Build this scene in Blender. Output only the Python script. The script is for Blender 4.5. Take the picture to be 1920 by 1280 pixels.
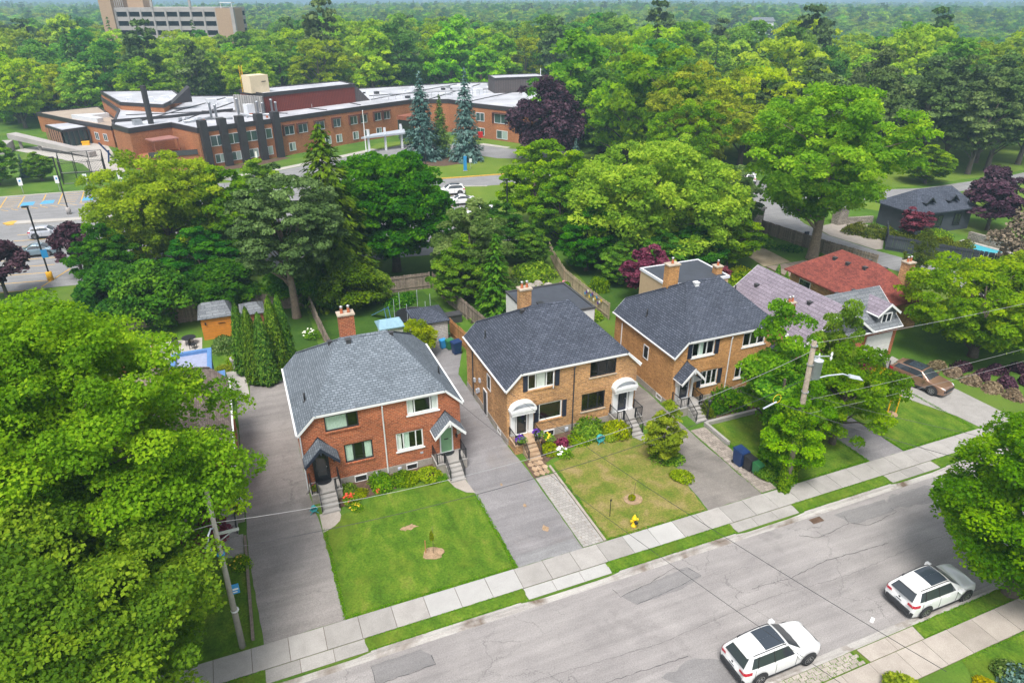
import bpy, bmesh, math, random
import numpy as np
from math import radians, sin, cos, pi, hypot, atan2, sqrt
from mathutils import Vector, Matrix
from mathutils.geometry import tessellate_polygon
random.seed(7)
S = bpy.context.scene
COL = S.collection
for o in list(bpy.data.objects): bpy.data.objects.remove(o)

# ------------------------------------------------------------------ camera, sky, sun, exposure
cd = bpy.data.cameras.new('camera'); cam = bpy.data.objects.new('camera', cd); COL.objects.link(cam)
cd.sensor_width = 36.0; cd.lens = 24.0; cd.clip_start = 0.5; cd.clip_end = 20000
cam.location = (0, 0, 27.5)
cam.rotation_euler = (radians(90 - 26.565), 0, radians(-22.06))
S.camera = cam

W = bpy.data.worlds.new('World'); S.world = W; W.use_nodes = True
wn = W.node_tree.nodes; wl = W.node_tree.links
SUN_EL, SUN_AZ = radians(62), radians(215)        # azimuth clockwise from +y
sky = wn.new('ShaderNodeTexSky'); sky.sky_type = 'NISHITA'; sky.sun_disc = False
sky.sun_elevation = SUN_EL; sky.sun_rotation = SUN_AZ
sky.air_density = 1.0; sky.dust_density = 3.5; sky.ozone_density = 1.0
hsv = wn.new('ShaderNodeHueSaturation'); hsv.inputs['Saturation'].default_value = 0.28
wl.new(sky.outputs[0], hsv.inputs['Color'])
bg = wn['Background']; bg.inputs['Strength'].default_value = 0.118
wl.new(hsv.outputs[0], bg.inputs['Color'])

sl = bpy.data.lights.new('sun', 'SUN'); sl.energy = 2.2; sl.angle = radians(20); sl.color = (1.0, 0.95, 0.88)
so = bpy.data.objects.new('sun', sl); COL.objects.link(so)
sd = Vector((sin(SUN_AZ)*cos(SUN_EL), cos(SUN_AZ)*cos(SUN_EL), sin(SUN_EL)))
so.rotation_euler = (-sd).to_track_quat('-Z', 'Y').to_euler()

S.view_settings.view_transform = 'Standard'; S.view_settings.look = 'None'
S.view_settings.exposure = 0.95; S.view_settings.gamma = 1.0; S.view_settings.use_curve_mapping = False
S.render.engine = 'CYCLES'
cy = S.cycles
cy.use_denoising = True
try: cy.denoiser = 'OPENIMAGEDENOISE'; cy.denoising_input_passes = 'RGB_ALBEDO_NORMAL'
except Exception: pass
cy.max_bounces = 8; cy.diffuse_bounces = 5; cy.glossy_bounces = 2; cy.transmission_bounces = 3
cy.transparent_max_bounces = 6; cy.volume_bounces = 0; cy.use_adaptive_sampling = True; cy.adaptive_threshold = 0.02
cy.caustics_reflective = False; cy.caustics_refractive = False
cy.volume_step_rate = 4

# ------------------------------------------------------------------ object helpers
def prop(o, label=None, cat=None, group=None, kind=None):
    if label: o['label'] = label
    if cat: o['category'] = cat
    if group: o['group'] = group
    if kind: o['kind'] = kind
    return o
def thing(name, label, cat, loc=(0, 0, 0), rz=0.0, group=None):
    o = bpy.data.objects.new(name, None); o.empty_display_size = 0.3; COL.objects.link(o)
    o.location = loc; o.rotation_euler = (0, 0, rz)
    return prop(o, label, cat, group)
def uvmap(me):
    if not me.uv_layers: me.uv_layers.new(name='UVMap')
    uv = me.uv_layers.active.data; vs = me.vertices; lp = me.loops
    for p in me.polygons:
        n = p.normal
        if abs(n.z) > 0.985: t, b = Vector((1, 0, 0)), Vector((0, 1, 0))
        else:
            t = Vector((-n.y, n.x, 0)).normalized(); b = n.cross(t)
        for li in p.loop_indices:
            co = vs[lp[li].vertex_index].co
            uv[li].uv = (co.dot(t), co.dot(b))
class MB:
    """collects shapes; build() links them as ONE mesh object"""
    def __init__(s): s.v = []; s.f = []; s.weld = False
    def add(s, vs, fs):
        k = len(s.v); s.v += [tuple(map(float, v)) for v in vs]; s.f += [tuple(i + k for i in f) for f in fs]; return s
    def box(s, x0, x1, y0, y1, z0, z1, rz=0, c=None):
        P = [(x0,y0,z0),(x1,y0,z0),(x1,y1,z0),(x0,y1,z0),(x0,y0,z1),(x1,y0,z1),(x1,y1,z1),(x0,y1,z1)]
        if rz:
            cx, cy_ = c if c else ((x0+x1)/2, (y0+y1)/2); a, b = cos(rz), sin(rz)
            P = [(cx+(x-cx)*a-(y-cy_)*b, cy_+(x-cx)*b+(y-cy_)*a, z) for x, y, z in P]
        return s.add(P, [(0,3,2,1),(4,5,6,7),(0,1,5,4),(1,2,6,5),(2,3,7,6),(3,0,4,7)])
    def quad(s, *p): return s.add(p, [tuple(range(len(p)))])
    def prism(s, poly, z0, z1, top=True, bot=True):
        n = len(poly)
        if sum(poly[i][0]*poly[(i+1)%n][1]-poly[(i+1)%n][0]*poly[i][1] for i in range(n)) < 0: poly = poly[::-1]
        vs = [(x, y, z0) for x, y in poly] + [(x, y, z1) for x, y in poly]
        fs = [(i, (i+1) % n, n+(i+1) % n, n+i) for i in range(n)]
        if top: fs.append(tuple(range(n, 2*n)))
        if bot: fs.append(tuple(range(n-1, -1, -1)))
        return s.add(vs, fs)
    def extr(s, prof, a, b):
        """prof: list of 3D points (planar polygon at a); swept by vector b-a"""
        d = Vector(b) - Vector(a); n = len(prof)
        vs = [Vector(p) for p in prof] + [Vector(p) + d for p in prof]
        return s.add(vs, [(i, (i+1) % n, n+(i+1) % n, n+i) for i in range(n)] + [tuple(range(n-1, -1, -1)), tuple(range(n, 2*n))])
    def tube(s, pts, r, n=8, cap=True):
        pts = [Vector(p) for p in pts]; m = len(pts)
        rs = r if isinstance(r, (list, tuple)) else [r]*m
        vs = []; fs = []
        for i, p in enumerate(pts):
            d = (pts[min(i+1, m-1)] - pts[max(i-1, 0)]).normalized()
            ref = Vector((0, 0, 1)) if abs(d.z) < 0.9 else Vector((1, 0, 0))
            u = d.cross(ref).normalized(); w = d.cross(u)
            for k in range(n):
                a = 2*pi*k/n; vs.append(p + (u*cos(a) + w*sin(a))*rs[i])
        for i in range(m-1):
            for k in range(n): fs.append((i*n+k, i*n+(k+1) % n, (i+1)*n+(k+1) % n, (i+1)*n+k))
        if cap: fs += [tuple(range(n-1, -1, -1)), tuple(range((m-1)*n, m*n))]
        return s.add(vs, fs)
    def lathe(s, prof, n=16, c=(0, 0, 0), axis='z'):
        vs = []; fs = []; m = len(prof)
        for r, h in prof:
            for k in range(n):
                a = 2*pi*k/n
                if axis == 'z': vs.append((c[0]+r*cos(a), c[1]+r*sin(a), c[2]+h))
                else: vs.append((c[0]+r*cos(a), c[1]+h, c[2]+r*sin(a)))
        for i in range(m-1):
            for k in range(n): fs.append((i*n+k, i*n+(k+1) % n, (i+1)*n+(k+1) % n, (i+1)*n+k))
        fs += [tuple(range(n-1, -1, -1)), tuple(range((m-1)*n, m*n))]
        return s.add(vs, fs)
    def mesh(s, name, mat=None, smooth=False):
        me = bpy.data.meshes.new(name); me.from_pydata(s.v, [], s.f); me.validate(); 
        bm = bmesh.new(); bm.from_mesh(me)
        if s.weld: bmesh.ops.remove_doubles(bm, verts=bm.verts, dist=1e-4)
        bmesh.ops.recalc_face_normals(bm, faces=bm.faces); bm.to_mesh(me); bm.free()
        me.update(); uvmap(me)
        if mat: me.materials.append(M[mat] if isinstance(mat, str) else mat)
        if smooth: me.polygons.foreach_set('use_smooth', [True]*len(me.polygons))
        return me
    def build(s, name, mat, parent=None, smooth=False, label=None, cat=None, group=None, kind=None, loc=None):
        o = bpy.data.objects.new(name, s.mesh(name, mat, smooth)); COL.objects.link(o)
        if parent: o.parent = parent
        if loc: o.location = loc
        return prop(o, label, cat, group, kind)
def inst(name, me, parent=None, loc=(0, 0, 0), rz=0, sc=None, mat=None):
    o = bpy.data.objects.new(name, me); COL.objects.link(o); o.parent = parent; o.location = loc; o.rotation_euler = (0, 0, rz)
    if sc: o.scale = sc if isinstance(sc, (tuple, list)) else (sc, sc, sc)
    if mat:
        o.material_slots[0].link = 'OBJECT'; o.material_slots[0].material = M[mat]
    return o
def sheet(name, poly, z, mat, parent=None, jit=0.0, kind='structure', step=0.5, **k):
    """a flat piece of ground; jit roughens its edge"""
    P = []
    rnd = random.Random(len(poly)*13 + int(abs(poly[0][0]*10)))
    n = len(poly)
    for i in range(n):
        a = Vector(poly[i]); b = Vector(poly[(i+1) % n]); P.append(tuple(a))
        if jit:
            m = max(1, int((b-a).length/step))
            for q in range(1, m):
                t = q/m; d = (b-a).normalized(); w = rnd.uniform(-jit, jit)
                p = a.lerp(b, t); P.append((p.x - d.y*w, p.y + d.x*w))
    if sum(P[i][0]*P[(i+1)%len(P)][1]-P[(i+1)%len(P)][0]*P[i][1] for i in range(len(P))) < 0: P = P[::-1]
    tris = tessellate_polygon([[Vector((x, y, 0)) for x, y in P]])
    tris = [t if (Vector(P[t[1]])-Vector(P[t[0]])).cross(Vector(P[t[2]])-Vector(P[t[0]])) > 0 else t[::-1] for t in tris]
    me = bpy.data.meshes.new(name); me.from_pydata([(x, y, z) for x, y in P], [], tris); me.update(); uvmap(me); me.materials.append(M[mat])
    o = bpy.data.objects.new(name, me); COL.objects.link(o); o.parent = parent
    prop(o, k.get('label'), k.get('cat'), k.get('group'), kind if not parent else None)
    return o
def offset(poly, d):
    n = len(poly)
    if sum(poly[i][0]*poly[(i+1)%n][1]-poly[(i+1)%n][0]*poly[i][1] for i in range(n)) < 0: poly = poly[::-1]
    out = []
    for i in range(n):
        p0, p1, p2 = Vector(poly[i-1]), Vector(poly[i]), Vector(poly[(i+1) % n])
        a = (p1-p0).normalized(); b = (p2-p1).normalized()
        na = Vector((a.y, -a.x)); nb = Vector((b.y, -b.x)); m = (na+nb)
        m = m/max(0.25, m.length_squared)*2
        out.append(tuple(p1 + m*d))
    return out
def ring(mb, poly, d_in, d_out, z0, z1):
    A = offset(poly, d_out); B = offset(poly, -d_in); n = len(A)
    vs = [(x, y, z0) for x, y in A]+[(x, y, z1) for x, y in A]+[(x, y, z0) for x, y in B]+[(x, y, z1) for x, y in B]
    fs = []
    for i in range(n):
        j = (i+1) % n
        fs += [(i, j, n+j, n+i), (2*n+j, 2*n+i, 3*n+i, 3*n+j), (n+i, n+j, 3*n+j, 3*n+i), (j, i, 2*n+i, 2*n+j)]
    return mb.add(vs, fs)

# ------------------------------------------------------------------ materials
M = {}
def newmat(name):
    m = bpy.data.materials.new(name); m.use_nodes = True; M[name] = m
    nt = m.node_tree; b = nt.nodes['Principled BSDF']
    return m, nt, b
def N(nt, t, **k):
    n = nt.nodes.new(t)
    for a, v in k.items():
        if hasattr(n, a): setattr(n, a, v)
        else: n.inputs[a.replace('_', ' ')].default_value = v
    return n
def rgba(c): return (c[0], c[1], c[2], 1.0)
def ramp(nt, stops, fac):
    r = nt.nodes.new('ShaderNodeValToRGB'); e = r.color_ramp.elements
    while len(e) > 1: e.remove(e[-1])
    for i, (p, c) in enumerate(stops):
        q = e[0] if i == 0 else e.new(p)
        q.position = p; q.color = rgba(c) if not isinstance(c, float) else (c, c, c, 1)
    nt.links.new(fac, r.inputs[0]); return r.outputs[0]
def coords(nt, kind='pos', scale=(1, 1, 1)):
    if kind == 'pos': o = N(nt, 'ShaderNodeNewGeometry').outputs['Position']
    elif kind == 'obj': o = N(nt, 'ShaderNodeTexCoord').outputs['Object']
    else: o = N(nt, 'ShaderNodeTexCoord').outputs['UV']
    mp = N(nt, 'ShaderNodeMapping'); mp.inputs['Scale'].default_value = scale
    nt.links.new(o, mp.inputs[0]); return mp.outputs[0]
def noise(nt, co, scale, detail=5, rough=0.6, dist=0.0):
    n = N(nt, 'ShaderNodeTexNoise', Scale=scale, Detail=detail, Roughness=rough, Distortion=dist)
    nt.links.new(co, n.inputs['Vector']); return n.outputs['Fac']
def mix(nt, fac, a, b, mode='MIX'):
    m = N(nt, 'ShaderNodeMix', data_type='RGBA', blend_type=mode)
    for s, v in ((m.inputs['Factor'], fac), (m.inputs[6], a), (m.inputs[7], b)):
        if isinstance(v, (int, float)): s.default_value = v if s.type == 'VALUE' else (v, v, v, 1)
        elif isinstance(v, tuple): s.default_value = rgba(v)
        else: nt.links.new(v, s)
    return m.outputs[2]
def objrand(nt, col, v=0.0, h=0.0, s=0.0):
    """tone differs from one object to the next"""
    r = N(nt, 'ShaderNodeObjectInfo').outputs['Random']
    hs = N(nt, 'ShaderNodeHueSaturation'); nt.links.new(col, hs.inputs['Color'])
    for nm, amp, mid, mul in (('Value', v, 1.0, 1.0), ('Hue', h, 0.5, 7.31), ('Saturation', s, 1.0, 13.7)):
        if not amp: continue
        a = N(nt, 'ShaderNodeMath', operation='MULTIPLY'); nt.links.new(r, a.inputs[0]); a.inputs[1].default_value = mul
        f = N(nt, 'ShaderNodeMath', operation='FRACT'); nt.links.new(a.outputs[0], f.inputs[0])
        g = N(nt, 'ShaderNodeMapRange'); nt.links.new(f.outputs[0], g.inputs[0])
        g.inputs['To Min'].default_value = mid-amp; g.inputs['To Max'].default_value = mid+amp
        nt.links.new(g.outputs[0], hs.inputs[nm])
    return hs.outputs[0]
def bump(nt, b, fac, strength, dist=0.02):
    n = N(nt, 'ShaderNodeBump', Strength=strength, Distance=dist); nt.links.new(fac, n.inputs['Height']); nt.links.new(n.outputs[0], b.inputs['Normal'])
def paint(name, c, rough=0.5, metal=0.0, coat=0.0, var=0.12, scale=3.0, rnd=0.0, spec=0.5, kind='pos'):
    m, nt, b = newmat(name)
    co = coords(nt, kind)
    f = noise(nt, co, scale, 6, 0.65)
    lo = tuple(x*(1-var) for x in c); hi = tuple(min(1, x*(1+var)) for x in c)
    col = ramp(nt, [(0.3, lo), (0.7, hi)], f)
    if rnd: col = objrand(nt, col, v=rnd)
    nt.links.new(col, b.inputs['Base Color'])
    b.inputs['Roughness'].default_value = rough; b.inputs['Metallic'].default_value = metal
    b.inputs['Coat Weight'].default_value = coat; b.inputs['Specular IOR Level'].default_value = spec
    return m
def ground(name, stops, scale, fine=14.0, fa=0.35, rough=0.9, big=None, bstr=0.25, kind='pos', rnd=0.0, stretch=(1, 1, 1)):
    m, nt, b = newmat(name); co = coords(nt, kind, stretch)
    c = ramp(nt, stops, noise(nt, co, scale, 7, 0.68, 0.3))
    f2 = noise(nt, coords(nt, kind), fine, 4, 0.7)
    c = mix(nt, fa, c, ramp(nt, [(0.25, 0.25), (0.75, 1.0)], f2), 'OVERLAY')
    if big:
        s, col, lo, hi = big
        c = mix(nt, ramp(nt, [(lo, 0.0), (hi, 1.0)], noise(nt, coords(nt, kind), s, 4, 0.6, 0.5)), c, col)
    if rnd: c = objrand(nt, c, v=rnd)
    nt.links.new(c, b.inputs['Base Color']); b.inputs['Roughness'].default_value = rough; b.inputs['Specular IOR Level'].default_value = 0.2
    bump(nt, b, f2, bstr, 0.03)
    return m
def bricks(name, c1, c2, mortar, w, h, msize, off=0.5, fine=0.35, rough=0.85, var=0.4, nscale=0.6, bstr=0.5, tint=None):
    m, nt, b = newmat(name); uv = coords(nt, 'uv')
    t = N(nt, 'ShaderNodeTexBrick'); t.offset = off
    t.inputs['Scale'].default_value = 1.0; t.inputs['Brick Width'].default_value = w; t.inputs['Row Height'].default_value = h
    t.inputs['Mortar Size'].default_value = msize; t.inputs['Mortar Smooth'].default_value = 0.2; t.inputs['Bias'].default_value = 0.0
    t.inputs['Color1'].default_value = rgba(c1); t.inputs['Color2'].default_value = rgba(c2); t.inputs['Mortar'].default_value = rgba(mortar)
    nt.links.new(uv, t.inputs['Vector'])
    f = noise(nt, coords(nt), nscale, 6, 0.7)
    c = mix(nt, var, t.outputs['Color'], ramp(nt, [(0.3, 0.25), (0.7, 0.95)], f), 'OVERLAY')
    f3 = noise(nt, uv, 7.0, 3, 0.7)
    c = mix(nt, fine, c, ramp(nt, [(0.32, 0.12), (0.68, 0.95)], f3), 'OVERLAY')
    if tint:
        c = mix(nt, ramp(nt, [(0.5, 0.0), (0.75, 0.7)], noise(nt, coords(nt), 0.35, 4, 0.6)), c, tint)
    nt.links.new(c, b.inputs['Base Color']); b.inputs['Roughness'].default_value = rough; b.inputs['Specular IOR Level'].default_value = 0.25
    bump(nt, b, t.outputs['Fac'], -bstr, 0.02)
    return m
def asphalt(name, lo, hi, crack=0.0, stain=None, cs=0.45):
    m, nt, b = newmat(name); co = coords(nt)
    f = noise(nt, co, 0.35, 8, 0.62, 0.4)
    c = ramp(nt, [(0.3, lo), (0.7, hi)], f)
    c = mix(nt, 0.38, c, ramp(nt, [(0.2, 0.2), (0.8, 0.85)], noise(nt, coords(nt, 'pos', (0.16, 2.2, 1)), 0.8, 6, 0.65)), 'OVERLAY')
    f2 = noise(nt, co, 16, 4, 0.8)
    c = mix(nt, 0.5, c, ramp(nt, [(0.2, 0.1), (0.8, 1.0)], f2), 'OVERLAY')
    if stain:
        c = mix(nt, ramp(nt, [(0.58, 0.0), (0.72, 0.55)], noise(nt, coords(nt), 0.23, 5, 0.65, 0.6)), c, stain)
    if crack:
        wob = N(nt, 'ShaderNodeTexNoise', Scale=1.1, Detail=4, Roughness=0.65); nt.links.new(co, wob.inputs['Vector'])
        vm = N(nt, 'ShaderNodeVectorMath', operation='MULTIPLY_ADD'); nt.links.new(wob.outputs['Color'], vm.inputs[0]); vm.inputs[1].default_value = (1.3, 1.3, 0); nt.links.new(co, vm.inputs[2])
        st = N(nt, 'ShaderNodeMapping'); st.inputs['Scale'].default_value = (0.55, 1.0, 1); nt.links.new(vm.outputs[0], st.inputs[0])
        vo = N(nt, 'ShaderNodeTexVoronoi', feature='DISTANCE_TO_EDGE', Scale=cs); nt.links.new(st.outputs[0], vo.inputs['Vector'])
        k = ramp(nt, [(0.0, 1.0), (0.009, 0.0)], vo.outputs['Distance'])
        gate = ramp(nt, [(0.46, 0.0), (0.58, crack)], noise(nt, coords(nt), 0.17, 3, 0.6))
        kk = N(nt, 'ShaderNodeMath', operation='MULTIPLY'); nt.links.new(k, kk.inputs[0]); nt.links.new(gate, kk.inputs[1])
        c = mix(nt, kk.outputs[0], c, (0.02, 0.02, 0.022))
    nt.links.new(c, b.inputs['Base Color']); b.inputs['Roughness'].default_value = 0.85; b.inputs['Specular IOR Level'].default_value = 0.3
    bump(nt, b, f2, 0.3, 0.02)
    return m
def leafmat(name, dark, midc, light, h=0.015, v=0.14, trans=0.5, rough=0.5):
    m, nt, b = newmat(name)
    at = N(nt, 'ShaderNodeAttribute', attribute_name='tint')
    c = ramp(nt, [(0.0, dark), (0.5, midc), (1.0, light)], at.outputs['Fac'])
    c = objrand(nt, c, v=v, h=h, s=0.06)
    nt.links.new(c, b.inputs['Base Color']); b.inputs['Roughness'].default_value = 0.65; b.inputs['Specular IOR Level'].default_value = 0.08
    tr = N(nt, 'ShaderNodeBsdfTranslucent'); hs = N(nt, 'ShaderNodeHueSaturation', Value=1.35); nt.links.new(c, hs.inputs['Color']); nt.links.new(hs.outputs[0], tr.inputs['Color'])
    mx = N(nt, 'ShaderNodeMixShader'); mx.inputs[0].default_value = trans
    nt.links.new(b.outputs[0], mx.inputs[1]); nt.links.new(tr.outputs[0], mx.inputs[2])
    nt.links.new(mx.outputs[0], nt.nodes['Material Output'].inputs['Surface'])
    return m
def glassmat(name, c=(0.02, 0.025, 0.028), trans=0.0, rough=0.03):
    m, nt, b = newmat(name); b.inputs['Base Color'].default_value = rgba(c); b.inputs['Roughness'].default_value = rough; b.inputs['Specular IOR Level'].default_value = 0.8
    if trans:
        tb = N(nt, 'ShaderNodeBsdfTransparent'); tb.inputs[0].default_value = (0.97, 1.0, 0.98, 1); gl = N(nt, 'ShaderNodeBsdfGlossy', Roughness=0.03)
        lw0 = N(nt, 'ShaderNodeLayerWeight', Blend=0.5); lw = N(nt, 'ShaderNodeMath', operation='POWER'); nt.links.new(lw0.outputs['Facing'], lw.inputs[0]); lw.inputs[1].default_value = 3.0; a = N(nt, 'ShaderNodeMath', operation='MULTIPLY_ADD'); nt.links.new(lw.outputs[0], a.inputs[0]); a.inputs[1].default_value = 0.6; a.inputs[2].default_value = 0.10
        mx = N(nt, 'ShaderNodeMixShader'); nt.links.new(a.outputs[0], mx.inputs[0]); nt.links.new(tb.outputs[0], mx.inputs[1]); nt.links.new(gl.outputs[0], mx.inputs[2])
        nt.links.new(mx.outputs[0], nt.nodes['Material Output'].inputs['Surface'])
    return m

# ground
ground('grass', [(0.25, (0.035, 0.085, 0.008)), (0.5, (0.06, 0.13, 0.012)), (0.75, (0.1, 0.17, 0.018))], 0.22, 9, 0.45, big=(0.05, (0.13, 0.16, 0.03), 0.5, 0.75))
ground('lawn', [(0.28, (0.028, 0.068, 0.004)), (0.44, (0.050, 0.108, 0.006)), (0.57, (0.080, 0.138, 0.010)), (0.74, (0.155, 0.175, 0.030))], 1.0, 9, 0.8, stretch=(1, 0.55, 1), big=(0.25, (0.11, 0.135, 0.014), 0.5, 0.8))
ground('lawn_dry', [(0.30, (0.060, 0.105, 0.010)), (0.43, (0.105, 0.128, 0.018)), (0.54, (0.150, 0.140, 0.036)), (0.66, (0.205, 0.160, 0.070)), (0.8, (0.25, 0.195, 0.10))], 0.8, 10, 0.8)
ground('lawn_shade', [(0.3, (0.02, 0.06, 0.006)), (0.6, (0.04, 0.09, 0.01)), (0.8, (0.09, 0.1, 0.025))], 0.5, 11, 0.45)  # darker lawn copy: the shade under back garden trees put into the colour
ground('park_grass', [(0.3, (0.075, 0.14, 0.014)), (0.55, (0.11, 0.17, 0.018)), (0.8, (0.16, 0.19, 0.03))], 0.12, 6, 0.35)
ground('forest_floor', [(0.3, (0.012, 0.03, 0.006)), (0.7, (0.03, 0.06, 0.012))], 0.1, 3, 0.3)
ground('mulch', [(0.3, (0.05, 0.03, 0.02)), (0.7, (0.13, 0.085, 0.06))], 3.0, 20, 0.5)
ground('straw', [(0.3, (0.17, 0.12, 0.07)), (0.7, (0.36, 0.25, 0.16))], 4.0, 24, 0.6)
ground('dirt', [(0.3, (0.2, 0.16, 0.1)), (0.7, (0.33, 0.28, 0.2))], 0.5, 10, 0.4)
ground('concrete', [(0.25, (0.235, 0.225, 0.213)), (0.5, (0.285, 0.273, 0.26)), (0.8, (0.335, 0.322, 0.308))], 1.1, 26, 0.35, rough=0.85, rnd=0.10, bstr=0.1)
ground('concrete_new', [(0.25, (0.31, 0.307, 0.30)), (0.8, (0.385, 0.38, 0.372))], 0.9, 26, 0.28, rough=0.85, rnd=0.06, bstr=0.1)
ground('concrete_warm', [(0.25, (0.255, 0.225, 0.20)), (0.8, (0.365, 0.33, 0.295))], 1.1, 26, 0.35, rough=0.85, rnd=0.12, bstr=0.1)
ground('kerb_stone', [(0.25, (0.20, 0.185, 0.175)), (0.5, (0.33, 0.315, 0.30)), (0.8, (0.46, 0.45, 0.43))], 0.8, 22, 0.4, stretch=(0.35, 3.5, 1), big=(0.4, (0.13, 0.095, 0.07), 0.5, 0.66))
ground('foundation', [(0.25, (0.20, 0.18, 0.16)), (0.8, (0.38, 0.35, 0.31))], 1.2, 20, 0.35)
ground('paver', [(0.25, (0.19, 0.165, 0.145)), (0.8, (0.34, 0.30, 0.265))], 1.5, 22, 0.35, rnd=0.2)
ground('flagstone', [(0.25, (0.26, 0.165, 0.10)), (0.5, (0.34, 0.24, 0.155)), (0.8, (0.42, 0.345, 0.27))], 2.2, 18, 0.3, rnd=0.2)
ground('white_path', [(0.25, (0.30, 0.285, 0.265)), (0.8, (0.42, 0.40, 0.375))], 0.4, 12, 0.3)
asphalt('road', (0.205, 0.193, 0.192), (0.270, 0.255, 0.250), 0.5, (0.14, 0.13, 0.13), 0.6)
asphalt('drive', (0.175, 0.162, 0.156), (0.245, 0.228, 0.218), 0.35, (0.12, 0.105, 0.1), 0.3)
asphalt('drive_blue', (0.152, 0.147, 0.153), (0.220, 0.212, 0.218), 0.2, (0.24, 0.21, 0.19), 0.3)
asphalt('drive_old', (0.11, 0.102, 0.095), (0.235, 0.215, 0.198), 0.5, (0.07, 0.062, 0.055), 0.5)
asphalt('patch', (0.155, 0.15, 0.152), (0.205, 0.198, 0.198), 0.2)
asphalt('lot', (0.175, 0.175, 0.18), (0.225, 0.225, 0.23), 0.1, None, 0.1)
paint('tar', (0.015, 0.015, 0.017), 0.6)
paint('yellow_line', (0.55, 0.33, 0.05), 0.7, var=0.25)
paint('blue_line', (0.08, 0.3, 0.5), 0.7, var=0.2)
# buildings
bricks('brick_red', (0.40, 0.095, 0.034), (0.20, 0.040, 0.018), (0.36, 0.19, 0.11), 0.26, 0.10, 0.018, var=0.35)
bricks('brick_buff', (0.46, 0.235, 0.082), (0.23, 0.108, 0.042), (0.38, 0.265, 0.16), 0.26, 0.10, 0.016, var=0.45)
bricks('brick_gold', (0.48, 0.235, 0.074), (0.32, 0.145, 0.048), (0.38, 0.25, 0.13), 0.26, 0.10, 0.014, var=0.35)
bricks('brick_school', (0.36, 0.145, 0.060), (0.25, 0.092, 0.040), (0.28, 0.15, 0.09), 0.25, 0.09, 0.008, var=0.3, nscale=0.2)
bricks('shingle_grey', (0.175, 0.205, 0.24), (0.115, 0.137, 0.162), (0.06, 0.072, 0.088), 0.30, 0.17, 0.022, fine=0.22, var=0.25, bstr=0.7)
bricks('shingle_dark', (0.080, 0.092, 0.122), (0.044, 0.052, 0.073), (0.018, 0.022, 0.032), 0.30, 0.17, 0.022, fine=0.25, var=0.3, bstr=0.7)
bricks('shingle_brown', (0.24, 0.19, 0.165), (0.15, 0.115, 0.1), (0.1, 0.08, 0.07), 0.30, 0.145, 0.012, var=0.3, bstr=0.7)
bricks('shingle_red', (0.23, 0.062, 0.045), (0.13, 0.035, 0.03), (0.10, 0.03, 0.025), 0.30, 0.15, 0.01, var=0.25, bstr=0.6)
bricks('shingle_lilac', (0.225, 0.195, 0.235), (0.18, 0.155, 0.19), (0.09, 0.08, 0.09), 1.1, 0.34, 0.02, var=0.2, bstr=0.9)
bricks('shingle_slate', (0.17, 0.185, 0.20), (0.11, 0.12, 0.135), (0.06, 0.065, 0.07), 1.1, 0.34, 0.02, var=0.2, bstr=0.9)
bricks('siding', (0.42, 0.39, 0.37), (0.40, 0.37, 0.35), (0.17, 0.15, 0.14), 8.0, 0.15, 0.014, var=0.2, bstr=1.0)
bricks('cladding_maroon', (0.16, 0.035, 0.025), (0.15, 0.032, 0.024), (0.07, 0.015, 0.012), 0.4, 50.0, 0.05, off=0, var=0.2, bstr=1.0)
bricks('cladding_grey', (0.10, 0.085, 0.085), (0.095, 0.08, 0.08), (0.04, 0.035, 0.035), 0.45, 50.0, 0.05, off=0, var=0.2, bstr=1.0)
bricks('cladding_galv', (0.3, 0.29, 0.28), (0.2, 0.19, 0.19), (0.09, 0.09, 0.09), 0.6, 50.0, 0.08, off=0, var=0.3, bstr=1.0)
bricks('stone_block', (0.3, 0.27, 0.23), (0.2, 0.18, 0.155), (0.1, 0.09, 0.08), 0.4, 0.2, 0.02, var=0.4, bstr=1.0)
paint('white', (0.72, 0.73, 0.74), 0.45, var=0.06)
paint('white_metal', (0.62, 0.64, 0.68), 0.4, var=0.08)
paint('cream', (0.62, 0.52, 0.36), 0.6, var=0.06)
paint('beige_stucco', (0.46, 0.34, 0.21), 0.85, var=0.08)
paint('white_stucco', (0.62, 0.62, 0.6), 0.85, var=0.1)
paint('brown_siding', (0.10, 0.035, 0.025), 0.7, var=0.2)
paint('black', (0.016, 0.017, 0.02), 0.4, var=0.2)
paint('black_trim', (0.02, 0.022, 0.028), 0.45, var=0.2)
paint('navy_trim', (0.018, 0.024, 0.045), 0.5, var=0.2)
paint('dark_grey', (0.05, 0.05, 0.055), 0.6, var=0.2)
paint('membrane', (0.045, 0.052, 0.068), 0.7, var=0.22, scale=0.8)
paint('roof_white', (0.40, 0.41, 0.45), 0.7, var=0.3, scale=0.16)
paint('roof_gravel', (0.34, 0.28, 0.23), 0.9, var=0.15, scale=0.3)
paint('parapet', (0.035, 0.03, 0.034), 0.5, var=0.15)
paint('pier', (0.028, 0.024, 0.027), 0.6, var=0.2)
paint('galvanised', (0.42, 0.44, 0.47), 0.35, 0.6, var=0.15)
paint('steel', (0.6, 0.6, 0.6), 0.3, 0.8)
paint('clay', (0.42, 0.12, 0.05), 0.8, var=0.2)
paint('mortar_cap', (0.4, 0.34, 0.27), 0.85, var=0.2)
paint('green_door', (0.20, 0.38, 0.20), 0.45, var=0.05)
paint('red_door', (0.5, 0.01, 0.015), 0.4, var=0.05)
paint('blue_trim', (0.09, 0.2, 0.42), 0.5, var=0.12)
paint('blue_roof', (0.27, 0.30, 0.42), 0.7, var=0.12)
paint('orange_wood', (0.55, 0.20, 0.02), 0.6, var=0.14)
paint('redbrown_wood', (0.22, 0.07, 0.035), 0.7, var=0.2)
paint('teal_roof', (0.20, 0.34, 0.42), 0.6, var=0.15)
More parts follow.
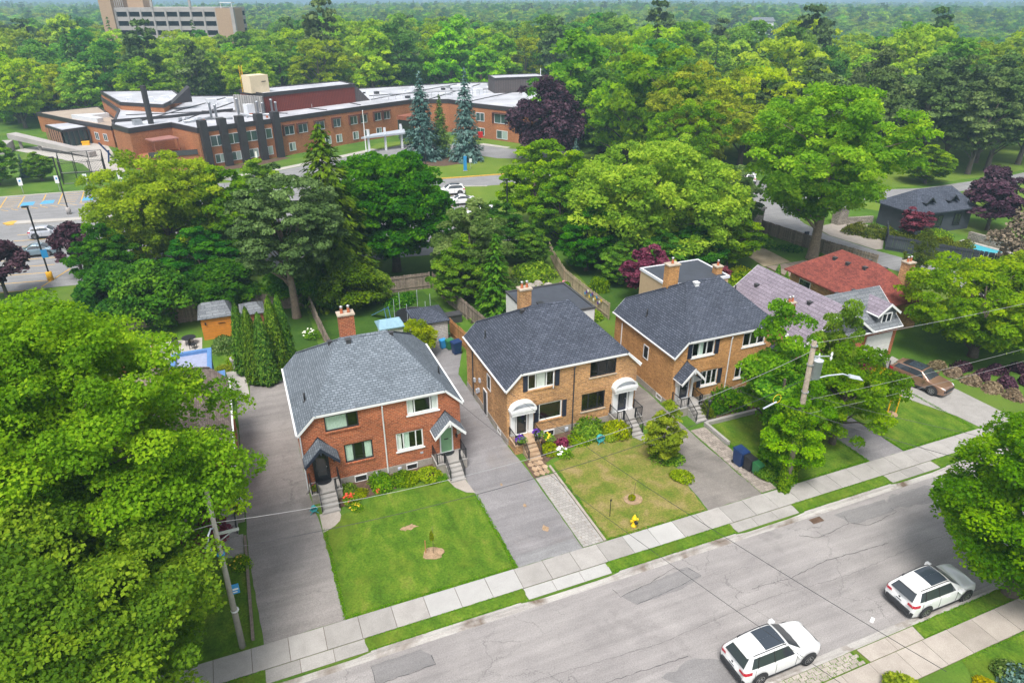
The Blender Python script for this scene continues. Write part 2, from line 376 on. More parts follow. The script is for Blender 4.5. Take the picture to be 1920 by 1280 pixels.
paint('copper_roof', (0.30, 0.14, 0.12), 0.6, var=0.15)
paint('garage_wood', (0.32, 0.17, 0.10), 0.7)
paint('concrete_wall', (0.33, 0.31, 0.30), 0.85, var=0.12, scale=0.4)
paint('tan_brick', (0.36, 0.25, 0.165), 0.85, var=0.12)
paint('curtain', (0.62, 0.76, 0.68), 0.9, var=0.08)
paint('curtain_white', (0.8, 0.82, 0.8), 0.9, var=0.05)
paint('dark_room', (0.012, 0.012, 0.011), 0.95, spec=0.05)  # near-black paint standing in for the shade of unlit interiors
paint('wood_grey', (0.23, 0.185, 0.15), 0.85, var=0.25, scale=6, rnd=0.25)
paint('wood_pale', (0.36, 0.29, 0.20), 0.85, var=0.22, scale=6, rnd=0.22)
paint('wood_orange', (0.42, 0.21, 0.08), 0.8, var=0.2, scale=6, rnd=0.15)
paint('pole_wood', (0.25, 0.21, 0.165), 0.9, var=0.25, scale=5)
paint('pole_concrete', (0.33, 0.31, 0.28), 0.9, var=0.15, scale=4)
paint('bark', (0.10, 0.08, 0.062), 0.95, var=0.35, scale=6)
paint('bark_pale', (0.21, 0.16, 0.12), 0.95, var=0.35, scale=5)
paint('bark_dark', (0.05, 0.036, 0.03), 0.95, var=0.35, scale=6)
paint('hydrant_yellow', (0.75, 0.5, 0.01), 0.4, var=0.08)
paint('yellow', (0.8, 0.42, 0.01), 0.5, var=0.08)
paint('bin_blue', (0.012, 0.035, 0.12), 0.45, var=0.15)
paint('bin_green', (0.03, 0.16, 0.055), 0.5, var=0.15)
paint('bin_black', (0.022, 0.023, 0.028), 0.5, var=0.15)
paint('teal', (0.03, 0.28, 0.30), 0.45, var=0.1)
paint('sign_blue', (0.03, 0.25, 0.55), 0.5, var=0.05)
paint('lamp_grey', (0.40, 0.44, 0.50), 0.45, var=0.06)
paint('transformer', (0.50, 0.55, 0.60), 0.45, var=0.08)
paint('wire_black', (0.03, 0.03, 0.035), 0.5)
paint('wire_alu', (0.30, 0.30, 0.31), 0.5)
paint('rubber', (0.018, 0.018, 0.02), 0.85, var=0.2)
paint('rim', (0.36, 0.37, 0.39), 0.3, 0.8, var=0.1)
paint('car_white', (0.74, 0.75, 0.76), 0.25, coat=1.0, var=0.01)
paint('car_gold', (0.29, 0.17, 0.115), 0.28, 0.45, coat=1.0, var=0.03)
paint('car_silver', (0.50, 0.52, 0.58), 0.28, 0.35, coat=1.0, var=0.02)
paint('car_slate', (0.20, 0.28, 0.34), 0.28, 0.45, coat=1.0, var=0.02)
paint('car_grey', (0.30, 0.30, 0.32), 0.28, 0.4, coat=1.0, var=0.02)
paint('car_trim', (0.025, 0.027, 0.032), 0.55, var=0.1)
paint('tail_red', (0.42, 0.01, 0.03), 0.15, coat=0.6, var=0.1)
paint('amber', (0.75, 0.25, 0.02), 0.3)
paint('headlight', (0.55, 0.57, 0.6), 0.1, coat=1.0)
paint('water', (0.05, 0.38, 0.48), 0.05, var=0.08)
for nm, c in (('petal_red', (0.6, 0.06, 0.02)), ('petal_purple', (0.10, 0.02, 0.30)), ('petal_white', (0.75, 0.76, 0.66)), ('petal_yellow', (0.72, 0.5, 0.02)), ('petal_pink', (0.55, 0.2, 0.25))): paint(nm, c, 0.7, var=0.15, scale=8)
glassmat('glass_dark'); glassmat('glass_car', (0.035, 0.042, 0.05)); glassmat('glass', trans=1.0)
glassmat('glass_school', (0.05, 0.085, 0.085), rough=0.08); glassmat('glass_pale', (0.32, 0.40, 0.38), rough=0.1); glassmat('sunroof', (0.035, 0.045, 0.06), rough=0.05)
# foliage
leafmat('leaf_maple', (0.059, 0.150, 0.004), (0.157, 0.312, 0.005), (0.348, 0.499, 0.011))
leafmat('leaf_maple2', (0.045, 0.140, 0.004), (0.132, 0.293, 0.008), (0.316, 0.489, 0.013))
leafmat('leaf_dark', (0.016, 0.091, 0.005), (0.053, 0.190, 0.007), (0.156, 0.344, 0.013))
leafmat('leaf_locust', (0.082, 0.193, 0.004), (0.218, 0.377, 0.007), (0.425, 0.542, 0.013))
leafmat('leaf_yellow', (0.113, 0.181, 0.004), (0.269, 0.355, 0.006), (0.463, 0.516, 0.011))
leafmat('leaf_olive', (0.057, 0.091, 0.008), (0.125, 0.175, 0.012), (0.240, 0.280, 0.020))
leafmat('leaf_sage', (0.050, 0.116, 0.020), (0.117, 0.216, 0.043), (0.263, 0.356, 0.112))
leafmat('leaf_purple', (0.064, 0.010, 0.023), (0.168, 0.031, 0.060), (0.324, 0.078, 0.120), trans=0.15)
leafmat('leaf_beech', (0.018, 0.006, 0.014), (0.055, 0.023, 0.039), (0.138, 0.075, 0.094), trans=0.1)
leafmat('leaf_gold', (0.191, 0.164, 0.003), (0.378, 0.315, 0.005), (0.540, 0.432, 0.018))
leafmat('leaf_lime', (0.111, 0.179, 0.003), (0.243, 0.337, 0.006), (0.411, 0.468, 0.014))
leafmat('leaf_forest', (0.062, 0.177, 0.007), (0.185, 0.365, 0.012), (0.402, 0.568, 0.017), h=0.022, v=0.3)
leafmat('leaf_forest2', (0.109, 0.202, 0.005), (0.274, 0.400, 0.009), (0.471, 0.559, 0.015), h=0.015, v=0.22)
leafmat('leaf_deep', (0.031, 0.125, 0.014), (0.098, 0.255, 0.024), (0.213, 0.403, 0.032), h=0.018, v=0.2)
leafmat('needle', (0.024, 0.073, 0.011), (0.066, 0.140, 0.021), (0.140, 0.234, 0.037), trans=0.1)
leafmat('needle_blue', (0.029, 0.069, 0.059), (0.068, 0.140, 0.119), (0.162, 0.255, 0.230), trans=0.1)
leafmat('needle_pine', (0.034, 0.066, 0.016), (0.077, 0.132, 0.030), (0.154, 0.227, 0.065), trans=0.1)
leafmat('needle_bright', (0.022, 0.062, 0.003), (0.058, 0.124, 0.006), (0.129, 0.207, 0.010), trans=0.15)
leafmat('cedar', (0.020, 0.078, 0.004), (0.065, 0.168, 0.006), (0.163, 0.288, 0.012), trans=0.2)
leafmat('dead_twig', (0.115, 0.087, 0.063), (0.210, 0.160, 0.120), (0.330, 0.250, 0.190), trans=0.0)
leafmat('reed', (0.115, 0.081, 0.048), (0.200, 0.150, 0.090), (0.300, 0.240, 0.150), trans=0.1)

# ------------------------------------------------------------------ the ground
CY, SY = cos(radians(22.06)), sin(radians(22.06))
def smooth(a, b, x):
    t = min(1, max(0, (x-a)/(b-a))); return t*t*(3-2*t)
def terrain(x, y):
    """flat town, a wooded ravine beyond it, low hills to the horizon"""
    u = x*CY - y*SY; v = x*SY + y*CY
    z = -17*smooth(205, 330, v)*(1-smooth(380, 640, v))*smooth(25, 140, u)
    z += -7*smooth(330, 420, v)*(1-smooth(480, 640, v))*(1-smooth(25, 140, u))
    h = 4.0 + 3.0*sin(u*0.004+1.0) + 2.5*sin(v*0.0031+u*0.0017)
    return z + h*smooth(520, 1100, v)*0.8
def axis(near, lo, hi, g=1.16, step=5.0):
    a = list(near); d = step
    while a[-1] < hi: a.append(a[-1]+d); d = min(d*g, 160) if a[-1] > 120 else step*2
    d = step
    while a[0] > lo: a.insert(0, a[0]-d); d = min(d*g, 400)
    return a
ysl = axis([12.0, 14.66, 14.70, 23.10, 23.14, 26.0, 40.0, 60.0, 80.0, 100.0], -600, 5200)
xsl = axis([-40.0, -20.0, 0.0, 20.0, 40.0, 60.0, 80.0, 100.0], -2600, 5200)
vs = []; fs = []
for y in ysl:
    for x in xsl:
        z = terrain(x, y)
        if 14.68 < y < 23.12: z = -0.16
        vs.append((x, y, z))
nx = len(xsl)
for j in range(len(ysl)-1):
    for i in range(nx-1): fs.append((j*nx+i, j*nx+i+1, (j+1)*nx+i+1, (j+1)*nx+i))
gm = MB(); gm.add(vs, fs); gm.build('ground', 'grass', kind='structure')

# the street
XS0, XS1 = -60.0, 110.0
road = sheet('road', [(XS0, 14.9), (XS1, 14.9), (XS1, 22.9), (XS0, 22.9)], -0.12, 'road')
def flat_part(name, poly, z, mat, parent, jit=0.04): return sheet(name, poly, z, mat, parent, jit=jit, step=0.35)
flat_part('asphalt_patch', [(2.05, 22.5), (2.08, 21.42), (4.81, 21.45), (4.85, 21.95), (4.4, 22.5)], -0.115, 'patch', road)
flat_part('asphalt_patch', [(14.9, 21.75), (15.35, 20.95), (18.1, 20.95), (19.6, 21.3), (19.3, 22.2), (16.5, 21.9)], -0.115, 'patch', road)
flat_part('asphalt_patch', [(29.9, 22.4), (30.4, 21.3), (33.6, 21.3), (33.9, 22.35)], -0.115, 'patch', road)
flat_part('asphalt_patch', [(33.2, 21.6), (36.3, 21.0), (38.2, 21.7), (37.4, 22.4), (34.4, 22.4)], -0.112, 'patch', road, 0.12)
flat_part('asphalt_patch', [(14.2, 16.9), (15.0, 15.9), (17.3, 15.2), (17.4, 16.5), (16.2, 17.2)], -0.115, 'patch', road, 0.12)
def crack(pts, w=0.035, z=-0.108):
    mb = MB(); P = []
    for i in range(len(pts)-1):
        a, b = Vector(pts[i]), Vector(pts[i+1]); n = max(2, int((b-a).length/0.25))
        for k in range(n): p = a.lerp(b, k/n); P.append((p.x+random.uniform(-.04, .04), p.y+random.uniform(-.04, .04)))
    P.append(pts[-1])
    for i in range(len(P)-1):
        a, b = Vector(P[i]), Vector(P[i+1]); d = (b-a).normalized(); q = Vector((-d.y, d.x))*w*random.uniform(.4, 1.0)/2
        mb.quad((a.x-q.x, a.y-q.y, z), (b.x-q.x, b.y-q.y, z), (b.x+q.x, b.y+q.y, z), (a.x+q.x, a.y+q.y, z))
    return mb.build('tar_seam', 'tar', road)
for p in ([(2.05, 22.5), (2.1, 21.4), (4.85, 21.45), (4.8, 22.0)], [(14.75, 22.3), (14.85, 21.7), (16.8, 21.95), (18.5, 22.4), (19.0, 22.0)],
          [(19.3, 22.1), (19.6, 21.35), (15.4, 20.95)], [(26.7, 21.8), (27.6, 21.2), (30.2, 21.5), (30.4, 22.1)], [(30.2, 21.5), (31.2, 20.9), (33.7, 21.2), (33.6, 21.6)],
          [(-6, 19.0), (2, 18.6), (9, 18.9), (15, 18.5), (22, 18.8), (27, 18.4), (33, 18.7), (40, 18.5)],
          [(8, 17.3), (12, 17.6), (16, 17.4)], [(21.5, 19.6), (24, 19.4), (26.5, 19.7), (31, 19.4)]): crack(p, 0.03 if len(p) < 7 else 0.014)
cb = MB(); cb.box(28.2, 29.0, 22.22, 22.62, -0.119, -0.10)
grate = cb.build('drain_grate', 'mulch', road)
lit = MB(); lit.box(0, 0.34, 0, 0.16, 0, 0.03, 0.5); lit.v = [(x, y, z+(0.03 if i in (4, 6) else 0)) for i, (x, y, z) in enumerate(lit.v)]
lit.build('litter', 'white', label='scrap of white litter on the road behind the parked cars', cat='litter', loc=(25.55, 15.62, -0.118))

# kerbs: dropped where a driveway crosses
def kerb(name, y0, dirn, drops, mat='kerb_stone'):
    xs = [XS0]
    x = XS0
    while x < XS1: x += 0.75; xs.append(x)
    mb = MB(); vs = []; fs = []
    prof = [(-0.02, -0.2), (-0.02, 1), (0.13, 1), (0.17, 0.0), (0.42, -1)]
    for x in xs:
        d = 0.0
        for a, b in drops:
            d = max(d, smooth(a-0.5, a+0.5, x)*(1-smooth(b-0.5, b+0.5, x)))
        top = 0.012 - 0.10*d
        for t, k in prof:
            z = top if k == 1 else (-0.10 if k == 0 else (-0.116 if k == -1 else -0.2))
            vs.append((x, y0 + dirn*t, z))
    m = len(prof)
    for i in range(len(xs)-1):
        for k in range(m-1): fs.append((i*m+k, (i+1)*m+k, (i+1)*m+k+1, i*m+k+1))
    return mb.add(vs, fs).build(name, mat, kind='structure')
DROPS = [(-2.4, 1.9), (10.4, 15.2), (23.6, 27.8), (35.8, 39.7), (47, 51)]
kerb('kerb', 23.18, -1, DROPS)
kerb('kerb', 14.66, 1, [(23.4, 27.0), (-3, 2)])

# pavement of single slabs
def slabs(name, y0, y1, x0, x1, w, mats, newset=(), z=0.03, phase=0.0):
    base = sheet(name, [(x0, y0), (x1, y0), (x1, y1), (x0, y1)], 0.008, 'mulch')
    me = {}
    for mn in mats: 
        b = MB(); b.box(0.012, w-0.012, 0.012, y1-y0-0.012, 0.0, z+0.02); me[mn] = b.mesh('slab', mn)
    x = x0 + phase; i = 0
    while x < x1:
        mn = mats[1] if i in newset else mats[0]
        o = inst('slab', me[mn], base, (x, y0, random.uniform(-.025, -.015)+0.012)); o.rotation_euler = (random.uniform(-.003, .003), random.uniform(-.003, .003), 0)
        x += w; i += 1
    return base
slabs('sidewalk', 24.0, 25.44, -14.78, 62, 1.678, ('concrete', 'concrete_new'), (12, 13, 14, 19, 20))
slabs('sidewalk', 12.38, 13.84, 10.0, 46, 1.68, ('concrete_warm', 'concrete_warm'))
def apron(x0, x1, mat, y0=23.2, y1=23.98, n=2):
    ap = sheet('driveway_apron', [(x0, y0), (x1, y0), (x1+0.1, y1), (x0-0.1, y1)], 0.010, 'mulch')
    for i in range(n):
        a = x0+(x1-x0)*i/n; b = x0+(x1-x0)*(i+1)/n
        q = MB(); q.prism([(a+.01, y0+.01), (b-.01, y0+.01), (b-.01+(0.09 if i == n-1 else 0), y1-.01), (a+.01-(0.09 if i == 0 else 0), y1-.01)], 0.0, 0.024)
        q.build('slab', mat, ap)
apron(-2.5, 2.1, 'concrete', n=3); apron(10.35, 15.2, 'concrete_new', n=3); apron(23.5, 28.0, 'concrete', n=3); apron(35.6, 39.8, 'concrete', n=3)
apron(23.6, 27.05, 'concrete_warm', 13.86, 14.62, 2)
# grass verges
for a, b in ((-14.6, -2.6), (2.15, 10.25), (15.3, 23.4), (28.1, 35.5), (39.9, 47)): sheet('verge', [(a, 23.22), (b, 23.22), (b+.1, 23.97), (a-.1, 23.97)], 0.03, 'lawn', jit=0.06, step=0.22)
sheet('verge', [(27.15, 14.62), (46, 14.62), (46, 13.87), (27.1, 13.87)], 0.03, 'lawn', jit=0.06, step=0.22)
# worn paver strip on the near verge
pv = sheet('paver_strip', [(10, 13.86), (23.55, 13.86), (23.2, 14.62), (10, 14.62)], 0.012, 'lawn')
b = MB(); b.box(0, 0.40, 0, 0.17, 0, 0.035); bm_ = b.mesh('paver', 'concrete_warm')
for r in range(4):
    x = 17.2 + (r % 2)*0.22
    while x < 23.1: inst('paver', bm_, pv, (x, 13.90+r*0.18, 0.0), random.uniform(-.03, .03)); x += 0.44

# front gardens
sheet('lawn', [(1.42, 25.5), (10.62, 25.5), (10.6, 32.2), (9.9, 32.6), (9.5, 33.2), (9.3, 34.0), (8.9, 34.6), (4.6, 34.2), (3.6, 33.4), (2.5, 33.3), (2.36, 32.9), (2.1, 32.6), (1.3, 32.1)], 0.022, 'lawn', jit=0.11, step=0.3)
sheet('lawn', [(16.2, 25.5), (23.0, 25.5), (23.35, 28.4), (24.2, 31.6), (23.0, 33.6), (20.6, 34.4), (18.0, 34.0), (16.4, 33.2)], 0.022, 'lawn_dry', jit=0.11, step=0.3)
sheet('lawn', [(28.6, 25.5), (35.95, 25.5), (35.7, 33.2), (28.9, 33.0)], 0.022, 'lawn', jit=0.11, step=0.3)
sheet('lawn', [(39.2, 25.5), (46.2, 25.5), (46.3, 27.2), (45.4, 29.5), (44.9, 31.1), (39.2, 33)], 0.022, 'lawn', jit=0.11, step=0.3)
sheet('lawn', [(-14, 25.5), (-2.9, 25.5), (-3.1, 33.5), (-14, 34)], 0.022, 'lawn', jit=0.11)
sheet('lawn', [(24, 4), (60, 4), (60, 12.35), (27.6, 12.35), (25.6, 8)], 0.022, 'lawn', jit=0.11)
sheet('flower_bed', [(2.5, 34.0), (4.6, 34.4), (8.9, 34.8), (9.2, 36.1), (2.6, 36.1)], 0.03, 'mulch', jit=0.05)
sheet('flower_bed', [(16.0, 33.4), (18, 34.3), (20.6, 34.6), (22.6, 34.0), (22.6, 36.2), (16.0, 36.2)], 0.03, 'mulch', jit=0.05)
sheet('flower_bed', [(29.0, 33.4), (35.5, 33.8), (35.5, 36.0), (29.0, 36.0)], 0.03, 'mulch', jit=0.05)
# driveways
sheet('driveway', [(-2.45, 25.46), (1.4, 25.46), (1.25, 32.5), (0.98, 36.2), (0.95, 46.5), (1.1, 51.6), (-1.7, 52.4), (-1.75, 49.6), (-2.75, 49.4), (-2.75, 36), (-2.8, 32)], 0.016, 'drive', jit=0.03)
d2 = sheet('driveway', [(10.7, 25.46), (14.62, 25.46), (14.55, 33.0), (14.3, 36.3), (14.3, 47), (15.7, 50.4), (15.3, 53.2), (12.4, 53.2), (11.0, 46), (11.0, 36.2), (10.45, 34), (10.55, 32)], 0.016, 'drive_blue', jit=0.03)
flat_part('asphalt_patch', [(10.75, 25.47), (14.55, 25.47), (14.45, 26.35), (10.8, 26.3)], 0.021, 'lot', d2)
for p, r in (((13.0, 30.0), 0.13), ((13.3, 27.7), 0.22), ((12.4, 32.4), 0.1)):
    q = [(p[0]+r*cos(a)*random.uniform(.6, 1.2), p[1]+r*1.4*sin(a)*random.uniform(.6, 1.2)) for a in np.linspace(0, 2*pi, 10)[:-1]]
    flat_part('stain', q, 0.021, 'straw', d2, 0.02)
sheet('driveway', [(23.08, 25.46), (27.1, 25.46), (27.0, 31.7), (27.1, 36.2), (27.2, 44.6), (24.45, 44.6), (24.4, 36.2), (24.4, 33), (23.45, 28.4)], 0.016, 'drive_old', jit=0.05)
sheet('driveway', [(36.05, 25.46), (39.1, 25.46), (39.1, 34), (36, 34)], 0.016, 'drive_blue', jit=0.03)
cdv = sheet('driveway', [(46.7, 25.46), (50.2, 25.46), (50.0, 31), (50.0, 36), (46.8, 36), (46.0, 33), (45.0, 31.1), (45.6, 29.3), (46.5, 27.2)], 0.016, 'concrete')
# paver strips beside the drives, single pavers
def pavers(poly_x0, poly_x1, y0, y1, mat='paver', nx=7, dy=0.21):
    base = sheet('paver_path', [(poly_x0(y0), y0), (poly_x1(y0), y0), (poly_x1(y1), y1), (poly_x0(y1), y1)], 0.014, 'paver')
    b = MB(); b.box(-0.5, 0.5, -0.5, 0.5, 0, 0.03); me = b.mesh('paver', mat)
    y = y0 + dy/2; r = 0
    while y < y1-dy/2:
        a, c = poly_x0(y), poly_x1(y); w = (c-a)/nx
        for i in range(nx):
            x = a + w*(i+0.5) + (w*0.25 if r % 2 else -w*0.25)*(0 if i in (0, nx-1) else 1)
            o = inst('paver', me, base, (x, y, random.uniform(0, .008)), random.uniform(-.02, .02)); o.scale = (w*0.93, dy*0.92, 1)
        y += dy; r += 1
    return base
pavers(lambda y: 14.66, lambda y: 15.95, 25.5, 32.2, 'concrete', 6, 0.21)
pavers(lambda y: 27.12, lambda y: 28.35, 25.55, 33.0, 'paver', 5, 0.22)
k = MB(); k.box(15.97, 16.12, 25.5, 33.0, 0, 0.09); k.build('edging', 'paver', kind='structure')
k = MB(); k.box(-2.98, -2.84, 25.9, 33.5, 0, 0.16); k.build('edging', 'wood_grey', kind='structure')
k = MB(); k.box(28.4, 28.6, 30.5, 33.2, 0, 0.3); k.build('edging', 'concrete', kind='structure')
k = MB(); k.box(28.6, 34.0, 33.05, 33.3, 0, 0.3); k.build('edging', 'concrete', kind='structure')
# curved walks at the steps
sheet('front_walk', [(1.3, 33.85), (2.45, 33.85), (2.5, 33.3), (2.35, 32.85), (2.0, 32.5), (1.3, 32.15)], 0.026, 'concrete_warm')
sheet('front_walk', [(9.35, 34.2), (10.4, 34.1), (10.6, 32.25), (10.1, 32.5), (9.6, 33.2)], 0.026, 'concrete_warm')
fw_ = sheet('front_walk', [(14.65, 34.1), (16.0, 34.0), (15.95, 33.2), (15.5, 32.4), (14.6, 32.2)], 0.024, 'mulch')
for i in range(9):
    cx, cyy = 14.95+(i % 3)*0.36+random.uniform(-.05, .05), 32.55+(i//3)*0.5
    q = MB(); q.prism([(cx+random.uniform(.17, .24)*cos(a+i), cyy+random.uniform(.22, .32)*sin(a+i)) for a in np.linspace(0, 2*pi, 6)[:-1]], 0.0, 0.045+.002*i); q.build('flagstone', 'flagstone', fw_)
sheet('front_walk', [(22.8, 34.0), (23.6, 34.0), (24.3, 32.6), (23.6, 32.4)], 0.026, 'concrete')
sheet('front_walk', [(-4.3, 34), (-3.0, 33.8), (-3.05, 31.8), (-4.1, 32.2)], 0.026, 'concrete')
sheet('patio', [(-3.4, 54.6), (-1.9, 54.3), (-1.78, 49.7), (-2.8, 49.7)], 0.03, 'white_path')
sheet('patio', [(-9.5, 62.5), (-5.2, 62.3), (-5.2, 59.0), (-9.2, 58.6)], 0.03, 'white_path')
# back gardens
sheet('lawn', [(-4.0, 58.5), (-1.5, 58.2), (-1.9, 54.9), (-3.9, 55.0)], 0.02, 'lawn', jit=0.05)
sheet('lawn', [(-8.5, 58.2), (-4.6, 58.2), (-4.5, 53.2), (-8.5, 53.2)], 0.02, 'lawn')
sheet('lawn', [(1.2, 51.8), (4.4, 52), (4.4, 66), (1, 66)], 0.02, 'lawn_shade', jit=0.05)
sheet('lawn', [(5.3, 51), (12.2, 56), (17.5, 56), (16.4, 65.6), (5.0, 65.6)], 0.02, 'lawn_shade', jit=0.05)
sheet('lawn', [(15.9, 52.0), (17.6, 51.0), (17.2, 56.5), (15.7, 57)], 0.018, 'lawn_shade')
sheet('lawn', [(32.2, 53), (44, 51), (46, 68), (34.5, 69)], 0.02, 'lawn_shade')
sheet('back_yard', [(54.8, 57.9), (58.8, 58.0), (59.3, 63.6), (55.7, 62.9)], 0.02, 'dirt')
dk = sheet('deck', [(54.9, 54.2), (60.8, 54.2), (61.0, 57.7), (54.8, 57.7)], 0.05, 'mulch')
b = MB(); b.box(0, 0.27, 0, 3.4, 0, 0.08); me = b.mesh('plank', 'wood_grey')
for i in range(20): inst('plank', me, dk, (55.0+i*0.29, 54.25, 0.03))
# side street, forecourt, park drive
sheet('side_street', [(66.5, 69.5), (65.0, 65.2), (66.2, 59.5), (67.6, 52), (70.5, 40), (73, 23.2), (79, 23.2), (76, 40), (72.6, 52.5), (71.4, 57.2), (70.6, 64), (71.5, 69.5)], 0.016, 'lot')
sheet('side_street', [(66.5, 69.5), (71.5, 69.5), (74, 74.5), (84, 76.5), (103, 73.6), (126, 74.6), (160, 80), (160, 84), (126, 78.3), (104, 77.6), (85, 82), (82.5, 92), (84, 104), (90, 118), (87, 119), (80, 106), (76.5, 93), (66.5, 86.5), (63.5, 77)], 0.018, 'lot')
sheet('forecourt', [(70.7, 64), (71.6, 57.5), (72.6, 57.4), (77.5, 61.5), (79.7, 63.6), (78.4, 68.5), (71.6, 67.5)], 0.02, 'concrete_warm')
# school grounds
sheet('school_lawn', [(-60, 129), (-19.4, 126.8), (8, 128), (22, 138), (30, 150), (60, 150), (62, 100), (31.4, 80), (33.6, 107), (22, 117), (-60, 127)], 0.010, 'park_grass')
sheet('park_lawn', [(84, 84), (103, 79), (126, 79.5), (170, 86), (190, 120), (120, 115), (92, 112)], 0.012, 'park_grass')
sheet('park_lawn', [(84, 75), (103, 72), (126, 73), (160, 78), (160, 66), (104, 62), (88, 66)], 0.012, 'park_grass')
lot = sheet('parking_lot', [(-70, 128.6), (-19.4, 126.3), (-5, 124.5), (12, 123), (22, 118), (32.9, 113.1), (42, 112.4), (62, 110), (62, 104), (38.3, 105.8), (31.6, 108.1), (33.4, 104), (33.2, 79), (30, 75), (-19.4, 81.4), (-70, 84)], 0.014, 'lot')
sheet('school_drive', [(2, 122), (12, 124), (20, 128.5), (28, 134), (38, 135.5), (45.7, 129), (47.8, 125.6), (60, 120), (66, 124), (53, 134), (49, 140), (36, 147), (29, 143), (19, 136.5), (8, 130.5), (-2, 127)], 0.02, 'lot')
sheet('school_walk', [(-2.5, 127.2), (8, 130.8), (19, 136.9), (28.5, 143), (27.2, 144.2), (17.6, 138.2), (7, 132.2), (-3, 128.6)], 0.024, 'white_path')
sheet('school_walk', [(49, 140.2), (53.2, 134.2), (54.4, 135), (50.6, 141.2)], 0.024, 'white_path')
sheet('school_walk', [(-41, 170), (-29, 181), (-24, 170), (-19.5, 148), (-18, 140), (-22, 137), (-26, 150), (-33, 160)], 0.022, 'white_path')
sheet('school_bed', [(-4, 133.6), (4, 136.0), (11, 141.2), (9.0, 142.6), (-3.9, 136.2)], 0.024, 'mulch')
sheet('mulch_bed', [(38.2+7*cos(a)*random.uniform(.9, 1.1), 127.6+4.6*sin(a)*random.uniform(.9, 1.1)) for a in np.linspace(0, 2*pi, 22)[:-1]], 0.022, 'mulch')
def line(a, b, w, mat, z=0.02):
    a, b = Vector(a), Vector(b); d = (b-a).normalized(); q = Vector((-d.y, d.x))*w/2
    m = MB(); m.quad((a.x-q.x, a.y-q.y, z), (b.x-q.x, b.y-q.y, z), (b.x+q.x, b.y+q.y, z), (a.x+q.x, a.y+q.y, z)); return m.build('painted_line', mat, lot)
for i in range(9): line((-27.6+i*0.12, 104.0-i*2.75), (-21.6+i*0.1, 103.2-i*2.75), 0.14, 'yellow_line')
line((-21.2, 80.9+1.0), (-19.2, 87.2), 0.16, 'yellow_line')
for x in (-36.5, -33.4, -31.0, -28.1, -25.8, -22.8, -20.3): line((x, 127.0-(x+36)*0.05), (x+0.5, 119.6-(x+36)*0.03), 0.16, 'yellow_line')
for x0, x1 in ((-33.2, -31.2), (-25.6, -23.2)):
    for i in range(6): line((x0+0.3, 126.4-i*1.15), (x1+0.1, 125.6-i*1.15), 0.13, 'yellow_line')
for i in range(16): line((-40+i*1.25, 118.9), (-38.9+i*1.25, 117.8), 0.13, 'yellow_line')
for x in (-35.0, -29.6, -27.0, -21.5):
    m = MB(); m.quad((x-.9, 120.2, .022), (x+.9, 120.2, .022), (x+.8, 122.4, .022), (x-.8, 122.4, .022)); m.build('painted_panel', 'blue_line', lot)
for i in range(9): line((26.5+i*0.1, 78+i*2.9), (32.6+i*0.05, 79.2+i*2.9), 0.13, 'yellow_line')
k = MB(); k.prism([(-30.3, 110.6), (-29.6, 111.1), (-12, 108.6), (-12, 107.4), (-29.8, 109.6)], 0, 0.15); isl = k.build('traffic_island', 'white_path', kind='structure')
k = MB(); k.prism([(-30.55, 110.55), (-29.7, 111.2), (-28.9, 111.05), (-29.1, 109.45), (-29.85, 109.5)], 0.0, 0.158); k.build('island_nose', 'yellow_line', isl)
k = MB()
P = [(32.9, 113.15), (42, 112.45), (62, 110.05)]
for i in range(2):
    (ax, ay), (bx, by) = P[i], P[i+1]; k.prism([(ax, ay), (bx, by), (bx, by+0.35), (ax, ay+0.35)], 0, 0.14)
k.build('school_kerb', 'yellow_line', kind='structure')
k = MB(); k.prism([(31.6, 108.0), (38.3, 105.7), (38.3, 105.4), (31.4, 107.7)], 0, 0.12); k.build('school_kerb', 'white_path', kind='structure')
k = MB(); k.prism([(-70, 128.6), (-19.4, 126.3), (-19.4, 126.65), (-70, 128.95)], 0, 0.14); k.build('school_kerb', 'white_path', kind='structure')

# ------------------------------------------------------------------ houses
HD = 8.5            # depth of a semi-detached pair; width 10
def wall_grid(mb, x0, x1, z0, z1, holes, y, depth, flip=1):
    """a wall in the plane y with real openings and reveals"""
    xs = sorted({x0, x1, *[h[0] for h in holes], *[h[1] for h in holes]}); zs = sorted({z0, z1, *[h[2] for h in holes], *[h[3] for h in holes]})
    for i in range(len(xs)-1):
        for j in range(len(zs)-1):
            cx, cz = (xs[i]+xs[i+1])/2, (zs[j]+zs[j+1])/2
            if any(h[0] < cx < h[1] and h[2] < cz < h[3] for h in holes): continue
            mb.quad((xs[i], y, zs[j]), (xs[i+1], y, zs[j]), (xs[i+1], y, zs[j+1]), (xs[i], y, zs[j+1]))
    for a, b, c, d in holes:
        w = y + depth
        mb.quad((a, y, c), (a, w, c), (a, w, d), (a, y, d)); mb.quad((b, y, c), (b, y, d), (b, w, d), (b, w, c))
        mb.quad((a, y, c), (b, y, c), (b, w, c), (a, w, c)); mb.quad((a, y, d), (a, w, d), (b, w, d), (b, y, d))
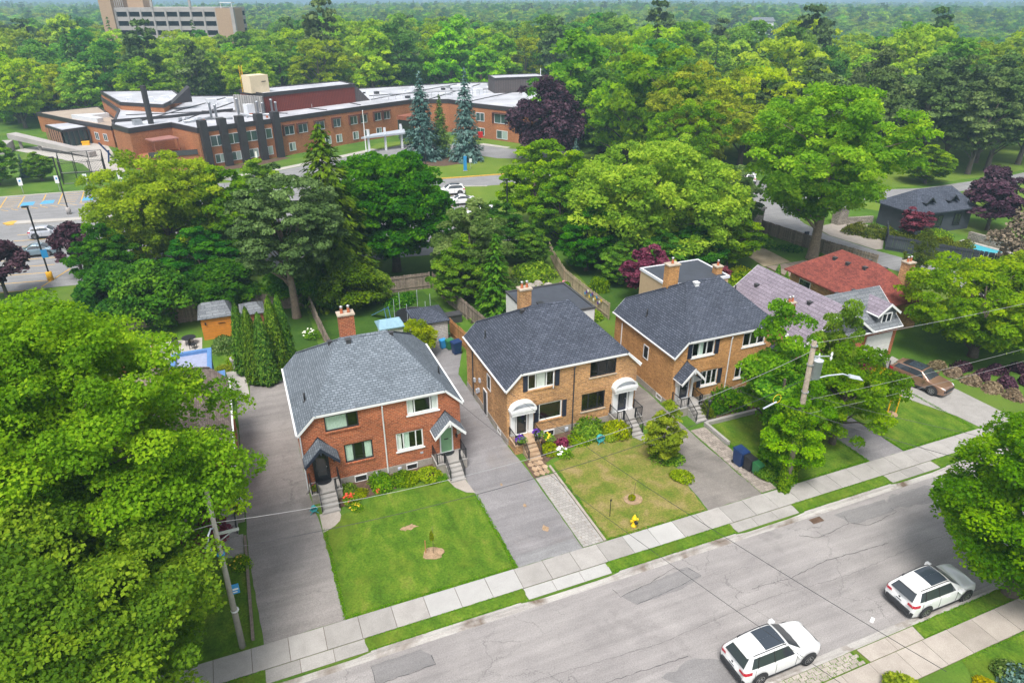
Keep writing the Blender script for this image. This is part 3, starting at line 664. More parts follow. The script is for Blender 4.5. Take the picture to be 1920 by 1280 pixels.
def window(par, x0, x1, z0, z1, splits, frame='white', y=0.0, curtain=None, sill='brick', glass='glass', arch=0.0, open_right=False):
    f = MB(); t = 0.075; ya, yb = y+0.035, y+0.115
    f.box(x0, x0+t, ya, yb, z0, z1); f.box(x1-t, x1, ya, yb, z0, z1)
    f.box(x0+t, x1-t, ya, yb, z0, z0+t); f.box(x0+t, x1-t, ya, yb, z1-t, z1)
    ed = [x0+t]
    for s in splits:
        xm = x0+(x1-x0)*s; f.box(xm-t*.45, xm+t*.45, ya+.004, yb-.004, z0+t, z1-t); ed += [xm-t*.45, xm+t*.45]
    ed.append(x1-t)
    w = f.build('window', frame, par)
    for i in range(0, len(ed), 2):
        g_ = MB(); g_.quad((ed[i], y+0.075, z0+t), (ed[i+1], y+0.075, z0+t), (ed[i+1], y+0.075, z1-t), (ed[i], y+0.075, z1-t)); g_.build('pane', glass, w)
    r = MB(); r.box(x0-.02, x1+.02, y+0.62, y+0.65, z0-.02, z1+.02); r.box(x0-.02, x0, y+.13, y+.62, z0, z1); r.box(x1, x1+.02, y+.13, y+.62, z0, z1); r.box(x0, x1, y+.13, y+.62, z0-.02, z0); r.build('dark_interior', 'dark_room', w)  # added backing box, its black paints the room's darkness behind the panes
    if curtain:
        for (a, b, cm) in curtain:
            xa, xb = x0+(x1-x0)*a, x0+(x1-x0)*b; c = MB(); n = max(6, int((xb-xa)/0.05)); 
            for i in range(n):
                p, q = xa+(xb-xa)*i/n, xa+(xb-xa)*(i+1)/n; d = 0.03 if i % 2 else 0.0; e = 0.0 if i % 2 else 0.03
                c.quad((p, y+.12+d, z0+.05), (q, y+.12+e, z0+.05), (q, y+.12+e, z1-.05), (p, y+.12+d, z1-.05))
            c.build('curtain', cm, w)
    if sill:
        s = MB(); s.box(x0-.08, x1+.08, y-.07, y+.034, z0-.085, z0-.003); s.build('sill', sill, w)
    return w
def arch_bricks(par, x0, x1, z, rise, mat, h=0.2):
    """soldier course: bricks standing on end over an opening"""
    n = max(8, int((x1-x0)/0.085)); l = MB()
    me = None
    root = None
    for i in range(n):
        a = (i+0.5)/n; x = x0+(x1-x0)*a; zz = z + rise*(1-(2*a-1)**2)
        tilt = (a-0.5)*0.5*(1 if rise else 0); w = (x1-x0)/n*0.42
        pts = [(-w, 0), (w, 0), (w, h), (-w, h)]
        P = [(x+px*cos(tilt)+pz*sin(tilt), zz-px*sin(tilt)+pz*cos(tilt)) for px, pz in pts]
        l.extr([(p, -0.022, q) for p, q in P], (0, -0.022, 0), (0, 0.02, 0))
    return l.build('brick_arch', mat, par)
def half_hip_roof(par, mat, w=10.0, d=HD, zf=5.64, zsd=4.6, zr=8.2, r0=3.55, ov=0.18, fascia='white', cap=None):
    a = (zr-zf)/(d/2); b = (zr-zsd)/r0; r1 = w-r0
    Fz = zf - a*ov; Sz = zsd - b*ov*0.8; sx = ov*0.8; ax = (Fz-zsd)/b
    R1, R2 = (r0, d/2, zr), (r1, d/2, zr)
    A, A2 = (ax, -ov, Fz), (w-ax, -ov, Fz); Bk, B2k = (ax, d+ov, Fz), (w-ax, d+ov, Fz)
    L0, L1 = (-sx, -ov, Sz), (-sx, d+ov, Sz); Q0, Q1 = (w+sx, -ov, Sz), (w+sx, d+ov, Sz)
    T = 0.09
    def slab(*p):
        m = MB(); n = len(p); lo = [(x, y, z-T) for x, y, z in p]
        m.add(list(p)+lo, [tuple(range(n)), tuple(range(2*n-1, n-1, -1))]+[(i, n+i, n+(i+1) % n, (i+1) % n) for i in range(n)]); return m
    m = MB()
    pts = [A, A2, R2, R1, Bk, B2k, L0, L1, Q0, Q1]
    top = [(0, 1, 2, 3), (6, 0, 3, 4, 7), (1, 8, 9, 5, 2), (5, 4, 3, 2)]
    lo = [(x, y, z-T) for x, y, z in pts]
    bd = [6, 0, 1, 8, 9, 5, 4, 7]
    m.add(pts+lo, top+[tuple(i+10 for i in f[::-1]) for f in top]+[(bd[i], bd[(i+1) % 8], bd[(i+1) % 8]+10, bd[i]+10) for i in range(8)])
    rf = m.build('roof', mat, par)
    # hip caps: overlapping cap shingles
    cm = cap or mat
    for (p, q) in ((A, R1), (A2, R2), (Bk, R1), (B2k, R2), (R1, R2)):
        p, q = Vector(p), Vector(q); c = MB(); n = int((q-p).length/0.22); dirv = (q-p)/n; side = Vector((-dirv.y, dirv.x, 0)).normalized()*0.15
        if abs(dirv.z) < 1e-4: dz = 0.075
        else: dz = 0.06
        for i in range(n):
            s0 = p+dirv*i+Vector((0, 0, .014)); s1 = p+dirv*(i+1.12)+Vector((0, 0, .028))
            c.add([s0-side-Vector((0, 0, dz)), s0, s0+side-Vector((0, 0, dz)), s1-side-Vector((0, 0, dz)), s1, s1+side-Vector((0, 0, dz))], [(0, 1, 4, 3), (1, 2, 5, 4)])
        c.build('hip_cap', cm, rf)
    # fascia and rake boards, gutters
    def board(p, q, h, off):
        p, q = Vector(p), Vector(q); o = Vector(off); f = MB()
        f.extr([p+Vector((0, 0, -.02)), p+Vector((0, 0, -.02-h)), p+Vector((0, 0, -.02-h))+o, p+Vector((0, 0, -.02))+o], p, q); return f.build('fascia', fascia, par)
    board((ax+.01, -ov-.002, Fz), (w-ax-.01, -ov-.002, Fz), 0.15, (0, -.03, 0))
    board((-sx, -ov-.002, Sz), (ax, -ov-.002, Fz), 0.2, (0, -.032, 0)); board((w+sx, -ov-.002, Sz), (w-ax, -ov-.002, Fz), 0.2, (0, -.032, 0))
    board((ax+.01, d+ov+.002, Fz), (w-ax-.01, d+ov+.002, Fz), 0.2, (0, .03, 0))
    board((-sx, d+ov+.002, Sz), (ax, d+ov+.002, Fz), 0.2, (0, .032, 0)); board((w+sx, d+ov+.002, Sz), (w-ax, d+ov+.002, Fz), 0.2, (0, .032, 0))
    for xx, s in ((-sx, -1), (w+sx, 1)):
        g_ = MB(); g_.extr([(xx, -ov, Sz-.01), (xx+s*.11, -ov, Sz-.0), (xx+s*.1, -ov, Sz-.1), (xx, -ov, Sz-.12)], (0, -ov, 0), (0, d+ov, 0)); g_.build('gutter', fascia, par)
    sf = MB(); sf.quad((ax, -ov+.02, Fz-.16), (w-ax, -ov+.02, Fz-.16), (w-ax, 0.02, Fz-.16), (ax, 0.02, Fz-.16)); sf.build('soffit', 'white', par)
    zs = lambda x: zsd + b*x
    zfn = lambda y: zf + a*y
    return rf, zs, zfn
def pipe(par, x, y, z, h=0.55, r=0.06, mat='black'):
    m = MB(); m.lathe([(r, -.15), (r, h)], 8, (x, y, z)); m.lathe([(r*2.2, -.12), (r*1.2, .06)], 8, (x, y, z)); m.build('vent_pipe', mat, par, True)
def roof_vent(par, x, y, z, s=0.3, mat='dark_grey'):
    m = MB(); m.box(x-s*.5, x+s*.5, y-s*.5, y+s*.5, z-.1, z+.16); m.box(x-s*.62, x+s*.62, y-s*.62, y+s*.62, z+.16, z+.22); m.build('roof_vent', mat, par)
def chimney(par, x, y, w, d, z0, z1, mat, pots=2):
    c = MB(); c.box(x-w/2, x+w/2, y-d/2, y+d/2, z0, z1); ch = c.build('chimney', mat, par)
    k = MB(); k.box(x-w/2-.07, x+w/2+.07, y-d/2-.07, y+d/2+.07, z1, z1+.1); k.build('chimney_cap', 'mortar_cap', ch)
    for i in range(pots):
        px = x + (i-(pots-1)/2)*w*0.45
        q = MB(); q.lathe([(.10, 0), (.115, .04), (.09, .08), (.09, .26), (.105, .3)], 10, (px, y, z1+.1)); q.build('chimney_pot', 'clay', ch, True)
        q = MB(); q.lathe([(.075, .29), (.075, .42)], 10, (px, y, z1+.1)); q.lathe([(.12, .42), (.105, .49), (.02, .52)], 10, (px, y, z1+.1)); q.build('chimney_cowl', 'steel', ch, True)
    return ch
def gable_hood(par, xc, mat, trim, w=2.05, proj=1.1, ze=2.75, za=3.85):
    h = MB(); x0, x1 = xc-w/2, xc+w/2; T = .07
    p = [(x0, -proj, ze), (xc, -proj, za), (x1, -proj, ze), (x0, -.01, ze), (xc, -.01, za), (x1, -.01, ze)]
    lo = [(x, y, z-T) for x, y, z in p]
    h.add(p+lo, [(0, 1, 4, 3), (1, 2, 5, 4), (6, 9, 10, 7), (7, 10, 11, 8), (0, 6, 7, 1), (1, 7, 8, 2), (3, 4, 10, 9), (4, 5, 11, 10), (0, 3, 9, 6), (2, 8, 11, 5)])
    hd = h.build('porch_roof', mat, par)
    for s in (-1, 1):
        b = MB(); b.extr([(xc+s*w/2, -proj-.05, ze-.02), (xc, -proj-.05, za-.02), (xc, -proj-.05, za-.27), (xc+s*w/2, -proj-.05, ze-.24)], (0, -proj-.05, 0), (0, -proj+.0-.004, 0)); b.build('bargeboard', trim, hd)
        g_ = MB(); g_.box(xc+s*(w/2+.0)-.04, xc+s*(w/2)+.04, -proj, -.02, ze-.13, ze-.075); g_.build('porch_gutter', trim, hd)
        k = MB(); k.extr([(xc+s*(w/2-.22), -.02, ze-.12), (xc+s*(w/2-.22), -.02, ze-.85), (xc+s*(w/2-.22), -proj+.15, ze-.1)], (0, 0, 0), (s*-.07, 0, 0)); k.build('bracket', trim, hd)
    k = MB(); k.box(xc-.05, xc+.05, -proj-.07, -proj-.05, za-.5, za-.05); k.build('finial', trim, hd)
    f = MB(); f.extr([(x0+.05, -.008, ze), (xc, -.008, za+.12), (x1-.05, -.008, ze), (x1-.05, -.008, ze-.0)], (0, 0, 0), (0, -.03, 0)); f.build('flashing', 'black_trim', hd)
    return hd
def barrel_hood(par, xc, w=1.78, proj=0.48, zs=2.95, rise=0.52):
    n = 14; P = [(xc-w/2*cos(pi*i/n), zs+rise*sin(pi*i/n)) for i in range(n+1)]
    h = MB()
    for i in range(n):
        (xa, za), (xb, zb) = P[i], P[i+1]; f = lambda x, z, k: (xc+(x-xc)*k, zs+(z-zs)*k)
        b0, b1 = f(xa, za, .9), f(xb, zb, .9)
        h.extr([(xa, -proj, za), (xb, -proj, zb), (b1[0], -proj, b1[1]), (b0[0], -proj, b0[1])], (0, -proj, 0), (0, -.005, 0))
    hd = h.build('porch_roof', 'white', par)
    ty = MB(); ty.extr([(xc+(x-xc)*.9, -proj*.35, zs+(z-zs)*.9) for x, z in P], (0, -proj*.35, 0), (0, -.01, 0)); ty.build('tympanum', 'white_metal', hd)
    q = MB(); 
    for i in range(n):
        (xa, za), (xb, zb) = P[i], P[i+1]
        f = lambda x, z, k: (xc+(x-xc)*k, zs+(z-zs)*k)
        a0, a1 = f(xa, za, 1.035), f(xb, zb, 1.035); b0, b1 = f(xa, za, .9), f(xb, zb, .9)
        q.extr([(a0[0], -proj-.06, a0[1]), (a1[0], -proj-.06, a1[1]), (b1[0], -proj-.06, b1[1]), (b0[0], -proj-.06, b0[1])], (0, -proj-.06, 0), (0, -proj+.01, 0))
    q.build('arch_trim', 'white', hd)
    e = MB(); e.box(xc-w/2-.05, xc+w/2+.05, -proj-.07, -.004, zs-.2, zs-.004); e.box(xc-w/2+.03, xc+w/2-.03, -proj-.02, -.004, zs-.42, zs-.2); e.build('entablature', 'white', hd)
    for s in (-1, 1):
        k = MB(); xx = xc+s*(w/2-.22); k.box(xx-.16, xx+.16, -.2, -.004, 0.78, zs-.42); k.box(xx-.19, xx+.19, -.23, -.004, 0.76, 0.92); k.build('pilaster', 'white', hd)
    return hd
def door(par, x0, x1, z0, z1, mat, frame='white', y=0.0, glazed=True):
    f = MB(); t = .08; f.box(x0-t, x0, y-.02, y+.12, z0, z1+t); f.box(x1, x1+t, y-.02, y+.12, z0, z1+t); f.box(x0, x1, y-.02, y+.12, z1, z1+t); f.box(x0-t, x1+t, y-.05, y+.12, z0-.06, z0)
    d = f.build('door', frame, par)
    l = MB(); l.box(x0, x1, y+.05, y+.09, z0, z1); lf = l.build('door_leaf', mat, d)
    if glazed:
        g_ = MB(); g_.box(x0+.13, x1-.13, y+.042, y+.05, z0+.25, z1-.15); g_.build('door_pane', 'glass_dark', d)
    else:
        for a, b in ((0.1, .85), (1.05, 1.55)):
            g_ = MB(); w = (x1-x0)
            g_.box(x0+w*.14, x0+w*.46, y+.038, y+.05, z0+a, z0+b); g_.box(x0+w*.54, x0+w*.86, y+.038, y+.05, z0+a, z0+b); g_.build('door_panel', mat, d)
        g_ = MB(); g_.box((x0+x1)/2-.14, (x0+x1)/2+.14, y+.03, y+.05, z0+.95, z0+1.02); g_.build('letter_slot', 'black', d)
    k = MB(); k.lathe([(.0, -.02), (.035, -.01), (.035, .03), (.0, .05)], 8, (x1-.09, y+.03, z0+.95), 'y'); k.build('door_handle', 'steel', d)
    return d
def rail(par, pts, h=0.8, mat='black', sp=0.14):
    """a railing: handrail, posts and single balusters"""
    r = MB()
    for i in range(len(pts)-1):
        a, b = Vector(pts[i]), Vector(pts[i+1]); r.tube([a+Vector((0, 0, h)), b+Vector((0, 0, h))], .028, 6)
    rl = r.build('railing', mat, par)
    for i in range(len(pts)-1):
        a, b = Vector(pts[i]), Vector(pts[i+1]); q = MB(); q.tube([a+Vector((0, 0, .1)), b+Vector((0, 0, .1))], .015, 6); q.build('bottom_rail', mat, rl)
    for p in pts:
        q = MB(); q.box(p[0]-.03, p[0]+.03, p[1]-.03, p[1]+.03, p[2], p[2]+h+.04); q.build('rail_post', mat, rl)
    for i in range(len(pts)-1):
        a, b = Vector(pts[i]), Vector(pts[i+1]); n = int((b-a).length/sp)
        for k in range(1, n):
            p = a.lerp(b, k/n); q = MB(); q.box(p.x-.009, p.x+.009, p.y-.009, p.y+.009, p.z+.1, p.z+h); q.build('baluster', mat, rl)
    return rl
def stoop(par, x0, x1, s0, s1, zl=0.75, yl=-1.25, n=4, mat='concrete', base='foundation', railmat='black', mat_step=None):
    l = MB(); l.box(x0, x1, yl, -.005, -.05, zl-.08); st = l.build('landing', base, par)
    t = MB(); t.box(x0-.03, x1+.03, yl-.03, -.004, zl-.08, zl); t.build('landing_slab', mat, st)
    for i in range(n):
        z = zl*(n-i)/(n+1); y = yl-.03-.29*i
        q = MB(); q.box(s0, s1, y-.29, y-.002, -.05, z); q.build('step', mat_step or mat, st)
    yb = yl-.29*n
    rail(st, [(s0+.03, yl+.03, zl), (s0+.03, yb+.1, 0.12)], .75, railmat); rail(st, [(s1-.03, yl+.03, zl), (s1-.03, yb+.1, 0.12)], .75, railmat)
    rail(st, [(x0+.05, -.1, zl), (x0+.05, yl+.05, zl), (s0-.04, yl+.05, zl)], .75, railmat)
    if x1-s1 > .2: rail(st, [(x1-.05, -.1, zl), (x1-.05, yl+.05, zl), (s1+.04, yl+.05, zl)], .75, railmat)
    else: rail(st, [(x1-.05, -.1, zl), (x1-.05, yl+.05, zl)], .75, railmat)
    return st
def downpipe(par, x, y, z0, z1, mat='white', s=0):
    d = MB(); d.tube([(x+s*.12, y-.05, z0), (x+s*.02, y-.05, z0+.12), (x, y-.05, z0+.3), (x, y-.05, z1-.2), (x, y-.12, z1)], .045, 8); d.build('downpipe', mat, par, True)
def meter(par, x, y, z):
    m = MB(); m.box(x-.12, x+.12, y-.14, y-.004, z, z+.3); m.lathe([(.09, -.05), (.09, .0), (.06, .03)], 10, (x, y-.15, z+.2), 'y'); m.build('gas_meter', 'lamp_grey', par)
def shell(par, brick, holes, w=10.0, d=HD, zb=0.55):
    """brick walls over a concrete foundation; front wall at y = 0"""
    m = MB(); zt, zs, cx = 5.42, 4.5, 0.85
    up = [h for h in holes if h[2] >= zb]
    wall_grid(m, cx, w-cx, zb, zt, [h for h in up if h[0] >= cx and h[1] <= w-cx], 0.0, 0.13)
    m.quad((0, 0, zb), (cx, 0, zb), (cx, 0, zt), (0, 0, zs)); m.quad((w-cx, 0, zb), (w, 0, zb), (w, 0, zs), (w-cx, 0, zt))
    m.quad((0, 0, zb), (0, 0, zs), (0, d, zs), (0, d, zb)); m.quad((w, 0, zb), (w, d, zb), (w, d, zs), (w, 0, zs))
    m.quad((0, d, zb), (0, d, zs), (cx, d, zt), (w-cx, d, zt), (w, d, zs), (w, d, zb))
    wl_ = m.build('wall', brick, par)
    f = MB(); f.prism([(-.03, -.03), (w+.03, -.03), (w+.03, d+.03), (-.03, d+.03)], -.1, zb, top=True); f.build('foundation', 'foundation', par)
    return wl_
def bwin(par, x0, x1, z0, z1, frame='white', y=-.03):
    f = MB(); t = .05; f.box(x0, x0+t, y-.05, y, z0, z1); f.box(x1-t, x1, y-.05, y, z0, z1); f.box(x0+t, x1-t, y-.05, y, z0, z0+t); f.box(x0+t, x1-t, y-.05, y, z1-t, z1)
    w = f.build('window', frame, par); g_ = MB(); g_.box(x0+t, x1-t, y-.025, y-.005, z0+t, z1-t); g_.build('pane', 'glass_dark', w)
def swin(par, x, y0, y1, z0, z1, frame='white', s=-1):
    """window on a side wall"""
    f = MB(); t = .06; a, b = sorted((x, x+s*.05))
    f.box(a, b, y0, y0+t, z0, z1); f.box(a, b, y1-t, y1, z0, z1); f.box(a, b, y0+t, y1-t, z0, z0+t); f.box(a, b, y0+t, y1-t, z1-t, z1)
    w = f.build('window', frame, par); g_ = MB(); a, b = sorted((x+s*.005, x+s*.025)); g_.box(a, b, y0+t, y1-t, z0+t, z1-t); g_.build('pane', 'glass_dark', w)
def shutters(par, x0, x1, z0, z1, w=0.33, mat='navy_trim', both=True):
    for xa in ((x0-w-.02), (x1+.02)):
        m = MB(); m.box(xa, xa+.05, -.05, -.003, z0, z1); m.box(xa+w-.05, xa+w, -.05, -.003, z0, z1); m.box(xa+.05, xa+w-.05, -.05, -.003, z1-.05, z1); m.box(xa+.05, xa+w-.05, -.05, -.003, z0, z0+.05)
        n = 12
        for i in range(n):
            z = z0+.05+(z1-z0-.1)*i/n; m.box(xa+.05, xa+w-.05, -.035, -.01, z, z+(z1-z0-.1)/n*.8)
        m.build('shutter', mat, par)

# --- red brick pair, grey roof
H = thing('semi_detached_house', 'red brick semi-detached pair with grey shingle roof, one black and one green front door', 'house', (1.0, 36.15, 0))
W1 = [(1.5, 3.52, 4.13, 5.22), (6.55, 8.58, 4.13, 5.22), (2.45, 4.2, 1.58, 2.95), (5.7, 7.46, 1.58, 2.93)]
shell(H, 'brick_red', W1)
rf, zs, zfn = half_hip_roof(H, 'shingle_grey')
window(H, *W1[0], [.67], 'black_trim', curtain=[(0.04, .66, 'curtain')], sill='brick_red')
window(H, *W1[1], [.24, .75], 'white', curtain=[(.03, .2, 'curtain_white'), (.8, .97, 'curtain_white')], sill='white')
window(H, *W1[2], [.34, .66], 'black_trim', curtain=[(.04, .3, 'curtain'), (.72, .97, 'curtain')], sill='brick_red')
window(H, *W1[3], [.27, .73], 'white', curtain=[(.03, .2, 'curtain_white'), (.3, .5, 'curtain')], sill='white')
arch_bricks(H, 2.35, 4.3, 2.96, .1, 'brick_red'); arch_bricks(H, 5.6, 7.56, 2.94, .1, 'brick_red')
arch_bricks(H, 2.4, 4.25, 1.36, 0, 'brick_red', .13); arch_bricks(H, 1.45, 3.57, 3.9, 0, 'brick_red', .13)
gable_hood(H, 0.98, 'shingle_grey', 'navy_trim'); gable_hood(H, 8.98, 'shingle_grey', 'white')
door(H, 0.55, 1.35, .77, 2.62, 'black', 'black', y=-.08); door(H, 8.6, 9.34, .77, 2.6, 'green_door', 'white', y=-.08, glazed=False)
stoop(H, 0.08, 1.9, .48, 1.55, railmat='black'); stoop(H, 7.95, 9.98, 8.5, 9.5)
for x, m_ in ((0.95, 'bin_black'), (8.97, 'bin_black')):
    k = MB(); k.prism([(x+.5*cos(a), -.12-.42*max(0, sin(a))) for a in np.linspace(0, pi, 12)], .752, .77); k.build('doormat', m_, H)
bwin(H, 2.85, 3.65, .0, .5, 'white'); bwin(H, 6.2, 6.95, .0, .45, 'white')
downpipe(H, 5.0, 0, .1, 5.25, 'white'); downpipe(H, -.02, -.02, .05, 4.25, 'white', -1)
meter(H, 4.3, 0, .1); meter(H, 5.75, 0, .1)
chimney(H, 4.2, 5.8, 1.0, .65, 5.0, 9.1, 'brick_red')
pipe(H, 0.7, 2.2, zs(.7)); pipe(H, 9.45, 2.7, zs(.55)); roof_vent(H, 3.95, 3.9, zfn(3.9)); roof_vent(H, 2.9, 5.0, zs(2.9), .24)
roof_vent(H, 6.75, 4.0, 7.95, .24)
for i in range(3):
    k = MB(); k.box(-.16, -.04, 4.9+i*.5, 5.1+i*.5, 1.0+.3*(i % 2), 1.35+.3*(i % 2)); k.build('gas_meter', 'lamp_grey', H)
lt = MB(); lt.box(9.62, 9.74, -.12, -.004, 1.75, 2.0); lt.build('porch_light', 'black', H); 
k = MB(); k.box(7.2, 7.38, -.04, -.004, 1.05, 1.17); k.build('wall_vent', 'lamp_grey', H)

# --- buff brick pair, dark roof
H = thing('semi_detached_house', 'buff brick semi-detached pair with dark roof and two white arched door hoods', 'house', (14.33, 36.25, 0))
W2 = [(1.5, 3.48, 4.02, 5.22), (6.2, 8.25, 4.02, 5.22), (2.35, 4.1, 1.38, 2.75), (5.65, 7.5, 1.36, 2.78)]
shell(H, 'brick_buff', W2)
rf, zs, zfn = half_hip_roof(H, 'shingle_dark')
window(H, *W2[0], [.3, .7], 'white', sill='brick_buff', curtain=[(.35, .66, 'curtain_white')])
sash = MB(); sash.box(0, .05, 0, .05, 0, 1.0); sash.box(.5, .55, 0, .05, 0, 1.0); sash.box(.05, .5, 0, .05, 0, .05); sash.box(.05, .5, 0, .05, .95, 1.0)
so_ = sash.build('open_sash', 'white', H, loc=(3.40, 0.02, 4.1)); so_.rotation_euler = (0, 0, radians(-118)); g_ = MB(); g_.box(.05, .5, .02, .03, .05, .95); g_.build('pane', 'glass', so_)
window(H, *W2[1], [.32, .66], 'black_trim', sill='mortar_cap'); window(H, *W2[2], [], 'white', sill='brick_buff'); window(H, *W2[3], [.3, .7], 'black_trim', sill='mortar_cap')
shutters(H, 1.5, 3.48, 4.0, 5.2); shutters(H, 2.35, 4.1, 1.38, 2.72)
arch_bricks(H, 2.25, 4.2, 2.77, .1, 'brick_buff'); arch_bricks(H, 5.55, 7.6, 2.8, .1, 'brick_buff')
barrel_hood(H, 1.02); barrel_hood(H, 8.92)
door(H, .66, 1.38, .77, 2.5, 'black', 'white', y=-.1); door(H, 8.55, 9.27, .77, 2.5, 'navy_trim', 'white', y=-.1)
stoop(H, .1, 1.98, .62, 1.6, mat='flagstone', base='brick_buff', mat_step='flagstone'); stoop(H, 7.9, 9.98, 8.45, 9.4)
bwin(H, 2.75, 3.55, .0, .5, 'white')
downpipe(H, 4.95, 0, .1, 5.2, 'dark_grey'); meter(H, 4.5, 0, .1); meter(H, 5.5, 0, .15)
chimney(H, 3.65, 5.75, .85, .65, 5.0, 8.9, 'brick_buff')
pipe(H, .75, 6.2, zs(.75)); roof_vent(H, 3.0, 4.6, zs(3.0), .26); pipe(H, 7.0, 3.8, 7.2, .5); roof_vent(H, 4.6, 5.0, 7.75, .4, 'black')
swin(H, 0, 3.1, 3.8, 2.55, 3.75); swin(H, 0, 1.1, 1.8, .1, .48, 'white')
k = MB(); k.box(-.06, -.004, 3.85, 4.65, .06, 2.1); sdv = k.build('side_door', 'white', H); k = MB(); k.box(-.075, -.06, 3.95, 4.55, .12, 2.0); k.build('door_leaf', 'black', sdv)
k = MB(); k.tube([(-.06, 6.9, .2), (-.06, 6.9, 4.0)], .05, 8); k.build('downpipe', 'dark_grey', H)
for y, z_ in ((5.5, 1.2), (5.9, .9), (6.4, 1.6), (5.2, 2.2)):
    k = MB(); k.box(-.14, -.004, y, y+.22, z_, z_+.3); k.build('utility_box', 'lamp_grey', H)
k = MB(); k.box(10.0+.004, 10.08, -.0+.3, 1.1, .1, 2.1); k.build('side_door', 'white', H)
# flat roofed rear extension
ax0, ax1, ay0, ay1, az = 5.6, 11.1, HD+.02, HD+5.8, 5.0
e = MB(); e.prism([(ax0, ay0), (ax1, ay0), (ax1, ay1), (ax0, ay1)], 0, az, top=True); ex = e.build('rear_extension', 'white_stucco', H)
e = MB(); e.box(ax1+.002, ax1+.03, ay0, ay1, .0, az); e.build('siding', 'brown_siding', ex)
e = MB(); ring(e, [(ax0, ay0), (ax1, ay0), (ax1, ay1), (ax0, ay1)], .12, .06, az, az+.16); e.build('parapet', 'dark_grey', ex)
e = MB(); e.box(ax0+.12, ax1-.12, ay0+.12, ay1-.12, az, az+.05); e.build('flat_roof', 'membrane', ex)
roof_vent(ex, 6.2, ay0+1.5, az+.1, .45, 'black'); pipe(ex, 8.6, ay0+.7, az+.1, .4)

# --- golden brick pair, dark roof
H = thing('semi_detached_house', 'golden brick semi-detached pair behind street tree, dark roof, white casement windows', 'house', (27.3, 36.0, 0))
W3 = [(1.45, 3.42, 4.05, 5.22), (6.0, 8.1, 4.05, 5.22), (2.6, 4.05, 1.4, 2.7), (5.7, 7.4, 1.4, 2.7)]
shell(H, 'brick_gold', W3)
rf, zs, zfn = half_hip_roof(H, 'shingle_dark')
for i, w_ in enumerate(W3): window(H, *w_, [.34, .67], 'white', sill='white', curtain=[(.3, .55, 'curtain')] if i == 0 else None)
shutters(H, 1.45, 3.42, 4.05, 5.2, .36); shutters(H, 2.6, 4.05, 1.4, 2.66, .36)
arch_bricks(H, 2.5, 4.15, 2.72, .08, 'brick_gold')
gable_hood(H, 1.1, 'shingle_dark', 'white'); gable_hood(H, 8.95, 'shingle_dark', 'white')
door(H, .72, 1.45, .77, 2.5, 'navy_trim', 'white', y=-.06); door(H, 8.6, 9.3, .77, 2.5, 'white', 'white', y=-.06)
for x in (.45, 1.75): 
    k = MB(); k.box(x-.08, x+.08, -.14, -.004, .76, 2.7); k.build('porch_post', 'white', H)
stoop(H, .08, 2.0, .75, 1.75); stoop(H, 7.95, 9.98, 8.5, 9.5)
downpipe(H, 4.9, 0, .1, 5.2, 'white')
swin(H, 0, 3.3, 4.0, 2.5, 3.65); swin(H, 0, 1.0, 1.75, .12, .52)
k = MB(); k.tube([(-.06, 7.3, .2), (-.06, 7.3, 4.0)], .04, 8); k.build('downpipe', 'white', H)
chimney(H, 3.1, 5.8, .95, .65, 5.0, 9.1, 'brick_gold', 1)
pipe(H, .8, 5.2, zs(.8)); pipe(H, 7.6, 3.5, zs(2.4)); roof_vent(H, 4.1, 3.9, zfn(3.9), .34, 'white')
ax0, ax1, ay0, ay1, az = 5.0, 11.1, HD+.02, HD+4.5, 6.0
e = MB(); e.prism([(ax0, ay0), (ax1, ay0), (ax1, ay1), (ax0, ay1)], 0, az); ex = e.build('rear_extension', 'beige_stucco', H)
e = MB(); ring(e, [(ax0, ay0), (ax1, ay0), (ax1, ay1), (ax0, ay1)], .10, .08, az-.14, az+.08); e.build('parapet', 'white_metal', ex)
e = MB(); e.box(ax0+.12, ax1-.12, ay0+.12, ay1-.12, az, az+.05); e.build('flat_roof', 'membrane', ex)
chimney(H, 10.5, HD+.9, .6, .6, 5.5, 6.7, 'brick_gold', 1)

# --- brown roofed pair under the big maple
H = thing('semi_detached_house', 'brick house with brown shingle roof and red front door under the big maple', 'house', (-12.85, 36.15, 0))
W0 = [(1.5, 3.5, 4.1, 5.2), (6.5, 8.5, 4.1, 5.2), (2.4, 4.1, 1.5, 2.8), (5.8, 7.4, 1.5, 2.8)]
shell(H, 'brick_red', W0); rf, zs, zfn = half_hip_roof(H, 'shingle_brown')
for w_ in W0: window(H, *w_, [.5], 'white', sill='white')
door(H, 8.75, 9.6, .77, 2.6, 'red_door', 'white', y=-.06, glazed=False); door(H, .5, 1.3, .77, 2.6, 'white', 'white', y=-.06)
for x in (8.45, 9.85):
    k = MB(); k.box(x-.2, x+.2, -.3, -.004, .76, 2.9); k.build('pilaster', 'white', H)
k = MB(); k.box(8.1, 10.1, -.5, -.004, 2.9, 3.2); k.build('entablature', 'white', H)
stoop(H, 8.0, 10.0, 8.3, 9.6); stoop(H, .05, 1.9, .4, 1.5)
pipe(H, 9.3, 5.6, zs(.7), .6, .08, 'bin_black'); chimney(H, 5.0, 5.8, .9, .6, 5, 9, 'brick_red')
k = MB(); k.prism([(6.2, HD+.02), (8.8, HD+.02), (8.8, 16.5), (6.2, 16.5)], 0, 3.0); ex = k.build('rear_extension', 'blue_trim', H)
k = MB(); k.box(6.35, 8.65, HD+.2, 16.35, 3.0, 3.03); k.build('flat_roof', 'blue_roof', ex)
k = MB(); ring(k, [(6.2, HD+.02), (8.8, HD+.02), (8.8, 16.5), (6.2, 16.5)], .2, .12, 3.0, 3.28); k.build('parapet', 'blue_trim', ex)
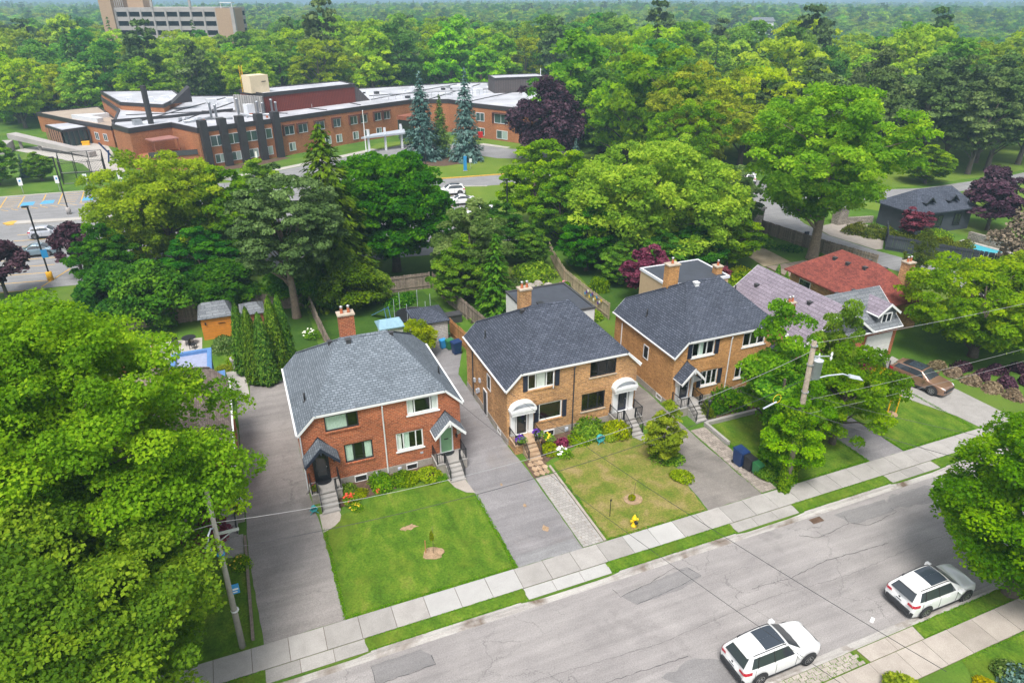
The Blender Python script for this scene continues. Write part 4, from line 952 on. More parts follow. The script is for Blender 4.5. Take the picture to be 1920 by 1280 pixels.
k = MB(); k.prism([(8.82, 12.2), (9.7, 12.2), (9.7, 14.1), (8.82, 14.1)], 0, 2.4); k.build('porch', 'blue_trim', ex)

# --- lilac metal roofed house with dormer
H = thing('detached_house', 'brick house with lilac metal roof, front gable, small dormer and white garage door', 'house', (39.6, 36.0, 0))
m = MB(); m.prism([(0, 0), (6.3, 0), (6.3, 9.5), (0, 9.5)], 0, 3.3); m.prism([(6.32, .4), (10.6, .4), (10.6, 6.0), (6.32, 6.0)], 0, 3.0); m.build('wall', 'brick_red', H)
g_ = MB(); g_.extr([(0.0, -.01, 3.3), (6.3, -.01, 3.3), (3.15, -.01, 5.75)], (0, -.01, 0), (0, .15, 0)); g_.build('gable', 'shingle_slate', H)
def gable_roof(par, name, ax, lo, hi, c, half, ze, zr, mat, T=.1, trim='white'):
    """ridge along y when ax == 'y', else along x"""
    m = MB(); P = []
    for t in (lo, hi):
        for d, z in ((-half, ze), (0, zr), (half, ze)):
            P.append((c+d, t, z) if ax == 'y' else (t, c+d, z))
    Q = [(x, y, z-T) for x, y, z in P]
    m.add(P+Q, [(0, 1, 4, 3), (1, 2, 5, 4), (6, 9, 10, 7), (7, 10, 11, 8), (0, 6, 7, 1), (1, 7, 8, 2), (3, 4, 10, 9), (4, 5, 11, 10), (0, 3, 9, 6), (2, 8, 11, 5)])
    r = m.build(name, mat, par)
    if trim:
        for t, s in ((lo, -1), (hi, 1)):
            for d in (-1, 1):
                b = MB(); a0 = (c+d*half, t, ze) if ax == 'y' else (t, c+d*half, ze); a1 = (c, t, zr) if ax == 'y' else (t, c, zr)
                off = Vector((0, s*.04, 0)) if ax == 'y' else Vector((s*.04, 0, 0)); o0 = off*.1
                b.extr([Vector(a0)+o0-Vector((0, 0, .01)), Vector(a1)+o0-Vector((0, 0, .01)), Vector(a1)+o0-Vector((0, 0, .24)), Vector(a0)+o0-Vector((0, 0, .22))], (0, 0, 0), off); b.build('rake_board', trim, r)
        for d in (-1, 1):
            b = MB(); e0 = (c+d*(half+.05), lo, ze-.06) if ax == 'y' else (lo, c+d*(half+.05), ze-.06); e1 = (c+d*(half+.05), hi, ze-.06) if ax == 'y' else (hi, c+d*(half+.05), ze-.06)
            b.tube([e0, e1], .06, 6); b.build('gutter', trim, r)
    return r
r4 = gable_roof(H, 'roof', 'y', -.45, 9.9, 3.15, 3.65, 3.3, 6.0, 'shingle_lilac')
r4b = gable_roof(H, 'roof', 'x', 3.9, 10.2, 2.8, 3.1, 3.15, 5.55, 'shingle_slate')
dm = MB(); dm.box(7.7, 9.7, .25, 2.2, 3.3, 4.35); dmo = dm.build('dormer', 'shingle_slate', H)
gable_roof(dmo, 'dormer_roof', 'y', 0.0, 2.6, 8.7, 1.25, 4.3, 5.2, 'shingle_lilac')
g2 = MB(); g2.extr([(7.7, .24, 4.35), (9.7, .24, 4.35), (8.7, .24, 5.05)], (0, 0, 0), (0, .1, 0)); g2.build('gable', 'shingle_slate', dmo)
window(dmo, 8.15, 9.25, 3.42, 4.3, [.5], 'white', y=.12, sill='white', glass='glass_dark')
g3 = MB(); g3.box(7.2, 10.1, .33, .4-.004, .05, 2.3); gd = g3.build('garage_door', 'white_stucco', H)
for i in range(4):
    q = MB(); q.box(7.25, 10.05, .315, .33, .1+i*.55, .1+i*.55+.5); q.build('garage_panel', 'white_stucco', gd)
for x, y in ((1.2, 5.0), (1.6, 8.0), (2.2, 2.4), (4.4, 6.4)):
    roof_vent(H, x, y, 3.3+2.7/3.65*(3.65-abs(x-3.15)), .3)
for x in (6.3, 8.2): roof_vent(H, x, 3.5, 5.0, .28)
chimney(H, -.25+.6, 2.6, .7, .5, 3.5, 5.6, 'brick_red', 2)
window(H, 1.5, 3.9, 1.0, 2.6, [.5], 'white', y=-.14, sill='white', glass='glass_dark')
rail(H, [(6.0, -2.0, 0.1), (7.6, -2.0, 0.1)], 1.0, 'bin_black')
downpipe(H, -.05, -.1, .1, 3.2, 'white')

# --- red roofed bungalow
H = thing('detached_house', 'brick bungalow with broad red shingle hip roof behind the lilac roof', 'house', (50.8, 39.6, 0))
m = MB(); m.prism([(0, 0), (6.0, 0), (6.0, 10.2), (0, 10.2)], 0, 3.1); m.build('wall', 'brick_buff', H)
m = MB(); ov = .5; x0, x1, y0, y1 = -ov, 6+ov, -ov, 10.2+ov; ze, zr = 3.05, 5.7
P = [(x0, y0, ze), (x1, y0, ze), (x1, y1, ze), (x0, y1, ze), (3, y0+3.4, zr), (3, y1-3.4, zr)]; Q = [(x, y, z-.12) for x, y, z in P]
m.add(P+Q, [(0, 1, 4), (1, 2, 5, 4), (2, 3, 5), (3, 0, 4, 5), (9, 8, 7, 6), (0, 6, 7, 1), (1, 7, 8, 2), (2, 8, 9, 3), (3, 9, 6, 0)]); m.build('roof', 'shingle_red', H)
for y, x in ((3.6, 2.2), (4.3, 3.4), (5.4, 2.0), (2.9, 3.9), (7, 2.0)): roof_vent(H, x, y, 3.05+2.65/3.5*(3.5-abs(x-3)), .32)
chimney(H, 4.6, 1.2, .8, .8, 3.0, 6.2, 'brick_buff', 2)
swin(H, 0, 7.4, 8.9, 1.3, 2.6); window(H, 1.0, 3.0, 1.0, 2.4, [.5], 'white', y=-.14, glass='glass_dark', sill='white')

# --- black clad house with grey roof, over the side street
H = thing('black_house', 'black clad house with dark grey pitched roof and tiny gable dormers', 'house', (80.6, 60.0, 0), radians(-3))
m = MB(); m.prism([(0, 0), (9.6, 0), (9.6, 6.0), (0, 6.0)], 0, 3.0); m.build('wall', 'membrane', H)
m = MB(); P = [(-.5, -.5, 2.95), (10.1, -.5, 2.95), (10.1, 6.5, 2.95), (-.5, 6.5, 2.95), (2.4, 3, 5.2), (8.4, 3, 5.2)]; Q = [(x, y, z-.14) for x, y, z in P]
m.add(P+Q, [(0, 1, 5, 4), (1, 2, 5), (2, 3, 4, 5), (3, 0, 4), (9, 8, 7, 6), (0, 6, 7, 1), (1, 7, 8, 2), (2, 8, 9, 3), (3, 9, 6, 0)]); m.build('roof', 'shingle_dark', H)
gable_roof(H, 'dormer_roof', 'y', .4, 2.6, 6.4, .8, 4.0, 4.75, 'shingle_dark', trim='black'); gable_roof(H, 'dormer_roof', 'y', .4, 2.6, 2.4, .8, 4.0, 4.75, 'shingle_dark', trim='black')
window(H, 6.6, 7.8, .8, 2.3, [.5], 'black_trim', y=-.14, glass='glass_dark', sill=None); window(H, 3.0, 4.6, .8, 2.3, [.5], 'black_trim', y=-.14, glass='glass_dark', sill=None)

# --- sheds and small garages
def shed(name, label, x0, x1, y0, y1, h, rise, wall, roof, hip=0.5, rz=0, ov=.2):
    H = thing(name, label, 'shed', (x0, y0, 0), rz); w, d = x1-x0, y1-y0
    m = MB(); m.prism([(0, 0), (w, 0), (w, d), (0, d)], 0, h); wl_ = m.build('wall', wall, H)
    m = MB(); k = hip; P = [(-ov, -ov, h), (w+ov, -ov, h), (w+ov, d+ov, h), (-ov, d+ov, h), (k, d*.5, h+rise), (w-k, d*.5, h+rise)]; Q = [(x, y, z-.08) for x, y, z in P]
    m.add(P+Q, [(0, 1, 5, 4), (1, 2, 5), (2, 3, 4, 5), (3, 0, 4), (9, 8, 7, 6), (0, 6, 7, 1), (1, 7, 8, 2), (2, 8, 9, 3), (3, 9, 6, 0)]); m.build('roof', roof, H)
    return H
s_ = shed('garden_shed', 'bright orange garden shed with grey roof beside the patio', -5.0, -2.5, 61.6, 64.6, 2.15, .9, 'orange_wood', 'shingle_slate', .3)
k = MB(); k.box(.3, .42, -.12, -.004, 1.5, 1.7); k.build('lantern', 'black', s_); k = MB(); k.box(1.4, 2.0, -.06, -.004, 1.45, 1.5); k.build('hanging_rod', 'black', s_)
for i in range(1, 9): 
    k = MB(); k.box(.02, 2.48, -.012, -.003, i*.25-.012, i*.25+.0); k.build('board_seam', 'garage_wood', s_)
shed('garden_shed', 'small red-brown shed with grey roof behind the cedars', -1.5, .3, 61.8, 64.2, 1.9, .6, 'redbrown_wood', 'shingle_slate', .5)
s_ = shed('back_garage', 'siding clad garage with dark hip roof behind the red brick house', 12.5, 15.2, 52.6, 55.8, 2.45, .75, 'siding', 'shingle_dark', 1.2)
k = MB(); k.box(.1, 2.5, -.05, -.004, .05, 2.1); gd = k.build('garage_door', 'siding', s_)
shed('back_shed', 'small pale shed with teal metal roof beside the back garage', 9.5, 11.4, 53.6, 55.2, 2.1, .5, 'white_stucco', 'teal_roof', .1)
k = MB(); k.box(0, 2.2, 0, .9, 0, .75); k.box(-.05, 2.25, -.05, .95, .75, .85); k.build('storage_box', 'dark_grey', label='dark grey storage box on the grass beside the back garage', cat='box', loc=(15.6, 56.6, 0))

# ------------------------------------------------------------------ fences: every board its own piece
bmesh_cache = {}
def fence(label, pts, h=1.8, mat='wood_grey', bw=0.15, gap=0.01, name='board_fence', z0=0.0, cap=True):
    F = thing(name, label, 'fence', (pts[0][0], pts[0][1], 0)); o = Vector(pts[0])
    key = (mat, h, bw)
    if key not in bmesh_cache:
        b = MB(); b.prism([(-bw/2, -.012), (bw/2, -.012), (bw/2, .012), (-bw/2, .012)], 0.03, h); bmesh_cache[key] = b.mesh('board', mat)
        p = MB(); p.box(-.05, .05, -.05, .05, 0, h+.06); bmesh_cache[(key, 'post')] = p.mesh('post', mat)
    for i in range(len(pts)-1):
        a, b = Vector(pts[i])-o, Vector(pts[i+1])-o; d = b-a; L_ = d.length; ang = atan2(d.y, d.x); n = int(L_/(bw+gap)); nrm = Vector((-d.y, d.x)).normalized()*.04
        for k in range(n):
            p = a+d*((k+.5)/n)
            ob = inst('board', bmesh_cache[key], F, (p.x+nrm.x, p.y+nrm.y, random.uniform(-.03, .02)), ang); ob.rotation_euler = (random.uniform(-.02, .02), random.uniform(-.012, .012), ang)
        m = max(1, int(L_/2.4))
        for k in range(m+1):
            p = a+d*(k/m); inst('post', bmesh_cache[(key, 'post')], F, (p.x, p.y, 0), ang)
        r = MB()
        for zz in (.35, h-.3): r.extr([(a.x, a.y, zz), (a.x, a.y, zz+.09), (a.x-nrm.x*.8, a.y-nrm.y*.8, zz+.09), (a.x-nrm.x*.8, a.y-nrm.y*.8, zz)], a.to_3d(), b.to_3d())
        r.build('fence_rail', mat, F)
    return F
fence('weathered board fence at the back of the red brick house garden', [(12.0, 66.2), (17.3, 66.0)], 1.8)
fence('long grey board fence between the back garage and the buff house garden', [(17.6, 65.8), (17.9, 61), (18.4, 57), (18.9, 52.6)], 1.8)
fence('grey board fence left of the red brick house garden', [(4.7, 65.6), (4.85, 60), (5.2, 52.5)], 1.7)
fence('pale board fence with hanging ornaments beside the dark flat roof', [(33.4, 70.5), (32.3, 66.6), (31.2, 62), (31.0, 57), (31.0, 51.8)], 1.7, 'wood_pale')
fence('short new orange board fence behind the wheelie bins', [(15.9, 54.2), (16.3, 50.8)], 1.7, 'wood_orange')
fence('tall dark board fence behind the orange shed', [(-11.5, 66.6), (-6.2, 66.4), (0.6, 66.2), (4.2, 66)], 1.8, 'wood_grey')
fence('leaning grey board fence behind the dirt yard', [(55.2, 66.4), (61.4, 66.7)], 1.8)
fence('grey board fence along the side street beside the big leaning trunk', [(63.2, 68.4), (63.9, 63), (64.6, 58.2), (66.0, 52.5)], 1.7)
fence('brown board fence section by the big maple', [(-8.6, 56.0), (-8.9, 60.5)], 1.8, 'wood_orange')
fence('black slatted screen fence in front of the pool hedge', [(77.4, 61.4), (72.7, 57.1), (75.6, 51.9), (79, 46.5)], 1.9, 'membrane', .2)
wv = thing('ornament_row', 'row of small coloured ornaments hung on the pale board fence', 'ornament', (30.9, 56.5, 0))
for i in range(12):
    q = MB(); q.lathe([(0, -.02), (.13, 0), (.13, .02), (0, .04)], 8, (0, -i*.28, 1.0+.25*((i*7) % 3)), 'y'); q.v = [(y*1.0+0, x-i*.28*0, z) for x, y, z in q.v]
    q = MB(); q.box(-.05, -.02, -i*.3-.12, -i*.3+.12, .85+.25*((i*7) % 3), 1.1+.25*((i*7) % 3)); q.build('ornament', ('sign_blue', 'petal_purple', 'petal_white', 'petal_yellow')[i % 4], wv)

# ------------------------------------------------------------------ the school
SC = thing('school_building', 'long two storey brick school with white flat roof and black piers', 'school', (0, 0, 0))
MAIN = [(-19.2, 147.4), (-16.0, 140.8), (-9.3, 145.3), (-4.8, 136.7), (9.4, 143.2), (20.5, 149.6), (40.0, 160.2), (48.2, 157.6), (51.0, 149.5), (58.6, 136.7), (74, 144), (88, 182), (63, 191), (3, 184), (-26, 193), (-20, 168)]
ZP = 7.1
m = MB(); m.prism(MAIN, 0, ZP-.3, top=True); m.build('wall', 'brick_school', SC)
m = MB(); ring(m, MAIN, .25, .08, ZP-.75, ZP+.12); m.build('parapet', 'parapet', SC)
m = MB(); m.prism(offset(MAIN, -.3), ZP-.25, ZP-.12); rfS = m.build('flat_roof', 'roof_white', SC)
LOW = [(-40, 194), (-30.5, 178.2), (-21.9, 165.4), (-20.2, 169.2), (-26.2, 193.4), (-28, 200)]
m = MB(); m.prism(LOW, 0, 4.0); m.build('low_wing_wall', 'brick_school', SC)
m = MB(); ring(m, LOW, .25, .08, 3.5, 4.3); m.build('parapet', 'parapet', SC)
m = MB(); m.prism(offset(LOW, -.3), 4.0, 4.12); m.build('flat_roof', 'roof_gravel', SC)
ENT = [(-36, 178.6), (-31.5, 169.4), (-27.2, 172.6), (-31.6, 179.5)]
m = MB(); m.prism(offset(ENT, -.3), 0, 3.0); en = m.build('entrance_hall', 'glass_school', SC)
m = MB(); m.prism(ENT, 3.0, 3.5); m.build('entrance_roof', 'parapet', en); m = MB(); m.prism(offset(ENT, -.25), 3.5, 3.54); m.build('entrance_roof_sheet', 'roof_white', en)
for (a, b, n, mt) in ((ENT[1], ENT[2], 5, 'black_trim'), (ENT[0], ENT[1], 7, 'garage_wood')):
    for i in range(n+1):
        p = Vector(a).lerp(Vector(b), i/n); q = MB(); q.box(p.x-.12, p.x+.12, p.y-.12, p.y+.12, 0, 3.0); q.build('mullion', mt, en)
# upper roofs and steps in level
m = MB(); T2 = [(-25.6, 191.5), (-19.5, 168.4), (-11, 161), (-8, 175), (-10, 187.5)]
m.prism(T2, ZP-.1, 8.3); m.build('raised_roof_wall', 'brick_school', SC); m = MB(); ring(m, T2, .25, .08, 7.9, 8.55); m.build('parapet', 'parapet', SC); m = MB(); m.prism(offset(T2, -.3), 8.3, 8.4); m.build('flat_roof', 'roof_white', SC)
m = MB(); m.prism([(-19.6, 150.8), (-9.4, 152.7), (2, 158), (2, 158.35), (-9.5, 153.1), (-19.6, 151.2)], ZP-.1, 7.5); m.build('roof_upstand', 'parapet', SC)
PH = [(8.0, 151.6), (28.0, 162.3), (26.2, 169.8), (4.0, 160)]
m = MB(); m.prism(PH, ZP-.12, 10.6); ph = m.build('penthouse', 'cladding_maroon', SC); m = MB(); ring(m, PH, .2, .1, 10.2, 10.9); m.build('parapet', 'parapet', ph); m = MB(); m.prism(offset(PH, -.25), 10.6, 10.7); m.build('flat_roof', 'roof_white', ph)
m = MB(); m.prism([(2.8, 156.2), (7.9, 151.0), (7.6, 150.6), (2.4, 155.8)], ZP-.1, 10.4); m.build('louvre_wall', 'cladding_galv', ph)
m = MB(); m.prism([(6.0, 153.6), (9.6, 155.4), (8.2, 158.2), (4.6, 156.4)], 10.7, 14.0); ct = m.build('cooling_tower', 'cream', ph)
m = MB(); m.prism([(8.2, 154.55), (9.1, 155.0), (9.08, 154.98), (8.22, 154.52)], 12.7, 12.85); m.build('tower_mark', 'black', ct)
m = MB()
for s in (0, 1): m.tube([(4.4+s*.5, 156.4+s*.25, 10.7), (4.4+s*.5, 156.4+s*.25, 15.8)], .05, 6)
for i in range(12): m.tube([(4.4, 156.4, 10.9+i*.4), (4.9, 156.65, 10.9+i*.4)], .03, 5)
m.build('ladder', 'yellow', ct)
w = MB(); a, b = Vector((28.0, 162.0)), Vector((29.3, 159.5)); c_ = Vector((24.6, 168.0))
w.add([(27.9, 162.4, 7), (31.6, 164.4, 7), (29.8, 169.4, 7), (26.2, 169.7, 7), (27.9, 162.4, 10.8), (26.2, 169.7, 10.8)], [(0, 1, 4), (3, 5, 2), (1, 2, 5, 4), (0, 4, 5, 3), (0, 3, 2, 1)]); w.build('sloped_clerestory', 'cladding_grey', SC)
w = MB(); w.add([(-9.5, 163.5, 8.3), (-5.6, 165.2, 8.3), (-6.2, 168.6, 8.3), (-10.1, 166.8, 8.3), (-5.6, 165.2, 11.3), (-6.2, 168.6, 11.3)], [(0, 1, 4), (3, 5, 2), (0, 4, 5, 3), (1, 2, 5, 4), (0, 3, 2, 1)]); w.build('sloped_clerestory', 'parapet', SC)
GB = [(62.4, 165.4), (76.6, 165.4), (76.8, 172.5), (63.6, 173)]
m = MB(); m.prism(GB, ZP-.12, 10.3); gb = m.build('roof_plant_room', 'cladding_grey', SC); m = MB(); ring(m, GB, .2, .08, 10.1, 10.55); m.build('parapet', 'parapet', gb); m = MB(); m.prism(offset(GB, -.25), 10.3, 10.4); m.build('flat_roof', 'roof_white', gb)
m = MB(); m.tube([(75.4, 167, 10.4), (75.4, 167, 12.2)], .1, 8); m.build('vent_pipe', 'white', gb)
m = MB(); m.prism([(-12.7+.5*cos(a), 146.7+.5*sin(a)) for a in np.linspace(0, 2*pi, 9)[:-1]], ZP-.12, 13.6); m.build('boiler_stack', 'pier', SC)
m = MB(); m.box(-15.6, -14.2, 145.6, 146.8, ZP-.12, 7.9, .4); m.build('roof_unit', 'galvanised', SC)
for x, y, h in ((-2.2, 147.6, 3.0), (-1.3, 148.3, 2.4), (2.8, 149.6, 3.2), (6.4, 148.8, 2.6), (7.4, 149.6, 2.2), (9.2, 151.0, 2.6), (10.0, 151.4, 2.0)):
    m = MB(); m.lathe([(.22, 0), (.22, h), (.3, h), (.3, h+.2), (.05, h+.3)], 10, (x, y, ZP-.12)); m.build('exhaust_pipe', 'galvanised', SC, True)
for (a, b) in (((-7, 144.8, 7.3), (-2.2, 147.6, 7.3)), ((-2.2, 147.6, 7.25), (1.5, 146.4, 7.25)), ((2.8, 149.6, 7.3), (6.2, 147.2, 7.3)), ((6.4, 148.8, 7.3), (9.6, 148.0, 7.3))):
    m = MB(); m.tube([a, b], .22, 8); m.build('duct', 'galvanised', SC, True)
m = MB(); m.prism([(4.6, 151.4), (6.9, 152.6), (6.2, 154.0), (3.9, 152.8)], ZP-.12, 8.9); m.build('roof_unit', 'white_metal', SC)
for x, y, s in ((14.4, 156.6, .8), (17.0, 157.0, .6), (-14.0, 168, .9), (-11, 172, .7), (-18, 172, .6), (56, 168, 1.3), (58.5, 166.5, 1.0), (68, 158, 1.0), (71, 158.6, .8), (-2, 170, 1), (2, 172, .8), (45, 176, 1)):
    m = MB(); m.box(x-s, x+s, y-s*.7, y+s*.7, ZP-.12 if x > -10 else 8.4, ZP+s*1.1 if x > -10 else 8.4+s, .3); m.build('roof_unit', 'white_metal', SC)
sk = MB(); P = [(-36, 183.5), (-29.4, 174.6), (-26.8, 178.6), (-25.6, 177.8), (-29.0, 172.6+.4), (-37.4, 182.6)]; sk.prism([(-31, 181), (-25, 172.5), (-24, 173.6), (-27, 178.4), (-23.6, 180.6), (-24.2, 181.6)], 4.12, 5.0); sk.build('skylight_curb', 'white_metal', SC)
rl_ = MB()
for i in range(16):
    p = Vector((32.5, 164.5)).lerp(Vector((58, 164)), i/15); rl_.box(p.x-.04, p.x+.04, p.y-.04, p.y+.04, ZP-.12, ZP+1.0)
rl_.tube([(32.5, 164.5, ZP+1), (58, 164, ZP+1)], .04, 5); rl_.tube([(32.5, 164.5, ZP+.5), (58, 164, ZP+.5)], .04, 5); rl_.build('roof_railing', 'galvanised', SC)
for a, b in (((-15, 150), (1, 181)), ((-8, 147), (6, 180)), ((12, 150), (-4, 160)), ((32, 165), (60, 188)), ((44, 160), (66, 186)), ((50, 152), (80, 176)), ((33, 172), (86, 176)), ((-18, 160), (4, 158)), ((20, 152), (17, 156)), ((28, 157), (26.5, 161))):
    a, b = Vector(a), Vector(b); d = (b-a).normalized(); q = Vector((-d.y, d.x))*.14; m = MB(); m.prism([(a-q)[:], (b-q)[:], (b+q)[:], (a+q)[:]], ZP-.12, ZP+.02); m.build('roof_seam', 'parapet', SC)
for i in range(26):
    x, y = random.uniform(32, 76), random.uniform(163, 184); s = random.uniform(.2, .5); m = MB(); m.box(x-s, x+s, y-s, y+s, ZP-.12, ZP+s, .4); m.build('roof_unit', ('white_metal', 'galvanised', 'dark_grey')[i % 3], SC)
for i in range(14):
    x, y = random.uniform(-8, 8), random.uniform(146, 151) ; s = random.uniform(.15, .35); m = MB(); m.box(x-s, x+s, y-s, y+s, ZP-.12, ZP+s*1.4, .4); m.build('roof_unit', ('white_metal', 'galvanised', 'clay')[i % 3], SC)
# windows with sun shades, placed along the facades
def on_edge(a, b, t):
    a, b = Vector(a), Vector(b); d = (b-a).normalized(); return a+d*t, d, Vector((d.y, -d.x))
def fwin(a, b, t, w, z0, z1, shade=True, pale=False, side=0.35):
    p, d, n = on_edge(a, b, t)
    P = lambda s, o: (p.x+d.x*s+n.x*o, p.y+d.y*s+n.y*o)
    f = MB(); fr = .1
    f.prism([P(0, .004), P(fr, .004), P(fr, .1), P(0, .1)], z0, z1); f.prism([P(w-fr, .004), P(w, .004), P(w, .1), P(w-fr, .1)], z0, z1)
    f.prism([P(fr, .004), P(w-fr, .004), P(w-fr, .1), P(fr, .1)], z1-fr, z1); f.prism([P(fr, .004), P(w-fr, .004), P(w-fr, .1), P(fr, .1)], z0, z0+fr); f.prism([P(w*.5-.05, .004), P(w*.5+.05, .004), P(w*.5+.05, .09), P(w*.5-.05, .09)], z0+fr, z1-fr)
    wn_ = f.build('window', 'white_metal', SC)
    for s0, s1, gm_ in ((fr, w*.5-.05, 'glass_school'), (w*.5+.05, w-fr, 'glass_pale' if pale else 'glass_school')):
        g_ = MB(); g_.prism([P(s0, .004), P(s1, .004), P(s1, .05), P(s0, .05)], z0+fr, z1-fr); g_.build('pane', gm_, wn_)
    if shade:
        s = MB(); s.prism([P(-side, .004), P(w, .004), P(w, .55), P(-side, .55)], z1+.02, z1+.3); s.prism([P(-side, .004), P(-side+.14, .004), P(-side+.14, .5), P(-side, .5)], z0, z1+.02); s.build('sun_shade', 'brown_siding', wn_)
E1, E2 = (-4.8, 136.7), (9.4, 143.2)
for i, t in enumerate((2.0, 5.1, 8.6, 11.6)): fwin(E1, E2, t, 2.5, 3.7, 5.6, False); fwin(E1, E2, t+.3, 1.9, .7, 2.3, False, True)
for t in (.3, 3.9, 7.3, 11.0, 14.4):
    p, d, n = on_edge(E1, E2, t); q = MB(); P = lambda s, o: (p.x+d.x*s+n.x*o, p.y+d.y*s+n.y*o)
    q.prism([P(0, -.5), P(1.25, -.5), P(1.25, 1.0), P(0, 1.0)], 0, 8.5); q.build('pier', 'pier', SC)
E3, E4 = (9.4, 143.2), (20.5, 149.6)
for t in (1.2, 4.4, 8.6): fwin(E3, E4, t, 2.2, 3.8, 5.5)
for t in (1.8, 10.6): fwin(E3, E4, t, 1.5, .7, 2.3, False, True)
E5 = (40.0, 160.2)
for t in (.2, 4.6, 7.3, 11.2, 13.8): fwin(E4, E5, t, 1.9, 3.8, 5.5)
for t in (.6, 5.0, 8.0, 11.5): fwin(E4, E5, t, 1.5, .7, 2.3, False, True)
F1, F2 = (51.0, 149.5), (58.6, 136.7)
fwin(F1, F2, 1.2, 2.4, 3.6, 5.4, False); fwin(F1, F2, 6.4, 3.6, 3.6, 5.6); fwin(F1, F2, 1.2, 2.4, .6, 2.2, False); fwin(F1, F2, 7.0, 3.0, .4, 2.2, False, True)
fwin((-21.9, 165.4), (-20.2, 169.2), .6, 1.6, 1.0, 2.5, False)
fwin((-30.5, 178.2), (-21.9, 165.4), 8.2, 1.5, 1.0, 2.5, False); fwin((-30.5, 178.2), (-21.9, 165.4), 11.6, 1.5, 1.0, 2.5, False)
# corner terrace with copper canopy
m = MB(); m.prism([(-15.6, 141.4), (-9.4, 145.0), (-5.4, 137.4), (-13.4, 137.2)], 0, 2.6); m.build('terrace', 'brick_school', SC)
m = MB(); m.prism([(-13.8, 141.5), (-9.8, 143.9), (-8.2, 140.5), (-12.4, 138.8)], 5.0, 5.2); m.build('terrace_canopy', 'copper_roof', SC)
for x, y in ((-12.3, 139.0), (-8.5, 140.6)):
    q = MB(); q.box(x-.08, x+.08, y-.08, y+.08, 2.6, 5.0); q.build('canopy_post', 'redbrown_wood', SC)
m = MB(); m.prism([(-13.4, 137.1), (-5.4, 137.3), (-5.4, 137.25), (-13.4, 137.05)], 2.6, 3.5); m.build('terrace_rail', 'dark_grey', SC)
# entrance canopy
CAN = [(24.4, 139.6), (33.9, 141.8), (34.7, 146.0), (27.4, 142.6)]
m = MB(); m.prism(CAN, 2.9, 3.25); cn = m.build('entrance_canopy', 'lamp_grey', SC)
for x, y in ((26.0, 140.6), (29.6, 141.6), (33.2, 142.4), (33.6, 144.6)):
    q = MB(); q.box(x-.2, x+.2, y-.2, y+.2, 0, 2.9); q.build('canopy_post', 'white_metal', cn)
    q = MB(); q.box(x-.22, x+.22, y-.1, y+.1, 3.25, 4.5); q.build('canopy_fin', 'white_metal', cn)
m = MB(); m.prism([(34.6, 151.6), (39.4, 154.4), (41, 151.6), (36.2, 148.8)], 4.4, 5.2); m.build('upper_canopy', 'redbrown_wood', SC)
m = MB(); m.prism([(34.8, 152), (38.9, 154.2), (38.9, 154.1), (34.9, 151.9)], 0.2, 4.2); m.build('entrance_glazing', 'glass_school', SC)

def tree_free(x, y): return True
# flag pole, court fence, ramp and sculpture in front of the school
f = thing('flag_pole', 'white flag pole on the lawn in front of the school canopy', 'pole', (24.7, 136.9, 0))
m = MB(); m.tube([(0, 0, 0), (0, 0, 8.5)], [.11, .06], 8); m.build('pole', 'white', f); m = MB(); m.lathe([(.0, 0), (.12, .08), (.0, .2)], 8, (0, 0, 8.5)); m.build('finial', 'white', f)
cf = thing('court_fence', 'tall black chain link cage by the school drive', 'fence', (-26.6, 133.2, 0))
cp = [(0, 0), (6.5, -.6), (5.4, 8.4), (-1.4, 8.2)]
for i in range(4):
    a, b = Vector(cp[i]), Vector(cp[(i+1) % 4]); n = 3
    for k in range(n):
        p = a.lerp(b, k/n); q = MB(); q.tube([(p.x, p.y, 0), (p.x, p.y, 3.8)], .07, 6); q.build('post', 'black', cf)
    q = MB()
    for zz in (.1, 1.9, 3.75): q.tube([(a.x, a.y, zz), (b.x, b.y, zz)], .045, 5)
    q.build('rail', 'black', cf)
    q = MB(); L_ = (b-a).length; n = int(L_/.45)
    for k in range(n):
        for sgn in (1, -1):
            t0 = k/n; t1 = min(1, max(0, t0+sgn*3.7/L_)); zz = 3.7*abs(t1-t0)*L_/3.7
            p0, p1 = a.lerp(b, t0), a.lerp(b, t1); q.tube([(p0.x, p0.y, .1), (p1.x, p1.y, .1+zz)], .012, 3, False)
    q.build('mesh_wire', 'black', cf)
rp = thing('concrete_ramp', 'sloping concrete access ramp on posts by the school entrance', 'ramp', (-36.0, 164.0, 0))
m = MB(); m.add([(-6, 9, 1.9), (10.5, -8, .1), (11.6, -7, .1), (-4.6, 10.4, 1.9), (-6, 9, 2.9), (10.5, -8, 1.0), (11.6, -7, 1.0), (-4.6, 10.4, 2.9)], [(0, 3, 2, 1), (4, 5, 6, 7), (0, 1, 5, 4), (1, 2, 6, 5), (2, 3, 7, 6), (3, 0, 4, 7)]); m.build('deck', 'concrete_wall', rp)
for t in (.1, .35, .6):
    x, y, z_ = -6+16.5*t+.5, 9-17*t+.6, 1.9-1.8*t; q = MB(); q.box(x-.25, x+.25, y-.25, y+.25, 0, z_); q.build('support', 'concrete_wall', rp)
m = MB(); m.box(-9.5, -5, 2, 8, 0, 1.8); m.build('abutment', 'concrete_wall', rp)
sc_ = thing('steel_sculpture', 'dark blue triangular steel frame on the school forecourt', 'sculpture', (-21.5, 148.6, 0))
m = MB(); m.tube([(0, 0, 0), (.5, 0, 2.4)], .16, 6); m.tube([(-.8, 0, 3.9), (1.5, 0, .2)], .16, 6); m.tube([(0, 0, .2), (1.6, 0, .2)], .16, 6); m.build('frame', 'bin_blue', sc_)
bn = thing('yellow_bin', 'yellow salt bin beside the glazed school entrance', 'bin', (-28.0, 171.0, 0))
